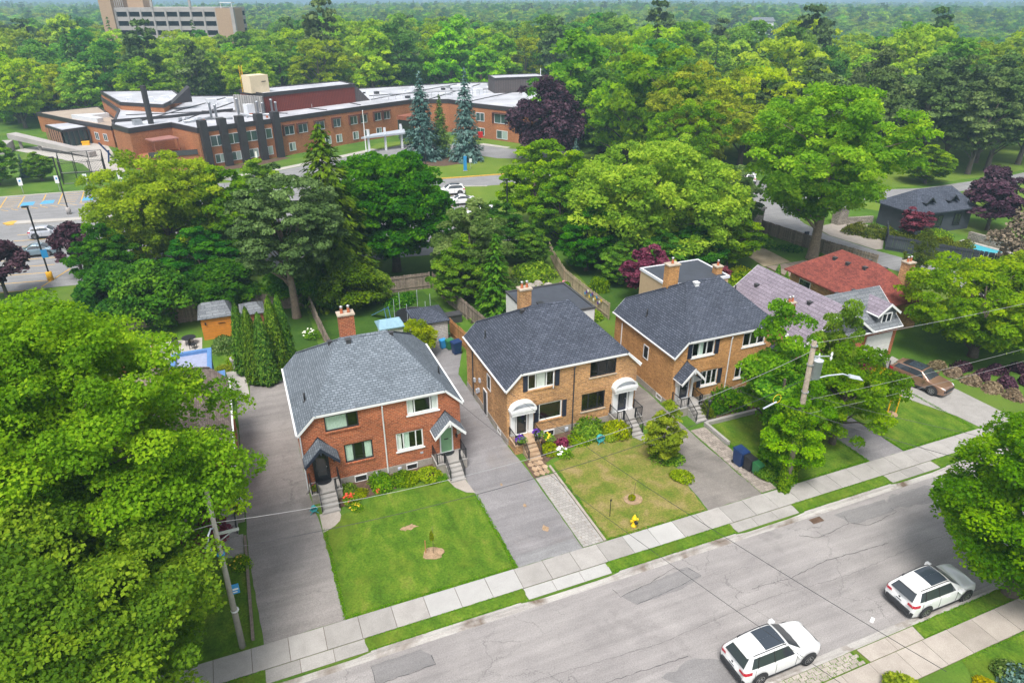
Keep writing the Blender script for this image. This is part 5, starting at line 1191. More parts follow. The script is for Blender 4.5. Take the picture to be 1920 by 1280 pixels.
m = MB(); m.prism([(-.7, -.4), (.7, -.4), (.7, .4), (-.7, .4)], 0, .6); m.build('bin_body', 'yellow', bn); m = MB(); m.prism([(-.75, -.45), (.75, -.45), (.75, .45), (-.75, .45)], .6, .78); m.build('lid', 'yellow', bn)
sg = thing('totem_sign', 'slim blue totem sign on the grass by the school road', 'sign', (38.6, 117.6, 0))
m = MB(); m.box(-.28, .28, -.1, .1, .1, 2.6); m.build('panel', 'sign_blue', sg); m = MB(); m.box(-.4, .4, -.18, .18, 0, .1); m.build('base', 'concrete_wall', sg)
sg = thing('small_sign', 'small white sign beside the blue totem', 'sign', (40.1, 119.0, 0))
m = MB(); m.box(-.25, .25, -.03, .03, 1.1, 1.8); m.build('panel', 'white', sg); m = MB(); m.box(-.04, .04, -.0, .06, 0, 1.6); m.build('post', 'galvanised', sg)
rb = thing('red_box', 'red box on a post by the school wall', 'box', (51.2, 144.8, 0)); m = MB(); m.box(-.5, .5, -.3, .3, .6, 1.8); m.build('box_body', 'red_door', rb); m = MB(); m.box(-.08, .08, -.08, .08, 0, .6); m.build('post', 'black', rb)
ban = thing('banner_post', 'white banner on a post in front of the school piers', 'banner', (4.4, 132.2, 0)); m = MB(); m.tube([(0, 0, 0), (0, 0, 3.4)], .05, 6); m.build('post', 'galvanised', ban); m = MB(); m.box(-.35, -.06, -.02, .02, 1.4, 3.3); m.build('banner', 'petal_white', ban)
for i, (x, y, l) in enumerate(((-31.5, 128.6, 'far left one'), (-26.4, 128.2, 'one beside the leafy shrub'), (-22.4, 127.9, 'one beside the cage fence'), (-17.4, 127.6, 'one beside the yellow-green tree'))):
    sg = thing('parking_sign', 'white accessible parking sign at the lot edge, '+l, 'sign', (x, y, 0), group='white parking signs')
    m = MB(); m.box(-.3, .3, -.02, .02, 1.3, 2.5); m.build('panel', 'white', sg); m = MB(); m.box(-.04, .04, .021, .08, 0, 2.4); m.build('post', 'galvanised', sg)
    m = MB(); m.box(-.12, .12, -.03, -.021, 1.9, 2.2); m.build('symbol', 'sign_blue', sg)
def lamp_post(x, y, h, label, yellow=True, sign=False):
    L_ = thing('lamp_post', label, 'lamp post', (x, y, 0)); m = MB(); m.tube([(0, 0, 0), (0, 0, h)], .09, 8); m.build('pole', 'black', L_)
    m = MB(); m.lathe([(.32, 0), (.32, .95), (.22, 1.0)], 12); m.build('base', 'yellow' if yellow else 'concrete_wall', L_, True)
    m = MB(); m.box(-.5, .1, -.17, .17, h-.06, h+.1); m.build('lamp_head', 'black', L_)
    if sign: m = MB(); m.box(-.1, .5, -.14, -.1, 2.6, 3.5); m.build('sign_panel', 'sign_blue', L_)
lamp_post(-20.6, 83.9, 8.2, 'black lamp post with yellow base and blue sign in the parking lot', True, True)
lamp_post(-22.9, 112.7, 8.0, 'black lamp post on the pale traffic island', False)
lamp_post(29.6, 74.6, 8.6, 'black lamp post behind the small green spruce', False)
lamp_post(31.6, 118.5, 7.5, 'thin black lamp post in front of the blue spruces', False)

# ------------------------------------------------------------------ parking structure in the wood
G = thing('parking_structure', 'pale concrete multi-level parking structure rising out of the wood', 'building', (-31.5, 319.8, 0), radians(-22.8))
m = MB(); m.box(0.3, 38.0, .6, 30, 0, 24.0); m.build('dark_interior', 'dark_room', G)  # solid near-black block, paints the shade between the open decks
for k in range(8):
    z_ = 24.9-3.15*k; m = MB(); m.box(0, 38.3, -.02, 30, z_-1.45, z_); m.build('deck_band', 'concrete_wall', G)
for i in range(9):
    m = MB(); m.box(i*4.75-.1, i*4.75+.55, -.25, .62, 0, 24.3 if i not in (3, 6) else 25.0); m.build('column', 'concrete_wall', G)
m = MB(); m.box(-4.6, -.02, -1.2, 12, 0, 32); m.build('stair_tower', 'tan_brick', G); m = MB(); m.box(3.5, 9.5, 4, 10, 24.9, 30); m.build('lift_tower', 'tan_brick', G)
m = MB(); m.box(38.32, 44.5, -.5, 10, 0, 24.6); m.build('stair_tower', 'tan_brick', G); m = MB(); m.box(44.0, 45.2, -.8, .4, 0, 25.0); m.build('column', 'concrete_wall', G)
for x in (14.2, 28.6):
    m = MB(); m.box(x, x+.8, -.4, .2, 24.9, 29); m.build('mast', 'concrete_wall', G)
m = MB()
for x in range(1, 6): m.box(x*.75-.05, x*.75+.05, -.05, .05, 24.9, 27.52)
m.box(.7, 3.9, -.06, .06, 27.5, 27.6); m.build('railing', 'white_metal', G)
m = MB(); m.box(40, 44.4, .5, 4, 26.4, 26.7); m.build('canopy', 'white_metal', G)
for x in (40.1, 44.2): m = MB(); m.box(x, x+.2, .6, .8, 24.6, 26.4); m.build('post', 'white_metal', G)
fh = thing('far_house', 'white walled house with dark roof among the far trees', 'house', (395, 463, 6), radians(-40)); m = MB(); m.box(-8, 8, -5, 5, -6, 7); m.build('wall', 'white', fh); m = MB(); m.extr([(-9, -6, 7), (9, -6, 7), (9, 6, 7), (-9, 6, 7)], (0, 0, 0), (0, 0, 1)); m.v = m.v[:4]+[(x*.8, y*.3, 9.5) for x, y, z in m.v[4:]]; m.build('roof', 'shingle_slate', fh)
for x in (-4.5, 0, 4.5): m = MB(); m.box(x-1.2, x+1.2, -5.1, -5.003, 1, 5); m.build('window', 'glass_dark', fh)
# a few far apartment towers on the skyline
for i in range(14):
    az = radians(16+i*2.9+random.uniform(-.8, .8)); r_ = random.uniform(3300, 4200); h = random.uniform(22, 40); w_ = random.uniform(20, 34)
    T = thing('far_tower', 'pale apartment tower on the hazy skyline', 'tower', (r_*sin(az), r_*cos(az), 0), az, 'skyline towers'); m = MB(); m.box(-w_/2, w_/2, -8, 8, 0, h); m.build('slab', 'white_stucco', T)
    for k in range(5): m = MB(); m.box(-w_/2+.5, w_/2-.5, -8.2, -8.01, h*(k+.3)/5, h*(k+.7)/5); m.build('window_band', 'lamp_grey', T)
# pool and hedge yard
pl = sheet('pool', [(82.4, 55.0), (82.0, 51.0), (85.2, 50.8), (84.6, 55.4)], 0.05, 'water')
m = MB(); ring(m, [(82.4, 55.0), (82.0, 51.0), (85.2, 50.8), (84.6, 55.4)], 0.0, .6, 0.0, .12); m.build('pool_deck', 'white_path', kind='structure')
m = MB(); m.prism([(86, 50.6), (86.5, 50.6), (86.0, 56.0), (85.5, 56.0)], 0, 1.1); m.build('pool_wall', 'stone_block', label='grey stone wall along the far side of the pool', cat='wall')
m = MB(); m.prism([(76.5, 67), (80.5, 66.2), (80.6, 66.6), (76.6, 67.4)], 0, .9); m.build('stone_wall', 'stone_block', label='low stone wall behind the pale forecourt', cat='wall')
for i, (x, y) in enumerate(((64.6, 71.3), (75.8, 67.6))):
    g_ = thing('gate_pillar', 'ivy clad stone gate pillar '+('by the fence end' if i == 0 else 'by the forecourt'), 'pillar', (x, y, 0)); m = MB(); m.box(-.8, .8, -.6, .6, 0, 2.4); m.build('shaft', 'stone_block', g_); m = MB(); m.box(-.95, .95, -.75, .75, 2.4, 2.65); m.build('capstone', 'concrete_wall', g_)

# ------------------------------------------------------------------ trees: limbs as tapered tubes, crowns as thousands of leaf faces in clumps
def leaf_mesh(name, C, Nrm, size, tint, mat, rng, aspect=0.8, bend=0.25, along=None):
    """C centres, Nrm leaf normals, size per leaf; every leaf a kite of its own"""
    n = len(C); Nrm = Nrm/np.maximum(1e-6, np.linalg.norm(Nrm, axis=1, keepdims=True))
    if along is None:
        r = rng.normal(size=(n, 3))
    else: r = along + rng.normal(size=(n, 3))*0.25
    t = r - Nrm*np.sum(r*Nrm, 1, keepdims=True); t /= np.maximum(1e-6, np.linalg.norm(t, axis=1, keepdims=True))
    b = np.cross(Nrm, t); s = size[:, None]
    V = np.empty((n, 4, 3)); 
    V[:, 0] = C - t*s*.5; V[:, 1] = C + b*s*.5*aspect + t*s*.05 - Nrm*s*bend*.5; V[:, 2] = C + t*s*.55 - Nrm*s*bend; V[:, 3] = C - b*s*.5*aspect + t*s*.05 - Nrm*s*bend*.5
    me = bpy.data.meshes.new(name); me.vertices.add(4*n); me.vertices.foreach_set('co', V.reshape(-1).astype(np.float32))
    me.loops.add(4*n); me.loops.foreach_set('vertex_index', np.arange(4*n, dtype=np.int32)); me.polygons.add(n)
    me.polygons.foreach_set('loop_start', np.arange(0, 4*n, 4, dtype=np.int32)); me.update(calc_edges=True)
    a = me.attributes.new('tint', 'FLOAT', 'POINT'); a.data.foreach_set('value', np.repeat(np.clip(tint, 0, 1), 4).astype(np.float32))
    me.materials.append(M[mat]); return me
def lobes(rng, k=7, amp=0.2):
    D = rng.normal(size=(k, 3)); D /= np.linalg.norm(D, axis=1, keepdims=True); A = rng.uniform(-amp, amp, k)
    return lambda d: 1 + np.clip(d@D.T, 0, 1)**3@A
def broad(name, mat, seed, H=12., R=5., base=.25, nc=90, nl=260, cr=1.1, ls=.3, prof='round', flat=.6, amp=.25, inner=.25, droop=0., up=.55, spread=None, bottom=1.0):
    """broadleaf crown -> (trunk mesh builder, crown mesh); unit metres, base at origin"""
    rng = np.random.default_rng(seed); z0 = H*base; hz = (H-z0)/2; zc = z0+hz
    f = lobes(rng, 9, amp)
    d = rng.normal(size=(nc, 3)); d /= np.linalg.norm(d, axis=1, keepdims=True)
    d[:, 2] = np.where(d[:, 2] < -bottom, -d[:, 2]*rng.uniform(0, 1, nc), d[:, 2])
    rad = np.where(rng.uniform(size=nc) < inner, rng.uniform(.35, .7, nc), rng.uniform(.78, 1.0, nc))*f(d)
    if prof == 'round': sx = np.ones(nc)
    elif prof == 'egg': sx = 1-.35*np.clip(d[:, 2], 0, 1)
    elif prof == 'vase': sx = .75+.35*np.clip(d[:, 2]+.3, 0, 1)
    elif prof == 'dome': sx = np.ones(nc)
    P = np.stack([d[:, 0]*rad*sx*(R-cr*.6), d[:, 1]*rad*sx*(R-cr*.6), zc+d[:, 2]*rad*(hz-cr*.5)], 1)
    csz = cr*rng.uniform(.5, 1.25, nc); ct = rng.uniform(0, 1, nc)
    cnt = (nl*(csz/cr)**2).astype(int)
    idx = np.repeat(np.arange(nc), cnt); n = len(idx)
    e = rng.normal(size=(n, 3)); e /= np.linalg.norm(e, axis=1, keepdims=True)
    e[:, 2] = np.where(e[:, 2] < -.25, -e[:, 2]*.8, e[:, 2])
    k = rng.uniform(.55, 1.0, n)**.6
    # clumps lumpy in turn
    sub = rng.normal(size=(nc, 6, 3)); sub /= np.linalg.norm(sub, axis=2, keepdims=True); dots = np.einsum('nd,nkd->nk', e, sub[idx]).max(1)
    k *= .72+.34*np.clip(dots, 0, 1)**2
    C = P[idx] + e*(csz[idx]*k)[:, None]*np.array([1, 1, flat])
    C[:, 2] -= droop*np.abs(rng.normal(size=n))*csz[idx]
    Nn = e*(1-up) + np.array([0, 0, up]) + rng.normal(size=(n, 3))*.5
    out = (C-np.array([0, 0, zc]))/np.array([R, R, hz])
    tint = ct[idx]*.6 + rng.uniform(0, .4, n)
    me = leaf_mesh(name+'_crown', C, Nn, ls*rng.uniform(.4, 1.5, n), tint, mat, rng)
    tm = MB(); tr = max(.05, R*.045+H*.008)
    lean = rng.normal(size=2)*.04*H
    T = lambda t: Vector((lean[0]*t*t, lean[1]*t*t, t*H*.72))
    tm.tube([T(0)-Vector((0, 0, .2)), T(.02), T(.15), T(.35), T(.6), T(1.0)], [tr*1.5, tr*1.25, tr, tr*.85, tr*.6, tr*.12], 8)
    order = rng.permutation(nc)[:min(nc, 26)]
    for i in order:
        p = Vector(P[i]); t0 = min(.9, max(base*.9, (p.z/H-.15)/.9)); a = T(t0); m1 = a.lerp(p, .5)+Vector((0, 0, .06*(p-a).length)); r0 = tr*.42*(1.1-t0)
        tm.tube([a, m1, p], [r0, r0*.6, r0*.2], 5, False)
    return tm.mesh(name+'_trunk', 'bark', True), me
def conifer(name, mat, seed, H=15., R=4., base=.04, layers=34, nb=11, per=26, ls=.5, droop=.35, power=.85, gap=.1, wid=.55, bark='bark_dark', asp=.45):
    rng = np.random.default_rng(seed); C = []; Nn = []; A = []; tt = []
    tm = MB(); tm.tube([(0, 0, -.2), (0, 0, H*.5), (0, 0, H*.97)], [H*.016+.06, H*.011, .02], 8)
    for i in range(layers):
        t = base+(1-base)*(i+rng.uniform(0, .6))/layers; L = R*(1-t)**power*rng.uniform(.85, 1.1)+.12; z = H*t; m = max(4, int(nb*(1-t*.55)))
        ph = rng.uniform(0, 6.28)
        for j in range(m):
            if rng.uniform() < gap: continue
            a = ph+6.28*j/m+rng.normal()*.15; l = L*rng.uniform(.75, 1.15); q = max(4, int(per*l/R)+3); s = rng.uniform(.12, 1, q)**.7
            dx, dy = cos(a), sin(a)
            lat = rng.normal(size=q)*wid*(.15+.6*(1-s))*l*.45
            zz = z - droop*l*s + .12*l*s**3 + rng.normal(size=q)*.05*l
            C.append(np.stack([dx*s*l-dy*lat, dy*s*l+dx*lat, zz], 1)); 
            Nn.append(np.stack([dx*.35+rng.normal(size=q)*.3, dy*.35+rng.normal(size=q)*.3, np.ones(q)], 1)); A.append(np.tile([dx, dy, -.3], (q, 1))); ct = rng.uniform(.1, .6)
            tt.append(ct+rng.uniform(0, .4, q))
            if j % 3 == 0 and L > .6: tm.tube([(0, 0, z), (dx*l*.8, dy*l*.8, z-droop*l*.75)], [.03+.008*l, .01], 4, False)
    C = np.concatenate(C); Nn = np.concatenate(Nn); A = np.concatenate(A); tt = np.concatenate(tt)
    me = leaf_mesh(name+'_crown', C, Nn, ls*rng.uniform(.7, 1.3, len(C)), tt, mat, rng, asp, .2, A)
    return tm.mesh(name+'_trunk', bark, True), me
def column(name, mat, seed, H=6., R=.9, n=5000, ls=.28):
    rng = np.random.default_rng(seed); t = rng.uniform(0, 1, n)**1.15; r = R*np.minimum(1, (t*7+.55))*(1-t)**.55*(.97+.06*rng.normal(size=n)); a = rng.uniform(0, 6.28, n)
    r *= 1+.10*np.sin(a*5+t*9)+.07*np.sin(a*9-t*17); r *= rng.uniform(.8, 1.02, n)
    C = np.stack([r*np.cos(a), r*np.sin(a), .05+t*H*.98], 1); Nn = np.stack([np.cos(a), np.sin(a), .45+0*a], 1)+rng.normal(size=(n, 3))*.35
    me = leaf_mesh(name+'_crown', C, Nn, ls*rng.uniform(.6, 1.2, n), rng.uniform(0, 1, n), mat, rng, .55, .1, np.tile([0, 0, 1.], (n, 1)))
    tm = MB(); tm.tube([(0, 0, -.1), (0, 0, H*.9)], [.09, .02], 6); return tm.mesh(name+'_trunk', 'bark', True), me
def bush(name, mat, seed, n=900, ls=.16, flat=.75, lump=.25, up=.4):
    """unit bush: radius 1, sits on the ground"""
    rng = np.random.default_rng(seed); f = lobes(rng, 14, lump*2); e = rng.normal(size=(n, 3)); e /= np.linalg.norm(e, axis=1, keepdims=True); e[:, 2] = np.abs(e[:, 2])*1.0-.12
    k = f(e)*rng.uniform(.68, 1.0, n); C = e*k[:, None]*np.array([1, 1, flat]); C[:, 2] = np.maximum(.02, C[:, 2]+.12)
    Nn = e*(1-up)+np.array([0, 0, up])+rng.normal(size=(n, 3))*.4
    return leaf_mesh(name, C, Nn, ls*rng.uniform(.6, 1.3, n), rng.uniform(0, 1, n), mat, rng)
def plant(name, meshes, loc, label, cat='tree', rz=0, sc=1.0, mat=None, bark=None, group=None):
    T = thing(name, label, cat, loc, rz, group)
    if isinstance(sc, (int, float)): sc = (sc, sc, sc)
    inst('trunk', meshes[0], T, sc=sc, mat=bark); inst('crown', meshes[1], T, sc=sc, mat=mat); return T
random.seed(11)

# --- the trees one can tell apart
big = broad('maple_big', 'leaf_maple', 3, 16.9, 7.4, .1, 600, 500, 1.15, .145, 'egg', .62, .22, .3, up=.5)
plant('maple_tree', big, (-9.2, 30.0, 0), 'huge bright green maple filling the front garden at the left edge', rz=.6)
low = broad('maple_low', 'leaf_maple', 5, 11.8, 5.9, .1, 300, 460, 1.08, .145, 'round', .6, .25, .3)
plant('maple_tree', low, (-9.0, 22.9, 0), 'lower maple beside the sidewalk under the huge maple', rz=1.1, mat='leaf_maple2')
plant('maple_tree', low, (-15.5, 33.5, 0), 'maple at the left picture edge behind the huge maple', rz=2.6, sc=1.1, mat='leaf_maple')
rmap = broad('maple_verge', 'leaf_maple2', 8, 11.0, 5.2, .08, 320, 340, .95, .15, 'round', .6, .25, .25)
plant('maple_tree', rmap, (33.6, 14.25, 0), 'dense green maple on the near verge in front of the parked white car', rz=.3)
midA = broad('street_tree', 'leaf_maple2', 21, 9.4, 3.6, .12, 95, 300, .9, .2, 'egg', .6, .45, .3)
midB = broad('street_tree_wide', 'leaf_maple2', 22, 7.4, 4.3, .12, 120, 300, .95, .2, 'round', .55, .3, .3)
plant('street_tree', midA, (31.6, 30.4, 0), 'tall thin crowned tree in front of the golden brick house', sc=(.8, .8, 1.08), mat='leaf_maple')
plant('street_tree', midB, (35.3, 28.0, 0), 'spreading tree hanging over the driveway right of the utility pole', rz=2.0, sc=(.8, .8, 1), mat='leaf_maple')
plant('street_tree', midA, (29.3, 26.1, 0), 'leafy tree crowding the utility pole', rz=4.1, sc=(.62, .62, .78), mat='leaf_maple')
plant('street_tree', midA, (32.8, 28.8, 0), 'leafy tree just behind the utility pole', rz=1.7, sc=(.7, .7, .72))
plant('street_tree', midA, (37.4, 31.2, 0), 'tree reaching up before the lilac roof', rz=3.3, sc=(.62, .62, .98), mat='leaf_maple')
yel = broad('yellow_maple', 'leaf_yellow', 31, 8.6, 6.2, .06, 260, 220, 1.0, .24, 'round', .6, .3, .25)
plant('maple_tree', yel, (56.4, 33.4, 0), 'yellow-green maple right of the red roofed bungalow', mat='leaf_locust')
plant('maple_tree', yel, (66.0, 33.5, 0), 'yellow-green maple at the right picture edge', rz=2.2, sc=.95, mat='leaf_locust')
bigR = broad('leaning_tree', 'leaf_maple', 41, 19.6, 9.6, .2, 420, 220, 1.35, .32, 'vase', .6, .35, .35, droop=.15)
plant('shade_tree', bigR, (62.0, 58.0, 0), 'tall spreading tree with a stout leaning trunk beside the side street', rz=.4, mat='leaf_locust', bark='bark_pale')
loc_ = broad('locust', 'leaf_locust', 51, 14.2, 10.8, .06, 540, 200, 1.25, .30, 'dome', .62, .25, .3, droop=.2)
plant('locust_tree', loc_, (43.0, 65.0, 0), 'very wide feathery green tree behind the golden brick house')
plant('shade_tree', broad('lot_maple', 'leaf_maple', 52, 11.4, 6.4, .08, 240, 190, 1.0, .3, 'egg', .6, .3, .3), (36.0, 80.5, 0), 'bright green tree at the corner of the parking lot')
plant('maple_tree', broad('dark_maple', 'leaf_dark', 61, 14.2, 7.4, .08, 400, 220, 1.15, .32, 'round', .62, .16, .25), (15.3, 72.5, 0), 'dense round dark green maple behind the back fence')
plant('spruce_tree', conifer('norway', 'needle_bright', 62, 17.4, 5.4, .08, 46, 13, 70, .5, .5, .62, .08), (8.0, 68.2, 0), 'tall drooping spruce between the pine and the round maple')
pine = broad('scots_pine', 'needle_pine', 63, 13.8, 5.4, .3, 190, 260, .95, .26, 'round', .45, .3, .3, up=.3)
plant('pine_tree', pine, (3.3, 63.6, 0), 'grey-green pine with bare pale trunk behind the cedars', bark='bark_pale')
yg = broad('willow', 'leaf_yellow', 64, 14.8, 7.4, .1, 380, 170, 1.05, .28, 'vase', .6, .55, .4, droop=.25)
plant('willow_tree', yg, (-7.4, 80.0, 0), 'yellow-green tree with forked pale trunk by the parking lot', bark='bark_pale')
gn = broad('lot_tree', 'leaf_maple2', 65, 11.0, 5.2, .06, 210, 170, .9, .3, 'egg', .6, .3, .3)
plant('shade_tree', gn, (-.8, 79.0, 0), 'mid green tree behind the grey-green pine')
plant('shade_tree', gn, (2.6, 92.0, 0), 'mid green tree inside the parking lot behind the pine', rz=2.0, sc=.85, mat='leaf_maple')
plant('shade_tree', gn, (-13.2, 75.0, 0), 'low dark tree left of the forked pale trunk', rz=1.0, sc=.7, mat='leaf_dark')
plant('pear_tree', broad('silver_tree', 'leaf_sage', 66, 9.4, 4.4, .06, 120, 240, .95, .3, 'egg', .62, .3, .3), (20.9, 63.0, 0), 'silvery green tree between the round maple and the small spruce')
plant('shade_tree', gn, (18.9, 60.6, 0), 'leafy green tree behind the long grey fence', rz=4.0, sc=(.62, .62, .6), mat='leaf_maple2')
plant('spruce_tree', conifer('small_spruce', 'cedar', 67, 8.8, 2.7, .03, 30, 12, 40, .38, .25, .9, .05), (21.0, 55.8, 0), 'small bright green spruce behind the white extension wall')
jm = broad('japanese_maple', 'leaf_purple', 68, 6.2, 2.7, .15, 80, 200, .75, .24, 'round', .5, .35, .2)
plant('japanese_maple', jm, (36.3, 54.0, 0), 'purple japanese maple beside the beige extension', bark='bark_pale')
plant('japanese_maple', jm, (78.4, 58.2, 0), 'purple japanese maple in front of the black house', rz=2, sc=.75)
plant('japanese_maple', jm, (40.6, 33.0, 0), 'purple japanese maple in front of the lilac roofed house', rz=3, sc=(.8, .8, .75))
plant('japanese_maple', jm, (45.5, 54.5, 0), 'small purple maple behind the flat roof', rz=1, sc=.5)
plant('japanese_maple', jm, (-4.7, 32.9, 0), 'small purple maple beside the red door steps', rz=4, sc=(.5, .5, .32))
bs = conifer('blue_spruce', 'needle_blue', 71, 16.2, 4.3, .02, 36, 12, 40, .62, .22, .95, .05, .7)
plant('blue_spruce', bs, (34.4, 130.5, 0), 'broad blue spruce in front of the school, left of three')
plant('blue_spruce', bs, (41.8, 126.3, 0), 'tall narrow blue spruce in front of the school, right of three', rz=1.5, sc=(.85, .85, 1.04))
plant('blue_spruce', bs, (38.4, 131.8, 0), 'darker short spruce between the two blue spruces', rz=3, sc=(.6, .6, .72), mat='needle')
be = broad('copper_beech', 'leaf_beech', 72, 15.2, 8.0, .06, 170, 170, 1.5, .5, 'egg', .75, .22, .25, droop=.35)
plant('copper_beech', be, (56.0, 118.0, 0), 'large blackish purple copper beech beside the school')
plant('blue_spruce', bs, (56.0, 108.5, 0), 'small blue spruce in front of the copper beech', rz=2, sc=.38)
plant('blue_spruce', bs, (73.0, 104.0, 0), 'blue spruce between the light green trees', rz=2.4, sc=.55)
plum = broad('purple_plum', 'leaf_beech', 73, 5.6, 2.6, .15, 50, 150, .8, .3, 'egg', .7, .2, .2)
plant('plum_tree', plum, (-23.8, 79.8, 0), 'dark purple tree at the left picture edge by the lot', sc=1.15, mat='leaf_beech')
plant('plum_tree', plum, (-17.4, 83.6, 0), 'dark purple tree next to the yellow based lamp post', rz=2, sc=(1.0, 1.0, 1.15), mat='leaf_beech')
plant('plum_tree', plum, (92.0, 58.0, 0), 'big dark purple shrub tree right of the black house', rz=1, sc=(1.5, 1.5, 1.15))
plant('plum_tree', plum, (99.0, 63.0, 0), 'dark purple cedar group beyond the black house', rz=3, sc=(1.3, 1.3, 1.3))
cedars = column('cedar_column', 'cedar', 74, 6.4, 1.0, 6500, .24)
for x, y, s, l in ((-1.75, 53.8, .98, 'first cedar column at the left end of the clipped row'), (-1.0, 51.8, 1.04, 'second cedar column of the clipped row'), (-.2, 51.3, .98, 'third cedar column, shorter, in the clipped row'), (.75, 52.4, 1.1, 'tall fourth cedar column of the clipped row'), (1.45, 53.3, 1.05, 'fifth cedar column at the right end of the clipped row')):
    plant('cedar_column', cedars, (x, y, 0), l, rz=x*3, sc=(.95, .95, s), group='clipped cedar row')
for x, y, s in ((47.4, 49.2, .6), (48.3, 49.0, .66), (49.1, 48.6, .55)): plant('cedar_column', cedars, (x, y, 0), 'small cedar beside the red roofed bungalow, one of three', rz=x, sc=s, group='cedars by the bungalow')
hed = broad('cedar_hedge', 'cedar', 75, 6.8, 4.0, .0, 110, 260, 1.2, .28, 'egg', .8, .2, .15)
plant('cedar_tree', hed, (-8.8, 66.8, 0), 'dense dark cedar behind the patio left of the orange shed', mat='cedar')
plant('cedar_tree', hed, (-12.5, 69.5, 0), 'dense dark cedar at the end of the board fence', rz=2, mat='leaf_dark', sc=.9)
plant('cedar_tree', hed, (8.6, 63.8, 0), 'bushy green yew in the corner of the red house garden', rz=2, sc=(.85, .85, .75), mat='needle_bright')
plant('cedar_tree', hed, (6.8, 64.4, 0), 'dark round yew by the left garden fence', rz=1, sc=.42, mat='leaf_dark')
plant('cedar_tree', hed, (11.4, 64.2, 0), 'light green shrub in front of the garden fence', rz=1, sc=(.42, .42, .55), mat='leaf_maple')
plant('cedar_tree', hed, (-3.0, 68.0, 0), 'dark cedar behind the orange shed', rz=3, sc=(1.0, 1.0, .8), mat='leaf_dark')
plant('cedar_tree', hed, (4.8, 67.4, 0), 'dark cedar under the drooping spruce', rz=4, sc=(1.0, 1.0, .7), mat='leaf_dark')
for i, (x, y, s1, s2, mt, l) in enumerate(((27.5, 70.5, .7, .62, 'leaf_dark', 'dark tree behind the rockery'), (36.5, 73.5, .85, .75, 'leaf_maple2', 'green tree between the lot corner tree and the wide feathery tree'), (49.5, 74.5, 1.0, .8, 'leaf_maple', 'green tree beyond the wide feathery tree'), (56.0, 79.5, 1.05, .95, 'leaf_locust', 'light tree right of the wide feathery tree'), (10.8, 79.0, .85, .7, 'leaf_dark', 'dark tree beside the drooping spruce'), (-11.6, 85.5, .8, .8, 'leaf_yellow', 'yellow-green tree left of the forked pale trunk'), (22.5, 69.5, .6, .5, 'leaf_dark', 'dark tree right of the round maple'), (-4.5, 73.5, .8, .62, 'leaf_dark', 'dark tree behind the tall dark board fence'), (45.0, 58.6, .8, .5, 'leaf_dark', 'dark understory tree behind the purple maple'), (64.0, 76.0, .7, .6, 'leaf_sage', 'loose grey-green tree by the gate pillar'))):
    plant('shade_tree', gn, (x, y, 0), l, rz=i*1.1, sc=(s1, s1, s2), mat=mt)
for i, (x, y, s1, s2, mt, l) in enumerate(((29.6, 67.5, .5, .45, 'leaf_maple2', 'low green tree beside the rockery'), (35.2, 64.5, .72, .66, 'leaf_dark', 'dark green tree behind the ornament fence'), (36.6, 59.6, .5, .42, 'leaf_maple2', 'low green tree behind the purple maple'), (41.0, 57.8, .6, .5, 'leaf_dark', 'dark low tree right of the purple maple'), (39.5, 76.0, .9, .95, 'leaf_locust', 'tall light tree behind the wide feathery tree'))):
    plant('shade_tree', gn, (x, y, 0), l, rz=i*1.7+.5, sc=(s1, s1, s2), mat=mt)
airy = broad('airy_tree', 'leaf_locust', 81, 17.6, 11.0, .12, 340, 120, 1.25, .42, 'vase', .6, .4, .4, droop=.15)
plant('shade_tree', airy, (70.0, 94.0, 0), 'light airy tree with forked trunk beyond the wide feathery tree', mat='leaf_yellow')
plant('shade_tree', airy, (79.0, 122.0, 0), 'bright green tree right of the copper beech', rz=2.2, sc=(.85, .85, .98), mat='leaf_locust')
plant('shade_tree', airy, (62.5, 88.0, 0), 'light green tree behind the wide feathery tree', rz=4.2, sc=(.7, .7, .8), mat='leaf_maple')
plant('shade_tree', gn, (59.0, 71.5, 0), 'loose green tree behind the leaning fence', sc=(1.05, 1.05, .75), mat='leaf_sage')
plant('shade_tree', gn, (50.6, 59.5, 0), 'low green tree beside the dirt yard', sc=(.8, .8, .55), rz=2, mat='leaf_maple2')
plant('shade_tree', gn, (38.5, 66.5, 0), 'dark green tree under the wide feathery tree', sc=(.8, .8, .6), rz=2.5, mat='leaf_dark')
plant('shade_tree', gn, (53.5, 68.5, 0), 'dark green tree left of the leaning fence', sc=(1.0, 1.0, .65), rz=3.5, mat='leaf_dark')
plant('shade_tree', gn, (-36.5, 136.5, 0), 'small green tree at the left edge of the parking lot', sc=(.8, .8, .8), mat='leaf_maple')
plant('blue_spruce', bs, (-33.6, 141.5, 0), 'tiny blue spruce beside the parking signs', sc=.25)
plant('shade_tree', gn, (-30.4, 137.5, 0), 'leafy shrub tree left of the chain link cage', rz=2, sc=(.5, .5, .42), mat='leaf_maple2')
plant('shade_tree', gn, (107, 79.8, 0), 'small round green tree on the park lawn by the drive', rz=1, sc=(.85, .85, .55), mat='leaf_maple')
dead = broad('dead_conifer', 'dead_twig', 83, 9.6, 4.0, .05, 70, 110, .9, .3, 'egg', .7, .3, .2, droop=.5)
plant('dead_conifer', dead, (77.0, 43.6, 0), 'brown dead conifer at the right picture edge')
plant('dead_conifer', dead, (67.6, 48.6, 0), 'small bare brown tree beside the side street', rz=1, sc=(.45, .45, .6), mat='leaf_olive')
pk = broad('park_pine', 'needle_pine', 84, 17.5, 5.8, .22, 110, 120, 1.35, .5, 'egg', .5, .3, .3, up=.3)
PKP = [(120, 82), (125.5, 82.5), (121.5, 88), (130, 88), (116, 90), (136, 84), (112, 96), (127, 97), (140, 95), (105, 92), (98, 98), (104, 104), (94, 106), (119, 105), (150, 92), (134, 104)]
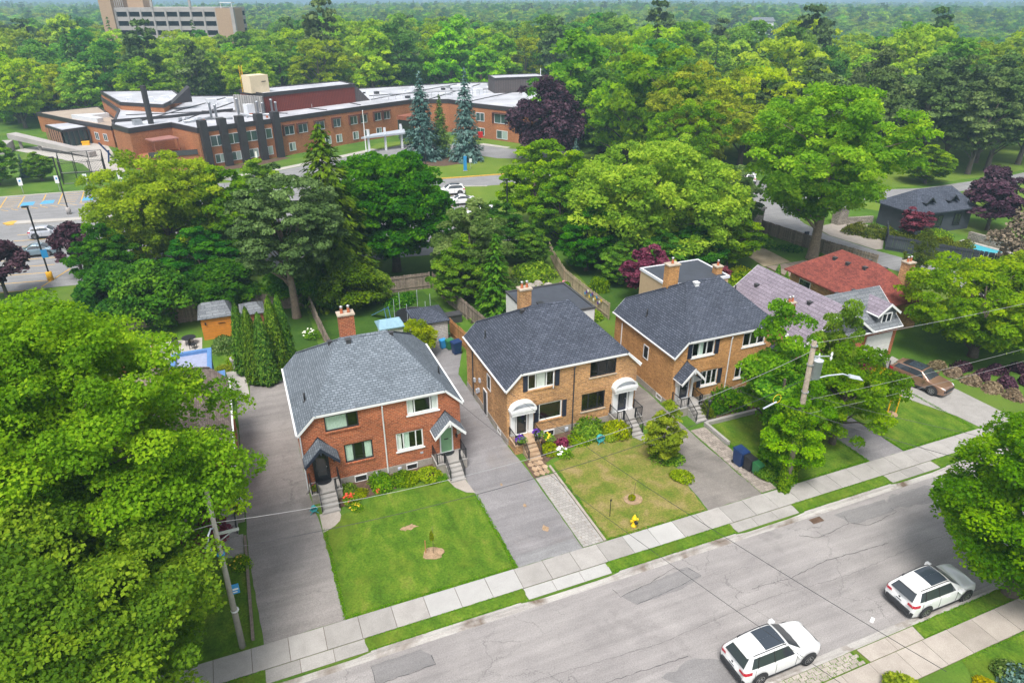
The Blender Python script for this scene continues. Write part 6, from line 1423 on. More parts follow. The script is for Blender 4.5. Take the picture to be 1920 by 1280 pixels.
ORD = 'first second third fourth fifth sixth seventh eighth ninth tenth eleventh twelfth thirteenth fourteenth fifteenth sixteenth'.split()
PKO = [ORD[sorted(PKP, key=lambda q: q[0]/q[1]).index(p)] for p in PKP]
for i, (x, y, s) in enumerate(((120, 82, .95), (125.5, 82.5, 1.0), (121.5, 88, 1.05), (130, 88, 1.0), (116, 90, 1.0), (136, 84, 1.05), (112, 96, 1.05), (127, 97, 1.1), (140, 95, 1.1), (105, 92, .95), (98, 98, 1.0), (104, 104, 1.1), (94, 106, .95), (119, 105, 1.1), (150, 92, 1.1), (134, 104, 1.1))):
    plant('pine_tree', pk, (x, y, 0), 'dark park pine with bare trunk, '+PKO[i]+' from the left along the park drive', rz=i*1.3, sc=(s, s, s*random.uniform(.92, 1.08)), bark='bark', group='park pines on the right')
# globe and hedges
globe = broad('globe_shrub', 'leaf_lime', 85, 3.5, 1.7, .12, 40, 170, .55, .17, 'round', .8, .08, .2)
plant('globe_shrub', globe, (12.0, 51.3, 0), 'yellow-green globe tree behind the red brick house', 'shrub')
hb = {k: bush('bush_'+k, mt, i+200, n, ls, fl, lu) for i, (k, mt, n, ls, fl, lu) in enumerate((('a', 'leaf_maple2', 1400, .16, .8, .25), ('b', 'leaf_lime', 1200, .17, .7, .3), ('c', 'leaf_purple', 1200, .16, .8, .3), ('d', 'leaf_dark', 1400, .16, .9, .2), ('e', 'reed', 1500, .3, 1.2, .3), ('f', 'leaf_sage', 1100, .17, .7, .3)))}
def shrub(kind, x, y, r, h, label, mat=None, name='garden_shrub', rz=0, z=0, cat='shrub', group=None):
    T = thing(name, label, cat, (x, y, z), rz, group); inst('foliage', hb[kind], T, sc=(r, r, h), mat=mat); return T
shrub('a', 3.1, 35.2, .55, .8, 'round green shrub left of the basement window', rz=1)
shrub('a', 3.9, 34.6, .45, .5, 'small green shrub in the red house flower bed', 'leaf_lime', rz=2)
shrub('a', 5.5, 35.1, .8, 1.05, 'large green shrub beside the white downpipe', 'leaf_maple', rz=3)
shrub('a', 6.5, 35.0, .7, .8, 'mid green shrub under the basement window', rz=1.4)
shrub('b', 7.4, 34.9, .75, .7, 'variegated lime shrub in the middle of the red house bed', 'leaf_lime')
shrub('b', 8.3, 35.1, .85, .9, 'large variegated lime shrub beside the green door steps', rz=2)
shrub('a', 9.0, 34.4, .4, .35, 'low green groundcover at the foot of the right steps', 'leaf_maple2', rz=4)
shrub('b', 16.9, 34.6, .65, .9, 'lime green shrub beside the flagstone steps', 'leaf_lime', rz=1)
shrub('c', 17.9, 34.6, .75, 1.05, 'purple leaved shrub in the buff house bed', rz=1)
shrub('a', 19.0, 34.7, .7, .75, 'green shrub in the middle of the buff house bed', 'leaf_maple', rz=1)
shrub('a', 20.2, 35.2, 1.15, 1.35, 'big green shrub under the black framed window', 'leaf_maple2', rz=2)
shrub('b', 21.9, 34.9, 1.0, 1.4, 'tall yellow-green shrub left of the right hand steps', 'leaf_yellow', rz=2)
shrub('b', 21.2, 34.3, .75, .8, 'yellow-green shrub beside the teal hose reel', 'leaf_lime', rz=4)
shrub('a', 23.9, 30.8, .9, .55, 'green shrub at the foot of the young tree', 'leaf_maple', rz=4)
shrub('b', 23.3, 28.9, .75, .7, 'low lime shrub at the edge of the old driveway', 'leaf_lime', rz=2)
shrub('d', 29.4, 34.4, .7, 1.0, 'dark clipped shrub right of the golden house steps', 'leaf_olive', rz=2)
shrub('d', 30.3, 34.6, .8, .9, 'dark green shrub under the white window', rz=3)
shrub('a', 32.2, 34.9, 1.3, 1.6, 'wide green shrub below the golden brick wall', 'leaf_maple2', rz=3)
shrub('a', 35.2, 34.6, 1.3, 1.3, 'green shrub beside the right hand golden porch', 'leaf_maple', rz=5)
shrub('b', 45.6, 33.2, 1.15, 1.3, 'golden yellow shrub beside the parked bronze car', 'leaf_gold', rz=5)
shrub('d', 47.0, 35.0, .7, 1.4, 'dark clipped bush beside the garage door', 'cedar', rz=5)
for i, (x, y) in enumerate(((51.7, 33.0), (51.9, 31.6), (52.2, 30.2), (52.6, 28.9), (53.0, 27.6))): shrub('e', x, y, .7, .55, 'brown reed-like grass clump right of the bronze car', name='grass_clump', rz=i, group='brown grass clumps')
for i, (x, y) in enumerate(((53.4, 31.8), (53.8, 30.4), (54.4, 29.0), (55.4, 30.8), (55.8, 28.6), (57.2, 30.0))): shrub('c', x, y, 1.0, 1.2, 'dark purple barberry hedge bush at the right', 'leaf_beech', rz=i, group='barberry hedge')
for i in range(7):
    t = i/6; shrub('d', 74.4+2.2*0+9.0*t*.0+(80.5-74.2)*t, 62.4-10.4*t+1.2, 1.25, 1.9, 'clipped hedge bush behind the black screen fence', 'leaf_olive', name='hedge_bush', rz=i, group='hedge behind black screen')
shrub('a', 82.5, 58.2, 1.6, 1.3, 'green shrub between the black house and the pool', 'leaf_maple2', rz=1)
for i, (x, y, r_, h, mt) in enumerate(((-3.6, 59.2, 1.1, 1.5, 'leaf_sage'), (-2.4, 59.0, 1.0, 1.3, 'leaf_maple2'), (-2.0, 57.4, .7, .6, 'leaf_sage'), (-2.3, 56.0, .9, .6, 'leaf_maple'), (-3.3, 55.2, .6, .5, 'leaf_lime'))):
    shrub('a', x, y, r_, h, ('tall feathery shrub in front of the orange shed', 'green shrub at the corner of the orange shed', 'grey-green mound in the vegetable garden', 'leafy green bed by the stone planter', 'lime green plant by the blue roofed porch')[i], mt, rz=i)
for i, (x, y, r_, h, mt, l) in enumerate(((27.2, 58.6, 1.6, 1.8, 'leaf_yellow', 'yellow-green shrub left of the rockery'), (28.4, 64.5, 1.9, 2.2, 'leaf_maple2', 'dark shrub beside the rockery path'), (25.2, 61.5, 1.5, 1.6, 'leaf_sage', 'sage green shrub behind the small spruce'), (30.0, 53.0, 1.2, 1.0, 'leaf_maple', 'green shrub by the brown siding wall'), (33.8, 58.6, .9, 2.2, 'leaf_maple', 'upright shrub behind the ornament fence'), (13.6, 63.6, 1.4, 1.2, 'leaf_dark', 'dark ivy mound by the back fence'), (18.9, 53.6, 1.0, .8, 'leaf_maple', 'bright shrub at the foot of the small spruce'), (47.5, 53.5, 2.2, 2.0, 'leaf_maple', 'green shrub behind the beige extension'), (49.6, 55.5, 1.6, 1.6, 'leaf_yellow', 'yellow-green shrub beside the deck'), (60.5, 64.5, 1.8, 1.2, 'leaf_maple2', 'wide green shrub inside the leaning fence'), (62.0, 61.5, 1.2, .9, 'leaf_dark', 'dark shrub at the corner of the dirt yard'))):
    shrub('a', x, y, r_, h, l, mt, rz=i)
# bottom right garden
shrub('b', 23.7, 12.15, 1.1, 1.25, 'round yellow-green bush at the bottom picture edge', 'leaf_lime', rz=1)
shrub('c', 22.0, 12.15, .45, .6, 'small dark red bush at the bottom picture edge', rz=1)
shrub('b', 27.4, 10.9, .75, .45, 'bright yellow flower mound in the near garden', 'leaf_gold', rz=1)
shrub('f', 28.6, 10.9, .8, .8, 'silvery grey bush in the near garden', rz=2)
shrub('d', 28.7, 9.9, 1.2, 1.2, 'dark green juniper in the bottom right corner', 'needle_blue', rz=2)
shrub('a', 34.6, 11.0, 1.6, 1.5, 'green bush under the near verge maple', 'leaf_maple2', rz=2)
# flowers
rngf = np.random.default_rng(9)
def flowers(x, y, r, n, mt, label, z=.25, h=.25, s=.12, pot=False):
    T = thing('flower_cluster', label, 'flowers', (x, y, z))
    a = rngf.uniform(0, 6.28, n); q = r*np.sqrt(rngf.uniform(0, 1, n)); C = np.stack([q*np.cos(a), q*np.sin(a), h*(1-(q/r)**2)+rngf.uniform(0, .1, n)], 1)
    b = inst('foliage', hb['a'], T, sc=(r*1.05, r*1.05, h*1.1)); me = leaf_mesh('petals', C, np.tile([0, -.2, 1.], (n, 1))+rngf.normal(size=(n, 3))*.4, np.full(n, s), rngf.uniform(0, 1, n), mt, rngf, 1.0, .05); inst('blossom', me, T)
    if pot: p = MB(); p.lathe([(r*.5, -.35), (r*.75, 0), (r*.8, .03)], 12); p.build('pot', 'clay' if pot == 1 else 'bin_black', T, True)
    return T
flowers(3.15, 34.2, .45, 30, 'petal_red', 'red and orange flowers beside the left steps', .3, .35, .16)
flowers(3.4, 33.6, .35, 16, 'petal_yellow', 'yellow flowers at the front of the red house bed', .1, .2, .13)
flowers(5.0, 34.5, .25, 16, 'petal_red', 'small red flower clump in the middle of the red house bed', .1, .25)
flowers(1.28, 35.3, .25, 12, 'petal_red', 'orange flower pot on the left landing', .95, .2, .1, 1)
flowers(14.75, 34.95, .33, 60, 'petal_purple', 'purple petunia pot at the left of the flagstone landing', 1.2, .28, .13, 2)
flowers(16.1, 35.2, .33, 60, 'petal_purple', 'purple petunia pot at the right of the flagstone landing', 1.2, .28, .13, 2)
flowers(17.3, 33.8, .5, 22, 'petal_white', 'white hydrangea in front of the purple shrub', .15, .4, .2)
flowers(16.75, 34.9, .35, 10, 'petal_yellow', 'pale yellow roses beside the flagstone steps', .85, .3, .16)
flowers(3.9, 58.6, .7, 26, 'petal_white', 'white flowering bush under the pine', .3, .5, .18)
flowers(-3.1, 35.0, .3, 14, 'petal_yellow', 'yellow flower pot beside the red door', .95, .2, .1, 1)
flowers(-3.3, 31.4, .5, 12, 'petal_yellow', 'orange yellow flowers at the foot of the red door steps', .1, .3, .12)
flowers(30.6, 60.8, .6, 18, 'petal_pink', 'pink and white flowers on the rockery', .3, .4, .2)
# young trees
yt = broad('young_tree', 'leaf_maple', 91, 4.6, 1.35, .04, 100, 120, .38, .14, 'egg', .75, .25, .25)
plant('young_tree', yt, (23.1, 30.6, 0), 'young pointed tree beside the old driveway', mat='leaf_lime')
sp = thing('sapling', 'thin sapling with yellow stake in a straw mulch ring', 'sapling', (6.72, 28.2, 0))
m = MB(); m.tube([(0, 0, 0), (.03, .02, 1.9)], .012, 5); m.build('stem', 'bark', sp); m = MB(); m.box(-.42, -.37, .14, .19, 0, .95); m.build('stake', 'wood_orange', sp)
inst('foliage', hb['b'], sp, (0, 0, 1.0), sc=(.12, .12, .8), mat='leaf_yellow')
q = [(.55*cos(a)*random.uniform(.85, 1.15), .5*sin(a)*random.uniform(.85, 1.15)) for a in np.linspace(0, 2*pi, 20)[:-1]]
m = MB(); m.prism(q, .02, .06); m.build('mulch_ring', 'straw', sp)
rr = random.Random(4)
m = MB(); m.prism([(6.0+.62*cos(a)*rr.uniform(.45, 1), 30.75+.33*sin(a)*rr.uniform(.4, 1)) for a in np.linspace(0, 2*pi, 18)[:-1]], .0, .034); m.build('bare_patch', 'straw', kind='structure')
sp = thing('sapling', 'thin sapling between two yellow stakes on the far lawn', 'sapling', (42.2, 29.2, 0))
m = MB(); m.tube([(0, 0, 0), (.03, .02, 2.6)], .02, 5); m.build('stem', 'bark', sp)
for x in (-.45, .45): m = MB(); m.box(x-.03, x+.03, -.03, .03, 0, 1.6); m.build('stake', 'yellow', sp)
inst('foliage', hb['b'], sp, (0, 0, 1.2), sc=(.35, .35, 1.2), mat='leaf_yellow'); m = MB(); m.prism([(.45*cos(a), .45*sin(a)) for a in np.linspace(0, 2*pi, 14)[:-1]], .02, .05); m.build('mulch_ring', 'straw', sp)
sp = thing('sapling', 'small staked sapling on the dry lawn behind the hydrant', 'sapling', (19.4, 28.0, 0)); m = MB(); m.tube([(0, 0, 0), (.05, 0, 1.3)], .012, 5); m.build('stem', 'bark', sp); inst('foliage', hb['b'], sp, (0, 0, .1), sc=(.25, .25, .35), mat='leaf_lime'); m = MB(); m.prism([(.6*cos(a), .5*sin(a)) for a in np.linspace(0, 2*pi, 14)[:-1]], .024, .05); m.build('mulch_ring', 'straw', sp)
# ivy on the utility pole and young growth round it
rng = np.random.default_rng(77); n = 9000; t = rng.uniform(0, 1, n)**.9; a = rng.uniform(0, 6.28, n); r_ = (.42+.32*np.sin(t*7+a*2)*.5+.55*np.exp(-((t-.95)/.1)**2)+.25*(1-t))*rng.uniform(.55, 1, n)
C = np.stack([r_*np.cos(a)+.25*np.sin(t*5), r_*np.sin(a), t*5.6], 1); me = leaf_mesh('ivy_leaves', C, np.stack([np.cos(a), np.sin(a), .5+0*a], 1)+rng.normal(size=(n, 3))*.4, .17*rng.uniform(.6, 1.3, n), rng.uniform(0, 1, n), 'leaf_maple2', rng)
iv = thing('ivy', 'green ivy climbing the wooden utility pole', 'ivy', (28.7, 25.35, 0)); inst('leaves', me, iv, sc=(.8, .8, 1.1)); m = MB(); m.tube([(.3, 0, 0), (.1, .1, 2), (-.1, .2, 4.5)], [.12, .08, .04], 6); m.build('stem', 'bark', iv)
iv2 = thing('ivy', 'ivy mass hanging on the trunk behind the utility pole', 'ivy', (30.2, 28.2, 0)); inst('leaves', me, iv2, sc=(1.9, 1.6, 1.1), mat='leaf_maple2'); m = MB(); m.tube([(0, 0, 0), (.2, .1, 3), (0, .2, 6)], [.2, .16, .08], 6); m.build('stem', 'bark', iv2)
shrub('b', 28.4, 27.0, .7, 1.0, 'lime shrub behind the green bin', 'leaf_maple2', rz=2); shrub('a', 29.6, 26.2, .8, 1.1, 'leafy suckers at the foot of the utility pole', 'leaf_maple2', rz=3)
# loose grass and weeds along edges
ng = 26000; rng = np.random.default_rng(5); X = []; 
def strip(x0, x1, y0, y1, k): X.append(np.stack([rng.uniform(x0, x1, k), rng.uniform(y0, y1, k)], 1))
for x0, x1 in ((1.4, 10.6), (28.6, 36), (39.2, 46.2)): strip(x0, x1, 25.42, 25.66, 1100); strip(x0-.08, x0+.12, 25.5, 32.5, 700); strip(x1-.15, x1+.1, 25.5, 32.0, 700)
strip(16.2, 23.0, 25.42, 25.62, 700); strip(16.1, 16.35, 25.5, 33, 500)
for a, b in ((-14.6, -2.6), (2.15, 10.25), (15.3, 23.4), (28.1, 35.5), (39.9, 47)): strip(a, b, 23.19, 23.28, int((b-a)*45)); strip(a, b, 23.92, 24.03, int((b-a)*45))
strip(27.15, 40, 13.83, 13.93, 500); strip(27.15, 40, 14.55, 14.66, 500); strip(17.2, 23.4, 13.86, 14.6, 500); strip(27.6, 40, 12.25, 12.4, 400); strip(10.45, 10.7, 25.6, 32, 220); strip(27.05, 27.2, 25.5, 32, 160); strip(28.3, 28.6, 25.5, 33, 260)
X = np.concatenate(X); n = len(X); C = np.concatenate([X, np.full((n, 1), .055)], 1); Nn = rng.normal(size=(n, 3))*.35+[0, 0, 1.]; C[:, 2] = .04
gme = leaf_mesh('grass_blades', C, Nn, .09*rng.uniform(.5, 1.3, n), rng.uniform(0, .7, n), 'leaf_maple2', rng, .4, .1)
prop(inst('grass', gme), 'short uneven grass tufts along the lawn edges', 'grass', kind='stuff')

# ------------------------------------------------------------------ the wood beyond
fv = [broad('forest_a', 'leaf_forest', 301, 18, 7.2, .02, 120, 75, 1.5, .62, 'egg', .7, .25, .2), broad('forest_b', 'leaf_forest2', 302, 17, 7.4, .02, 130, 75, 1.5, .62, 'round', .65, .3, .2),
      broad('forest_c', 'leaf_deep', 303, 19, 7.0, .02, 120, 75, 1.5, .62, 'egg', .75, .2, .2), broad('forest_d', 'leaf_forest', 304, 16, 7.8, .02, 140, 70, 1.5, .62, 'dome', .6, .3, .2),
      conifer('forest_fir', 'needle', 305, 21, 4.0, .08, 26, 9, 22, 1.0, .3, .9, .1), broad('forest_pine', 'needle_pine', 306, 20, 5.0, .3, 60, 60, 1.6, .8, 'egg', .5, .35, .25, up=.3)]
FL = ['mid green tree in the wood', 'yellow-green tree in the wood', 'deep green tree in the wood', 'broad domed tree in the wood', 'dark pointed fir in the wood', 'grey-green pine in the wood']
FN = ['broadleaf_tree', 'broadleaf_tree', 'broadleaf_tree', 'broadleaf_tree', 'fir_tree', 'pine_tree']
rng = np.random.default_rng(42); pts = []
def blocked(x, y):
    if -44 < x < 92 and 100 < y < 200: 
        if y < 197+0.02*x: 
            return not (x > 66 and y < 140+ (x-66)*1.2 and y > 96) if x > 62 else True
    if -60 < x < 62 and y < 200: return True
    if 62 < x < 175 and y < 108: return True
    if x < -44 and y < 165: return True
    if -42 < x < 22 and 300 < y < 345: return True
    return False
cells = {}
def try_add(x, y, dmin):
    for (px, py) in pts[-4000:]:
        if (px-x)**2+(py-y)**2 < dmin*dmin: return False
    pts.append((x, y)); return True
tries = 0; near = 0
while near < 285 and tries < 40000:
    tries += 1; az = radians(rng.uniform(-15, 60)); r_ = sqrt(rng.uniform(112**2, 300**2)); x, y = r_*sin(az), r_*cos(az)
    if blocked(x, y): continue
    if not try_add(x, y, 9.0 if r_ < 240 else 9.5): continue
    near += 1; k = int(rng.choice(6, p=[.28, .27, .14, .17, .08, .06])); s = rng.uniform(.75, 1.3)
    if -8 < math.degrees(az) < 3 and r_ > 215: s *= .86
    zn = ('at the far left', 'behind the low school wing', 'behind the school penthouse', 'behind the blue spruces', 'behind the copper beech', 'behind the tall leaning tree', 'behind the park pines')[min(6, max(0, int((math.degrees(az)+6)/8.5)))]
    T = thing(FN[k], FL[k]+', '+('near row ' if r_ < 215 else 'middle row ' if r_ < 255 else 'far row ')+zn, 'tree', (x, y, terrain(x, y)-.3), rng.uniform(0, 6.28), FL[k].split(' in ')[0]+'s, '+zn); sz = s*rng.uniform(.92, 1.12)
    inst('trunk', fv[k][0], T, sc=(s, s, sz)); inst('crown', fv[k][1], T, sc=(s, s, sz))
plant('pine_tree', fv[5], (190, 150, 0), 'tall dark pine standing above the right wood', sc=(1.25, 1.25, 1.28), mat='needle')
plant('fir_tree', fv[4], (205, 215, -4), 'dark fir top standing above the wood in the middle distance', sc=(1.2, 1.2, 1.15))
# far wood: too many to count, one mass
FP = []; FK = []
for i in range(13500):
    az = radians(rng.uniform(-38, 78)); out = az < radians(-15) or az > radians(60)
    r0 = 170 if out else 285
    r_ = r0*(3000/r0)**(rng.uniform()**.80); x, y = r_*sin(az), r_*cos(az)
    if out and (-80 < x < 62 and y < 205 or x > 62 and y < 120): continue
    if -42 < x < 22 and 296 < y < 350: continue
    if abs(x-395) < 22 and 425 < y < 470: continue
    FP.append((x, y, terrain(x, y)-.4)); FK.append(int(rng.choice(6, p=[.32, .18, .24, .16, .06, .04])))
fm = bpy.data.meshes.new('far_wood'); fm.from_pydata(FP, [], []); at = fm.attributes.new('kindid', 'INT', 'POINT'); at.data.foreach_set('value', FK)
fo = bpy.data.objects.new('forest', fm); COL.objects.link(fo); prop(fo, 'distant wooded valley and hills reaching to the horizon', 'forest', kind='stuff')
ng_ = bpy.data.node_groups.new('scatter', 'GeometryNodeTree'); ng_.interface.new_socket('Geometry', in_out='INPUT', socket_type='NodeSocketGeometry'); ng_.interface.new_socket('Geometry', in_out='OUTPUT', socket_type='NodeSocketGeometry')
gi = ng_.nodes.new('NodeGroupInput'); go = ng_.nodes.new('NodeGroupOutput'); jn = ng_.nodes.new('GeometryNodeJoinGeometry'); LK = ng_.links
na = ng_.nodes.new('GeometryNodeInputNamedAttribute'); na.data_type = 'INT'; na.inputs[0].default_value = 'kindid'
seen = {}
for o in bpy.data.objects:
    if o.type == 'MESH' and o.name.startswith('crown'):
        for k in range(6):
            if o.data == fv[k][1] and k not in seen: seen[k] = o
for k in seen:
    oi = ng_.nodes.new('GeometryNodeObjectInfo'); oi.inputs[0].default_value = seen[k]; oi.transform_space = 'ORIGINAL'
    cm_ = ng_.nodes.new('FunctionNodeCompare'); cm_.data_type = 'INT'; cm_.operation = 'EQUAL'; cm_.inputs[3].default_value = k
    LK.new([s for s in na.outputs if s.enabled][0], cm_.inputs[2])
    ip = ng_.nodes.new('GeometryNodeInstanceOnPoints'); LK.new(gi.outputs[0], ip.inputs['Points']); LK.new(cm_.outputs[0], ip.inputs['Selection']); LK.new(oi.outputs['Geometry'], ip.inputs['Instance'])
    rv = ng_.nodes.new('FunctionNodeRandomValue'); rv.data_type = 'FLOAT_VECTOR'; rv.inputs[0].default_value = (.8, .8, .75); rv.inputs[1].default_value = (1.25, 1.25, 1.15); LK.new(rv.outputs[0], ip.inputs['Scale'])
    rr_ = ng_.nodes.new('FunctionNodeRandomValue'); rr_.data_type = 'FLOAT_VECTOR'; rr_.inputs[0].default_value = (0, 0, 0); rr_.inputs[1].default_value = (0, 0, 6.28); LK.new(rr_.outputs[0], ip.inputs['Rotation'])
    LK.new(ip.outputs[0], jn.inputs[0])
LK.new(jn.outputs[0], go.inputs[0])
md = fo.modifiers.new('scatter', 'NODES'); md.node_group = ng_

# ------------------------------------------------------------------ cars
def car(name, label, loc, rz, paintm, L=4.65, Wd=1.84, Ht=1.68, kind='suv', group=None, roofglass=True, detail=True, roofm=None, rails=True):
    K = thing(name, label, 'car', loc, rz, group); h = L/2; w = Wd/2
    # stations rear to front: x(low) x(belt) x(roof) | half widths sill mid belt roof | z sill mid belt roof
    if kind == 'suv':
        ST = [(-.985, -.975, -.79, .76, .84, .79, .56, .34, .66, 1.02, .90), (-.955, -.935, -.765, .90, .96, .90, .62, .26, .66, 1.04, .935), (-.78, -.76, -.68, .96, 1.0, .945, .66, .22, .66, 1.03, .965), (-.35, -.35, -.35, .97, 1.0, .955, .69, .20, .64, 1.0, .995), (.0, .0, -.05, .97, 1.0, .955, .69, .20, .62, .985, 1.0), (.24, .27, .08, .97, 1.0, .95, .665, .20, .62, .975, .965), (.42, .43, .47, .96, 1.0, .93, .86, .22, .62, .955, .62), (.75, .75, .75, .95, .98, .88, .76, .24, .60, .90, .575), (.93, .92, .90, .86, .90, .80, .66, .25, .56, .83, .525), (.995, .985, .96, .70, .74, .66, .52, .28, .52, .74, .46)]
    else:
        ST = [(-.985, -.98, -.90, .78, .84, .78, .66, .32, .58, .86, .62), (-.96, -.95, -.88, .90, .95, .87, .72, .26, .58, .90, .64), (-.76, -.74, -.66, .95, 1.0, .92, .76, .22, .58, .92, .66), (-.60, -.56, -.34, .96, 1.0, .93, .70, .20, .58, .92, .93), (-.2, -.2, -.15, .97, 1.0, .95, .71, .19, .58, .91, 1.0), (.1, .1, .06, .97, 1.0, .95, .70, .19, .58, .90, .985), (.42, .44, .44, .96, 1.0, .92, .82, .21, .58, .89, .63), (.72, .72, .72, .94, .97, .87, .76, .23, .56, .84, .575), (.93, .92, .90, .84, .88, .78, .64, .24, .52, .76, .52), (.995, .985, .96, .68, .72, .64, .50, .27, .48, .68, .46)]
    G = []
    for (xl, xb, xr, ws, wm, wb, wr, zs_, zm, zb, zr) in ST:
        zr = zr*Ht if zr > .3 else zr
        G.append([Vector((xl*h, ws*w, zs_)), Vector((xl*h, wm*w, zm)), Vector((xb*h, wb*w, zb)), Vector((xr*h, wr*w, zr-.045)), Vector((xr*h, wr*w*.55, zr)), Vector((xr*h, 0, zr+.018))])
    ns, nj = len(G), 6
    def at(s, j):
        i = min(int(s), ns-2); f = s-i; k = min(int(j), nj-2); q = j-k
        return (G[i][k]*(1-f)+G[i+1][k]*f)*(1-q)+(G[i][k+1]*(1-f)+G[i+1][k+1]*f)*q
    def patch(nm, s0, s1, j0, j1, mat, off=.008, both=True, par=None, n=4, m=3, centre=False, shrink=None):
        for sg in ((1, -1) if both else (1,)):
            mb = MB(); vs = []; fs = []
            js = np.linspace(j0, j1, m+1)
            for a in range(n+1):
                s = s0+(s1-s0)*a/n
                for j in js:
                    p = at(s, j); e = .02; ds = at(min(ns-1.001, s+e), j)-at(max(0, s-e), j); dj = at(s, min(nj-1.001, j+e))-at(s, max(0, j-e)); nn = ds.cross(dj)
                    if nn.length < 1e-9: nn = Vector((0, 0, 1))
                    nn.normalize()
                    if nn.dot(p-Vector((p.x*.9, 0, .5))) < 0: nn = -nn
                    p = p+nn*off; vs.append((p.x, p.y*sg, p.z))
            for a in range(n):
                for b in range(m): fs.append((a*(m+1)+b, a*(m+1)+b+1, (a+1)*(m+1)+b+1, (a+1)*(m+1)+b))
            mb.add(vs, fs)
            if centre:
                k0 = len(mb.v); mb.add([(x, -y, z) for x, y, z in vs], fs)
            mb.weld = centre; mb.build(nm, mat, par or K, True)
            if centre: break
    b = MB(); vs = []; fs = []; full = []
    SS = [s/2 for s in range(2*(ns-1)+1)]
    JJ = [0, .12, 1, 1.9, 2.08, 2.9, 3, 3.4, 4, 5]
    for s in SS:
        r = [at(min(s, ns-1.0001), min(j, nj-1.0001)) for j in JJ]; ringp = [(p.x, -p.y, p.z) for p in r]+[(p.x, p.y, p.z) for p in r[-2::-1]]; full.append(ringp)
    m_ = len(full[0]); 
    for r in full: vs += r
    for i in range(len(SS)-1):
        for k in range(m_-1): fs.append((i*m_+k, i*m_+k+1, (i+1)*m_+k+1, (i+1)*m_+k))
    fs.append(tuple(range(m_-1, -1, -1))); fs.append(tuple(range((len(SS)-1)*m_, len(SS)*m_)))
    b.add(vs, fs); body = b.build('body', paintm, K, True)
    mo = body.modifiers.new('round', 'SUBSURF'); mo.levels = 1; mo.render_levels = 1
    if roofm: patch('roof_panel', 2.2, 4.9, 3.05, 5.0, roofm, .008, centre=True, n=5)
    ub = MB(); ub.box(-h*.9, h*.9, -w*.88, w*.88, .2, .45); ub.build('underbody', 'car_trim', K)
    if kind == 'suv':
        patch('side_window', 1.55, 4.92, 2.14, 2.88, 'glass_car', .008, n=10)
        patch('windshield', 5.08, 5.86, 3.1, 5.0, 'glass_car', .010, centre=True, n=4, m=6)
        wd = ST[0]; x0, x1 = at(.02, 2.15), at(.02, 2.92)
        rw = MB(); rw.quad((x0.x-.012, -x0.y*.92, x0.z), (x0.x-.012, x0.y*.92, x0.z), (x1.x-.012, x1.y*.98, x1.z), (x1.x-.012, -x1.y*.98, x1.z)); rw.build('rear_window', 'glass_car', K)
        sp = MB(); t = at(0.02, 3); sp.box(t.x-.13, t.x+.2, -t.y*.95, t.y*.95, t.z+.0, t.z+.05); sp.build('spoiler', paintm, K)
    else:
        patch('side_window', 2.75, 5.4, 2.14, 2.86, 'glass_car', .008, n=10)
        patch('windshield', 5.1, 5.88, 3.1, 5.0, 'glass_car', .010, centre=True, n=4, m=6); patch('rear_window', 2.12, 2.95, 3.1, 5.0, 'glass_car', .010, centre=True, n=4, m=6)
    patch('bumper', 0.0, 1.0, 0, .75, 'car_trim', .010, n=4); patch('sill', 2.2, 6.2, 0, .35, 'car_trim', .008, n=6)
    x0, x1 = at(.0, .1), at(.0, .95); rb = MB(); rb.box(x0.x-.03, x0.x+.05, -x0.y*.98, x0.y*.98, .3, .58); rb.build('rear_bumper', 'car_trim', K)
    patch('tail_light', 0.03, 1.75, 1.5, 1.93, 'tail_red', .012, n=4, m=2)
    for sg in (1, -1):
        p = at(.0, 1.5); q = at(.0, 1.93); tl = MB(); tl.quad((p.x-.012, sg*p.y*.62, p.z+.02), (p.x-.012, sg*p.y, p.z), (q.x-.012, sg*q.y, q.z), (q.x-.012, sg*q.y*.66, q.z)); tl.build('tail_light', 'tail_red', K)
    patch('headlight', 7.75, 8.85, 1.75, 2.6, 'headlight', .010, n=3, m=2); patch('grille', 8.55, 8.98, .7, 1.5, 'car_trim', .010, n=2)
    gp = at(8.97, 1.2); gr = MB(); gr.box(gp.x-.02, gp.x+.03, -gp.y*.8, gp.y*.8, .42, .66); gr.build('grille', 'car_trim', K)
    pl_ = MB(); x0 = at(0, 1.4); pl_.box(x0.x-.035, x0.x+.0, -.2, .2, .74, .88); pl_.build('number_plate', 'white', K)
    em = MB(); x0 = at(0, 1.85); em.lathe([(.0, -.02), (.06, -.01), (.06, .0)], 10, (0, 0, 0), 'y'); em.v = [(x0.x-.02+y, x, x0.z-.03+z) for x, y, z in em.v]; em.build('emblem', 'car_trim', K)
    tx = MB(); x0 = at(0, 1.4); tx.box(x0.x-.038, x0.x-.0355, -.15, .15, .785, .835); tx.build('plate_text', 'navy_trim', K)
    wp = MB(); x0 = at(0.02, 2.2); wp.tube([(x0.x-.03, 0, x0.z), (at(.02, 2.5).x-.03, .28, at(.02, 2.5).z-.08)], .014, 4); wp.build('wiper', 'black', K)
    for sg in (1, -1):
        for s in ((3.25, 2.2) if kind == 'suv' else (3.9,)):
            bp = MB(); P = [at(s, j) for j in (2.12, 2.5, 2.9)]; bp.tube([(p.x, sg*(p.y+.008), p.z) for p in P], .028, 4); bp.build('window_pillar', 'black', K)
    if roofglass and kind == 'suv': patch('sunroof', 2.75, 4.75, 3.35, 5.0, 'sunroof', .010, centre=True, n=4, m=3)
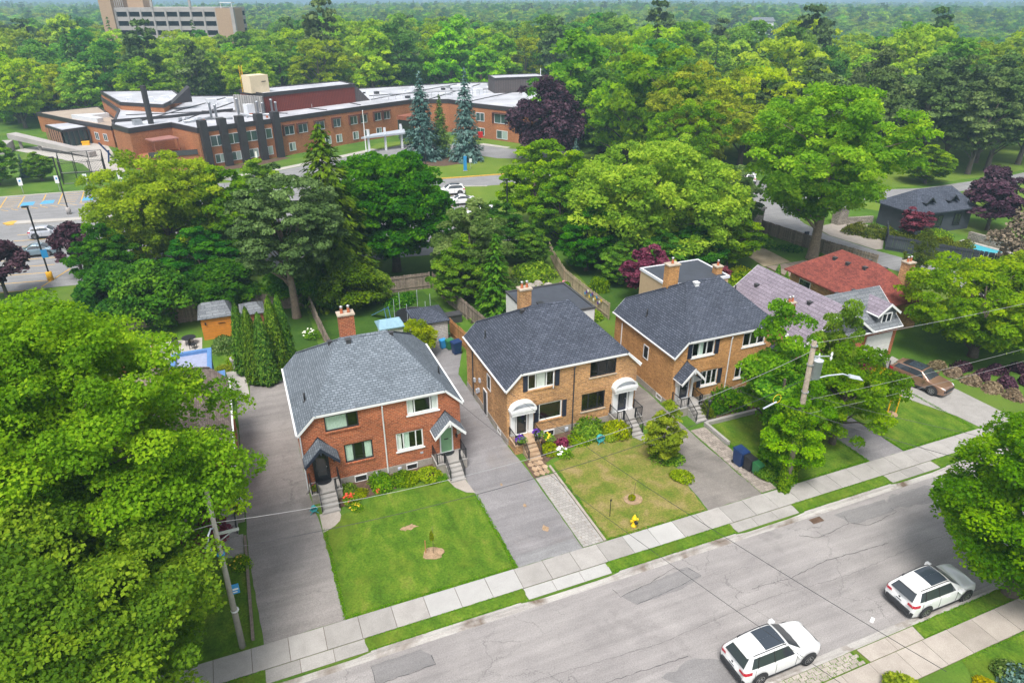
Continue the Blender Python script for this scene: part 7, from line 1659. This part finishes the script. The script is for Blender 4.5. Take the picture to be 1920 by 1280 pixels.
    if rails and kind == 'suv':
        for sg in (1, -1):
            r = MB(); P = [at(s, 3.12) for s in (1.4, 1.7, 2.5, 3.5, 4.4, 4.8)]; r.tube([(p.x, sg*p.y, p.z+(.03 if 0 < i < 5 else .0)) for i, p in enumerate(P)], .022, 5); r.build('roof_rail', 'car_trim', K)
    for sg in (1, -1):
        p = at(5.45 if kind == 'suv' else 5.6, 2.1); mm = MB(); mm.box(p.x-.16, p.x+.02, min(sg*(p.y+.02), sg*(p.y+.24)), max(sg*(p.y+.02), sg*(p.y+.24)), p.z-.02, p.z+.15); mm.v = [(x+(.05 if z > p.z+.1 else 0), y, z) for x, y, z in mm.v]; mm.build('wing_mirror', paintm, K)
        for s in (2.55, 4.0):
            p = at(s, 1.75); mm = MB(); mm.box(p.x-.1, p.x+.1, min(sg*p.y, sg*(p.y+.03)), max(sg*p.y, sg*(p.y+.03)), p.z-.02, p.z+.02); mm.build('door_handle', paintm, K)
        for s in (2.1, 3.35, 5.15):
            mm = MB(); P = [at(s, j) for j in (.4, .8, 1.2, 1.6, 1.95)]; mm.tube([(p.x, sg*(p.y+.002), p.z) for p in P], .010, 4); mm.build('door_seam', 'car_trim', K)
    R = .355 if kind == 'suv' else .325
    for xw in (-h*.60, h*.60):
        for sg in (1, -1):
            yo = w*1.0
            ar = MB(); n = 14
            for i in range(n):
                a0, a1 = pi*(-.08+1.16*i/n), pi*(-.08+1.16*(i+1)/n)
                f = lambda a, r: (xw+r*cos(a), sg*(yo+.012), R+r*sin(a))
                ar.quad(f(a0, R+.035), f(a1, R+.035), f(a1, R+.11), f(a0, R+.11))
                ar.quad(f(a0, 0), f(a1, 0), f(a1, R+.035), f(a0, R+.035))
            ar.build('wheel_arch', 'car_trim', K)
            ty = MB(); c = (xw, 0, R); ty.lathe([(R*.62, -.11), (R*.93, -.115), (R, -.07), (R, .07), (R*.93, .115), (R*.62, .11)], 20, (xw, sg*(yo-.06), R), 'y'); wh = ty.build('wheel', 'rubber', K, True)
            rm = MB(); yy = sg*(yo+.055)
            for i in range(5):
                a = 2*pi*i/5; 
                for da in (-.13, .13):
                    d0 = (cos(a+da*.6), sin(a+da*.6)); d1 = (cos(a+da), sin(a+da)); t = .035
                    rm.quad((xw+d0[0]*.05-d0[1]*t, yy, R+d0[1]*.05+d0[0]*t), (xw+d1[0]*R*.63-d1[1]*t*.7, yy-sg*.008, R+d1[1]*R*.63+d1[0]*t*.7), (xw+d1[0]*R*.63+d1[1]*t*.7, yy-sg*.008, R+d1[1]*R*.63-d1[0]*t*.7), (xw+d0[0]*.05+d0[1]*t, yy, R+d0[1]*.05-d0[0]*t))
            for i in range(20):
                a0, a1 = 2*pi*i/20, 2*pi*(i+1)/20; f = lambda a, r: (xw+r*cos(a), yy-sg*.004, R+r*sin(a)); rm.quad(f(a0, R*.6), f(a1, R*.6), f(a1, R*.68), f(a0, R*.68))
            rm.build('rim', 'rim', wh)
    return K
car('parked_suv', 'white parked suv with dark cladding and red tail lights nearest the camera', (19.45, 15.85, -.12), 0, 'car_white', 4.65, 1.84, 1.69)
car('parked_suv', 'white parked suv with large glass roof, partly behind the verge maple', (29.65, 15.75, -.12), radians(-.6), 'car_white', 4.70, 1.84, 1.68)
car('parked_crossover', 'bronze crossover with black roof parked in the concrete driveway', (47.9, 31.6, .04), radians(-78), 'car_gold', 4.52, 1.89, 1.58, roofm='black', rails=False)
car('parked_hatchback', 'silver hatchback in the parking lot', (-23.7, 101.7, .02), radians(-3), 'car_silver', 4.1, 1.75, 1.5, rails=False, roofglass=False)
car('parked_sedan', 'slate blue sedan beside the lamp post in the parking lot', (-23.7, 94.0, .02), radians(178), 'car_slate', 4.85, 1.85, 1.46, 'sedan')
for i, (x, y, rz, k, p, l) in enumerate(((31.2, 102.8, 170, 'suv', 'car_white', 'white suv with black roof in the lot, farthest of the row'), (30.8, 96.8, 172, 'sedan', 'car_white', 'white sedan second from the school road in the lot row'), (31.4, 89.0, 172, 'suv', 'car_white', 'white suv half hidden behind the silvery tree'), (30.6, 82.0, 172, 'suv', 'car_white', 'white suv behind the black lamp post in the lot'), (2.0, 98.0, 10, 'suv', 'car_grey', 'grey suv seen through the branches in the lot'), (8.5, 87.5, 10, 'sedan', 'car_slate', 'dark car glimpsed under the drooping spruce'), (13.0, 88.5, 10, 'suv', 'car_white', 'white car glimpsed under the round maple'), (-2.0, 103.0, 10, 'sedan', 'car_white', 'white sedan behind the mid green tree in the lot'))):
    car('parked_car', l, (x, y, .02), radians(rz), p, 4.6, 1.8, 1.65 if k == 'suv' else 1.45, k, rails=False, roofm='black' if i == 0 else None)
car('parked_car', 'white suv on the park drive near two cyclists', (80.6, 92.0, .02), radians(55), 'car_white', 4.6, 1.85, 1.7)

# two cyclists standing by the white car on the park drive
def person(name, label, loc, rz, shirt, pants, hair, lean=0.0):
    T = thing(name, label, 'person', loc, rz)
    bm = bmesh.new(); J = {'pel': (0, 0, .95), 'ch': (.02+lean*.3, 0, 1.32), 'nk': (.03+lean*.4, 0, 1.5), 'hd': (.05+lean*.5, 0, 1.66), 'sl': (.03+lean*.35, .19, 1.42), 'el': (.1+lean, .24, 1.15), 'hl': (.28+lean, .2, 1.02), 'sr': (.03+lean*.35, -.19, 1.42), 'er': (.1+lean, -.24, 1.15), 'hr': (.28+lean, -.2, 1.02), 'kl': (.05, .11, .5), 'fl': (0, .12, .06), 'tl': (.17, .12, .04), 'kr': (-.02, -.11, .5), 'fr': (-.06, -.12, .06), 'tr': (.11, -.12, .04), 'hpl': (0, .1, .9), 'hpr': (0, -.1, .9)}
    E_ = [('pel', 'ch'), ('ch', 'nk'), ('nk', 'hd'), ('ch', 'sl'), ('sl', 'el'), ('el', 'hl'), ('ch', 'sr'), ('sr', 'er'), ('er', 'hr'), ('pel', 'hpl'), ('hpl', 'kl'), ('kl', 'fl'), ('fl', 'tl'), ('pel', 'hpr'), ('hpr', 'kr'), ('kr', 'fr'), ('fr', 'tr')]
    Rr = {'pel': .15, 'ch': .16, 'nk': .06, 'hd': .105, 'sl': .07, 'el': .045, 'hl': .04, 'sr': .07, 'er': .045, 'hr': .04, 'kl': .06, 'fl': .045, 'tl': .035, 'kr': .06, 'fr': .045, 'tr': .035, 'hpl': .1, 'hpr': .1}
    names = list(J); me = bpy.data.meshes.new('body'); me.from_pydata([J[k] for k in names], [(names.index(a), names.index(b)) for a, b in E_], [])
    o = bpy.data.objects.new('body', me); COL.objects.link(o); o.parent = T
    sk = o.modifiers.new('skin', 'SKIN'); 
    for i, k in enumerate(names): me.skin_vertices[0].data[i].radius = (Rr[k], Rr[k]); me.skin_vertices[0].data[i].use_root = (k == 'pel')
    o.modifiers.new('sub', 'SUBSURF').levels = 1; me.materials.append(M[pants])
    v = MB(); v.lathe([(.19, 0), (.205, .2), (.2, .45), (.1, .56)], 12, (.02+lean*.2, 0, .95)); v.build('shirt', shirt, T, True)
    hh = MB(); hh.lathe([(.12, -.02), (.125, .06), (.08, .13), (0, .15)], 12, (.04+lean*.5, 0, 1.68)); hh.build('helmet', hair, T, True)
    return T
def bicycle(label, loc, rz, fm):
    B = thing('bicycle', label, 'bicycle', loc, rz)
    for x in (-.52, .52):
        t = MB(); t.tube([(x+.33*cos(a), 0, .34+.33*sin(a)) for a in np.linspace(0, 2*pi, 22)], .018, 5, False); wh = t.build('wheel', 'rubber', B); s = MB()
        for i in range(6): a = pi*i/6; s.tube([(x-.32*cos(a), 0, .34-.32*sin(a)), (x+.32*cos(a), 0, .34+.32*sin(a))], .004, 3, False)
        s.build('spoke', 'steel', wh)
    f = MB(); 
    for a, b in (((-.52, 0, .34), (-.05, 0, .3)), ((-.05, 0, .3), (.4, 0, .78)), ((-.18, 0, .8), (.38, 0, .82)), ((-.05, 0, .3), (-.2, 0, .9)), ((-.52, 0, .34), (-.18, 0, .8)), ((.52, 0, .34), (.38, 0, .9))): f.tube([a, b], .018, 5)
    f.build('frame', fm, B); s = MB(); s.box(-.32, -.06, -.06, .06, .9, .95); s.build('saddle', 'black', B); s = MB(); s.tube([(.38, -.25, .98), (.36, 0, .92), (.38, .25, .98)], .015, 5); s.build('handlebar', 'black', B)
    return B
person('person', 'person in yellow top standing by the white car', (80.3, 96.6, .02), 2.2, 'yellow', 'bin_black', 'white')
person('person', 'person in black clothes standing beside the yellow top', (79.2, 96.9, .02), -.6, 'black', 'black', 'black')
bicycle('bicycle held by the person in yellow', (80.8, 96.3, .02), 2.0, 'red_door'); bicycle('bicycle beside the person in black', (79.6, 97.4, .02), 2.3, 'black')

# ------------------------------------------------------------------ street furniture
hy = thing('fire_hydrant', 'yellow fire hydrant on the dry lawn by the sidewalk', 'hydrant', (18.2, 25.95, .02))
m = MB(); m.lathe([(.17, 0), (.17, .06), (.12, .08), (.115, .5), (.15, .53), (.15, .58), (.12, .6), (.11, .68), (.05, .76), (.04, .82), (0, .83)], 14); m.build('barrel', 'hydrant_yellow', hy, True)
for sg in (1, -1): m = MB(); m.lathe([(.06, 0), (.06, .1), (.075, .1), (.075, .15)], 10, (0, 0, 0), 'y'); m.v = [(y*sg+sg*.1, x, z+.42) for x, y, z in m.v]; m.build('side_outlet', 'hydrant_yellow', hy)
m = MB(); m.lathe([(.09, 0), (.09, -.1), (.1, -.1), (.1, -.16)], 10, (0, -.1, .38), 'y'); m.build('pumper_outlet', 'black', hy)
sk_ = thing('marker_stake', 'thin black hydrant marker stake in the dry lawn', 'stake', (17.3, 27.2, 0)); m = MB(); m.tube([(0, 0, 0), (0, 0, 1.3)], .022, 6); m.build('rod', 'black', sk_); m = MB(); m.box(-.05, .05, -.012, .012, 1.16, 1.3); m.build('flag', 'black', sk_)
def wheelie(label, x, y, mat, s=1.0, rz=0.0, group=None, lidm=None):
    B = thing('wheelie_bin', label, 'bin', (x, y, .03), rz, group); m = MB(); w, d, h = .3*s, .36*s, 1.0*s
    m.add([(-w*.8, -d*.75, .06), (w*.8, -d*.75, .06), (w*.8, d*.8, .06), (-w*.8, d*.8, .06), (-w, -d, h), (w, -d, h), (w, d, h), (-w, d, h)], [(0, 3, 2, 1), (0, 1, 5, 4), (1, 2, 6, 5), (2, 3, 7, 6), (3, 0, 4, 7), (4, 5, 6, 7)]); m.build('bin_body', mat, B)
    m = MB(); m.add([(-w*1.06, -d*1.12, h+.005), (w*1.06, -d*1.12, h+.005), (w*1.06, d*1.08, h+.005), (-w*1.06, d*1.08, h+.005), (-w*.95, -d*.95, h+.09), (w*.95, -d*.95, h+.09), (w*1.0, d*1.0, h+.13), (-w*1.0, d*1.0, h+.13)], [(0, 3, 2, 1), (4, 5, 6, 7), (0, 1, 5, 4), (1, 2, 6, 5), (2, 3, 7, 6), (3, 0, 4, 7)]); m.build('lid', lidm or mat, B)
    m = MB(); m.tube([(-w*.8, d*1.15, h-.02), (w*.8, d*1.15, h-.02)], .02, 6); m.build('handle', mat, B)
    for sg in (1, -1): m = MB(); m.lathe([(.1*s, -.03), (.1*s, .03)], 12, (0, 0, 0), 'y'); m.v = [(y+sg*w*.75, x+d*.85, z+.1*s) for x, y, z in m.v]; m.build('wheel', 'rubber', B)
    return B
wheelie('large dark blue recycling bin on the paver strip', 27.75, 28.45, 'bin_blue', 1.12, .1); wheelie('black garbage bin between the blue and green bins', 27.95, 27.75, 'bin_black', .92, .1); wheelie('small green organics bin on the paver strip', 28.1, 27.15, 'bin_green', .8, .1)
wheelie('dark blue bin in front of the long grey fence', 15.3, 50.6, 'bin_blue', 1.1, -1.4); wheelie('green bin beside the back garage', 15.0, 51.6, 'bin_green', .85, -1.4); wheelie('bright blue bin behind the green bin', 14.5, 52.0, 'sign_blue', .75, -1.4)
wb = thing('wheelbarrow', 'upturned green wheelbarrow leaning by the garage fence', 'wheelbarrow', (15.1, 53.2, 0), .4); m = MB(); m.add([(-.4, -.3, .75), (.4, -.3, .75), (.5, .35, .55), (-.5, .35, .55), (-.25, -.15, .95), (.25, -.15, .95), (.3, .2, .8), (-.3, .2, .8)], [(0, 3, 2, 1), (4, 5, 6, 7), (0, 1, 5, 4), (1, 2, 6, 5), (2, 3, 7, 6), (3, 0, 4, 7)]); m.build('tray', 'bin_green', wb); m = MB(); m.tube([(-.3, -.9, .5), (-.3, .5, .5)], .025, 6); m.tube([(.3, -.9, .5), (.3, .5, .5)], .025, 6); m.build('handle', 'wood_grey', wb); m = MB(); m.lathe([(.18, -.04), (.18, .04)], 12, (0, 0, 0), 'y'); m.v = [(y, x+.55, z+.2) for x, y, z in m.v]; m.build('wheel', 'rubber', wb)
for sg in (-.35, .35):
    m = MB(); m.box(sg-.03, sg+.03, -.1, -.04, 0, .75); m.build('leg', 'wood_grey', wb)
def hose(label, x, y, r=.28):
    B = thing('hose_reel', label, 'hose reel', (x, y, .02)); m = MB()
    for k in range(5): m.tube([((r-.02*k)*cos(a), .06*(k-2), r+.12+(r-.02*k)*sin(a)) for a in np.linspace(0, 2*pi, 18)], .03, 5, False)
    m.build('hose', 'teal', B)
    for sg in (-1, 1): m = MB(); m.tube([(-.25, sg*.2, 0), (0, sg*.2, r+.1), (.25, sg*.2, 0)], .025, 5); m.build('stand', 'teal', B)
hose('teal hose reel in the buff house bed', 20.4, 34.1); hose('teal hose bundle on the driveway at the corner of the left steps', 1.05, 34.2, .18)
lp = thing('garden_lamp', 'short black lantern post beside the golden house path', 'lamp', (29.0, 33.6, 0)); m = MB(); m.tube([(0, 0, 0), (0, 0, 1.4)], .035, 6); m.build('post', 'black', lp); m = MB(); m.lathe([(.05, 0), (.11, .05), (.13, .3), (.16, .32), (.02, .42)], 8, (0, 0, 1.4)); m.build('lantern', 'bin_black', lp)
pp = thing('stone_planter', 'pale stone garden urn at the end of the white patio', 'planter', (-2.6, 55.0, 0)); m = MB(); m.lathe([(.3, 0), (.22, .15), (.2, .5), (.34, .8), (.36, 1.0), (.25, 1.0)], 14); m.build('urn', 'concrete', pp, True); inst('foliage', hb['a'], pp, (0, 0, 1.0), sc=(.25, .25, .15))
pt = thing('patio_table', 'dark patio furniture on the paving beside the orange shed', 'table', (-6.2, 61.2, 0)); m = MB(); m.lathe([(.6, .68), (.6, .72)], 16); m.build('table_top', 'bin_black', pt)
for a in range(4): m = MB(); m.tube([(.4*cos(a*pi/2+.7), .4*sin(a*pi/2+.7), 0), (.35*cos(a*pi/2+.7), .35*sin(a*pi/2+.7), .68)], .025, 5); m.build('leg', 'bin_black', pt)
for i, (x, y) in enumerate(((-7.4, 61.4), (-5.9, 60.2))):
    c = thing('patio_chair', 'dark patio chair '+('left of the table' if i == 0 else 'in front of the table'), 'chair', (x, y, 0), i*1.2); m = MB(); m.box(-.25, .25, -.25, .25, .4, .45); m.build('seat', 'bin_black', c); m = MB(); m.box(-.25, .25, .21, .26, .45, .95); m.build('backrest', 'bin_black', c)
    for sx in (-.22, .22):
        for sy in (-.22, .22): m = MB(); m.box(sx-.02, sx+.02, sy-.02, sy+.02, 0, .4); m.build('leg', 'bin_black', c)
tm_ = thing('trampoline', 'garden trampoline ring behind the back garage', 'trampoline', (13.5, 58.4, 0)); m = MB(); m.tube([(1.7*cos(a), 1.7*sin(a), .8) for a in np.linspace(0, 2*pi, 26)], .06, 6, False); m.build('frame', 'bin_black', tm_); m = MB(); m.prism([(1.6*cos(a), 1.6*sin(a)) for a in np.linspace(0, 2*pi, 26)[:-1]], .78, .8); m.build('bed', 'black', tm_)
for a in range(6): m = MB(); m.tube([(1.75*cos(a*1.047), 1.75*sin(a*1.047), 0), (1.75*cos(a*1.047), 1.75*sin(a*1.047), 2.6)], .025, 5); m.build('net_pole', 'lamp_grey', tm_)
sl_ = thing('play_slide', 'blue play slide in the red house garden', 'slide', (11.2, 59.4, 0), .5); m = MB(); m.extr([(-.25, 0, 1.4), (.25, 0, 1.4), (.25, 0, 1.34), (-.25, 0, 1.34)], (0, 0, 1.4), (0, 2.0, .2)); m.build('chute', 'blue_trim', sl_)
for sx in (-.25, .25): m = MB(); m.tube([(sx, -.3, 0), (sx, 0, 1.5)], .03, 5); m.build('ladder_rail', 'blue_trim', sl_)
bal = thing('mail_post', 'dark mailbox on a post beside the side street', 'mailbox', (65.2, 62.6, 0)); m = MB(); m.box(-.06, .06, -.06, .06, 0, 1.2); m.build('post', 'black', bal); m = MB(); m.box(-.25, .25, -.15, .15, 1.2, 1.6); m.build('box_body', 'navy_trim', bal)
for i, (x, y) in enumerate(((27.3, 62.2), (28.4, 62.6), (29.2, 61.6), (28.8, 60.4), (27.9, 61.2))):
    r = MB(); r.lathe([(.5, 0), (.6, .15), (.4, .4), (.1, .5)], 7); r.v = [(a*random.uniform(.8, 1.2), b*random.uniform(.8, 1.2), c) for a, b, c in r.v]; r.build('rock', 'foundation', label='grey boulder of the rockery behind the dark flat roof', cat='rock', group='rockery boulders', loc=(x, y, 0))

# poles and wires
P1 = thing('utility_pole', 'grey concrete street light pole beside the left driveway', 'pole', (-3.4, 25.7, 0))
m = MB(); m.tube([(0, 0, -.1), (.12, 0, 9.4)], [.15, .085], 12); m.build('pole', 'pole_concrete', P1, True)
m = MB(); m.tube([(.08, 0, 7.3), (-.05, -.25, 7.5), (-.15, -.6, 7.45), (-.2, -.9, 7.25)], .04, 8); m.build('lamp_arm', 'lamp_grey', P1, True)
m = MB(); m.lathe([(.04, .12), (.09, .08), (.14, -.05), (.15, -.14), (.07, -.18)], 12, (-.22, -1.05, 7.2)); m.v = [(x, -1.05+(y+1.05)*1.6, z) for x, y, z in m.v]; m.build('lamp_head', 'lamp_grey', P1, True)
for z_ in (5.8, 2.4): m = MB(); m.lathe([(.18, 0), (.18, .06)], 12, (.06, 0, z_)); m.build('pole_band', 'sign_blue' if z_ > 4 else 'white', P1)
m = MB(); m.box(.14, .46, -.03, .0, 3.4, 3.95); sgn = m.build('sign', 'sign_blue', P1); m = MB(); m.box(.18, .42, -.035, -.03, 3.62, 3.72); m.build('sign_text', 'white', sgn); m = MB(); m.box(.18, .36, -.035, -.03, 3.48, 3.54); m.build('sign_text', 'white', sgn)
m = MB(); m.box(.1, 1.0, -.05, .05, 6.9, 7.0); m.tube([(.1, 0, 6.5), (.7, 0, 6.9)], .03, 6); m.build('bracket', 'galvanised', P1)
P2 = thing('utility_pole', 'wooden utility pole with grey transformer and street light arm', 'pole', (28.75, 25.2, 0))
m = MB(); m.tube([(0, 0, -.1), (-.35, 0, 10.5)], [.19, .14], 12); m.build('pole', 'pole_wood', P2, True)
m = MB(); m.lathe([(.0, 0), (.28, .04), (.28, 1.15), (.30, 1.15), (.30, 1.2), (.05, 1.28)], 16, (.12, -.12, 8.1)); tr_ = m.build('transformer', 'transformer', P2, True); m = MB(); m.lathe([(.05, 0), (.07, .1), (.05, .2), (.03, .35)], 8, (.12, -.12, 9.35)); m.build('bushing', 'white', tr_)
m = MB(); m.tube([(-.25, 0, 7.95), (.9, -.3, 8.2), (1.8, -.55, 8.25), (2.2, -.7, 8.1)], .045, 8); m.build('lamp_arm', 'lamp_grey', P2, True)
m = MB(); m.add([(2.1, -.82, 8.06), (2.15, -.55, 8.06), (2.9, -1.12, 7.86), (3.0, -.85, 7.86), (2.15, -.78, 8.2), (2.2, -.6, 8.2), (2.75, -1.0, 8.02), (2.85, -.85, 8.02)], [(0, 1, 3, 2), (4, 6, 7, 5), (0, 4, 5, 1), (1, 5, 7, 3), (3, 7, 6, 2), (2, 6, 4, 0)]); m.build('lamp_head', 'lamp_grey', P2)
m = MB(); m.tube([(-.3, -.1, 9.6), (.7, -.3, 9.5)], .04, 6); m.build('cutout_arm', 'galvanised', P2)
m = MB(); m.lathe([(.04, 0), (.07, .12), (.04, .24), (.07, .36), (.04, .5)], 8, (.8, -.35, 9.25)); m.build('insulator', 'white', P2)
for z_ in (7.2, 9.0, 10.2): m = MB(); m.lathe([(.21, 0), (.21, .05)], 12, (-.03*z_, 0, z_)); m.build('pole_band', 'galvanised', P2)
def wire(label, a, b, sag, r=.014, mat='wire_black', n=20):
    a, b = Vector(a), Vector(b); m = MB(); m.tube([a.lerp(b, t)-Vector((0, 0, 4*sag*t*(1-t))) for t in [i/n for i in range(n+1)]], r, 5, False)
    return m.build('overhead_wire', mat, label=label, cat='wire')
wire('bright overhead wire along the street, left span', (-3.2, 25.4, 7.8), (28.4, 25.15, 9.95), 1.6, .011, 'wire_alu')
wire('bright overhead wire right of the utility pole', (28.45, 25.15, 10.4), (64, 25.6, 10.2), .5, .011, 'wire_alu')
wire('bright wire left of the concrete pole', (-3.2, 25.4, 7.75), (-40, 25.4, 8.2), .8, .014, 'wire_alu')
wire('dark telephone cable along the street, left span', (-3.2, 25.4, 6.3), (28.5, 25.2, 8.1), 1.25, .014)
wire('dark cable right of the utility pole', (28.6, 25.2, 6.6), (66, 25.6, 6.6), .5, .009, 'wire_alu'); wire('lower dark cable right of the utility pole', (28.6, 25.2, 5.6), (66, 25.6, 5.5), .5, .008, 'wire_alu')
wire('service wire from the buff brick house over the road', (14.45, 36.0, 4.3), (19.5, 9.0, 7.2), .4, .012)
wire('second service wire over the driveway and the road', (10.9, 36.0, 4.4), (16.2, 9.0, 7.2), .4, .010)
wire('service wire from the golden house to the pole', (27.5, 35.9, 4.3), (26.3, 25.2, 6.9), .2, .012)
wire('guy wire from the cable splice over the road', (26.6, 25.2, 6.9), (38.5, 8.0, 7.5), .5, .014); wire('second wire over the road beside the verge maple', (28.6, 25.2, 7.0), (43.0, 8.0, 8.0), .5, .010)
sp_ = thing('cable_splice', 'cable splice coil hanging on the wire left of the pole', 'cable', (25.6, 25.2, 6.75)); m = MB(); m.tube([(.0, 0, 0), (.9, 0, .25)], .05, 6); m.build('splice_case', 'lamp_grey', sp_); m = MB(); m.tube([(.9+.28*cos(a), 0, .45+.28*sin(a)) for a in np.linspace(0, 2*pi, 18)], .015, 5, False); m.build('coil', 'petal_yellow', sp_)

# ------------------------------------------------------------------ haze over the far hills
hz_ = MB(); hz_.box(-2700, 5300, -620, 5300, -30, 62); ho = hz_.build('haze', None, kind='stuff', label='thin blue summer haze over the far hills', cat='haze')
hm, nt, b_ = newmat('haze_air'); nt.nodes.remove(b_)
pv_ = N(nt, 'ShaderNodeVolumePrincipled'); pv_.inputs['Color'].default_value = (0.50, 0.76, 0.95, 1); pv_.inputs['Density'].default_value = 0.00055; pv_.inputs['Anisotropy'].default_value = 0.2
nt.links.new(pv_.outputs[0], nt.nodes['Material Output'].inputs['Volume']); ho.data.materials.append(hm)
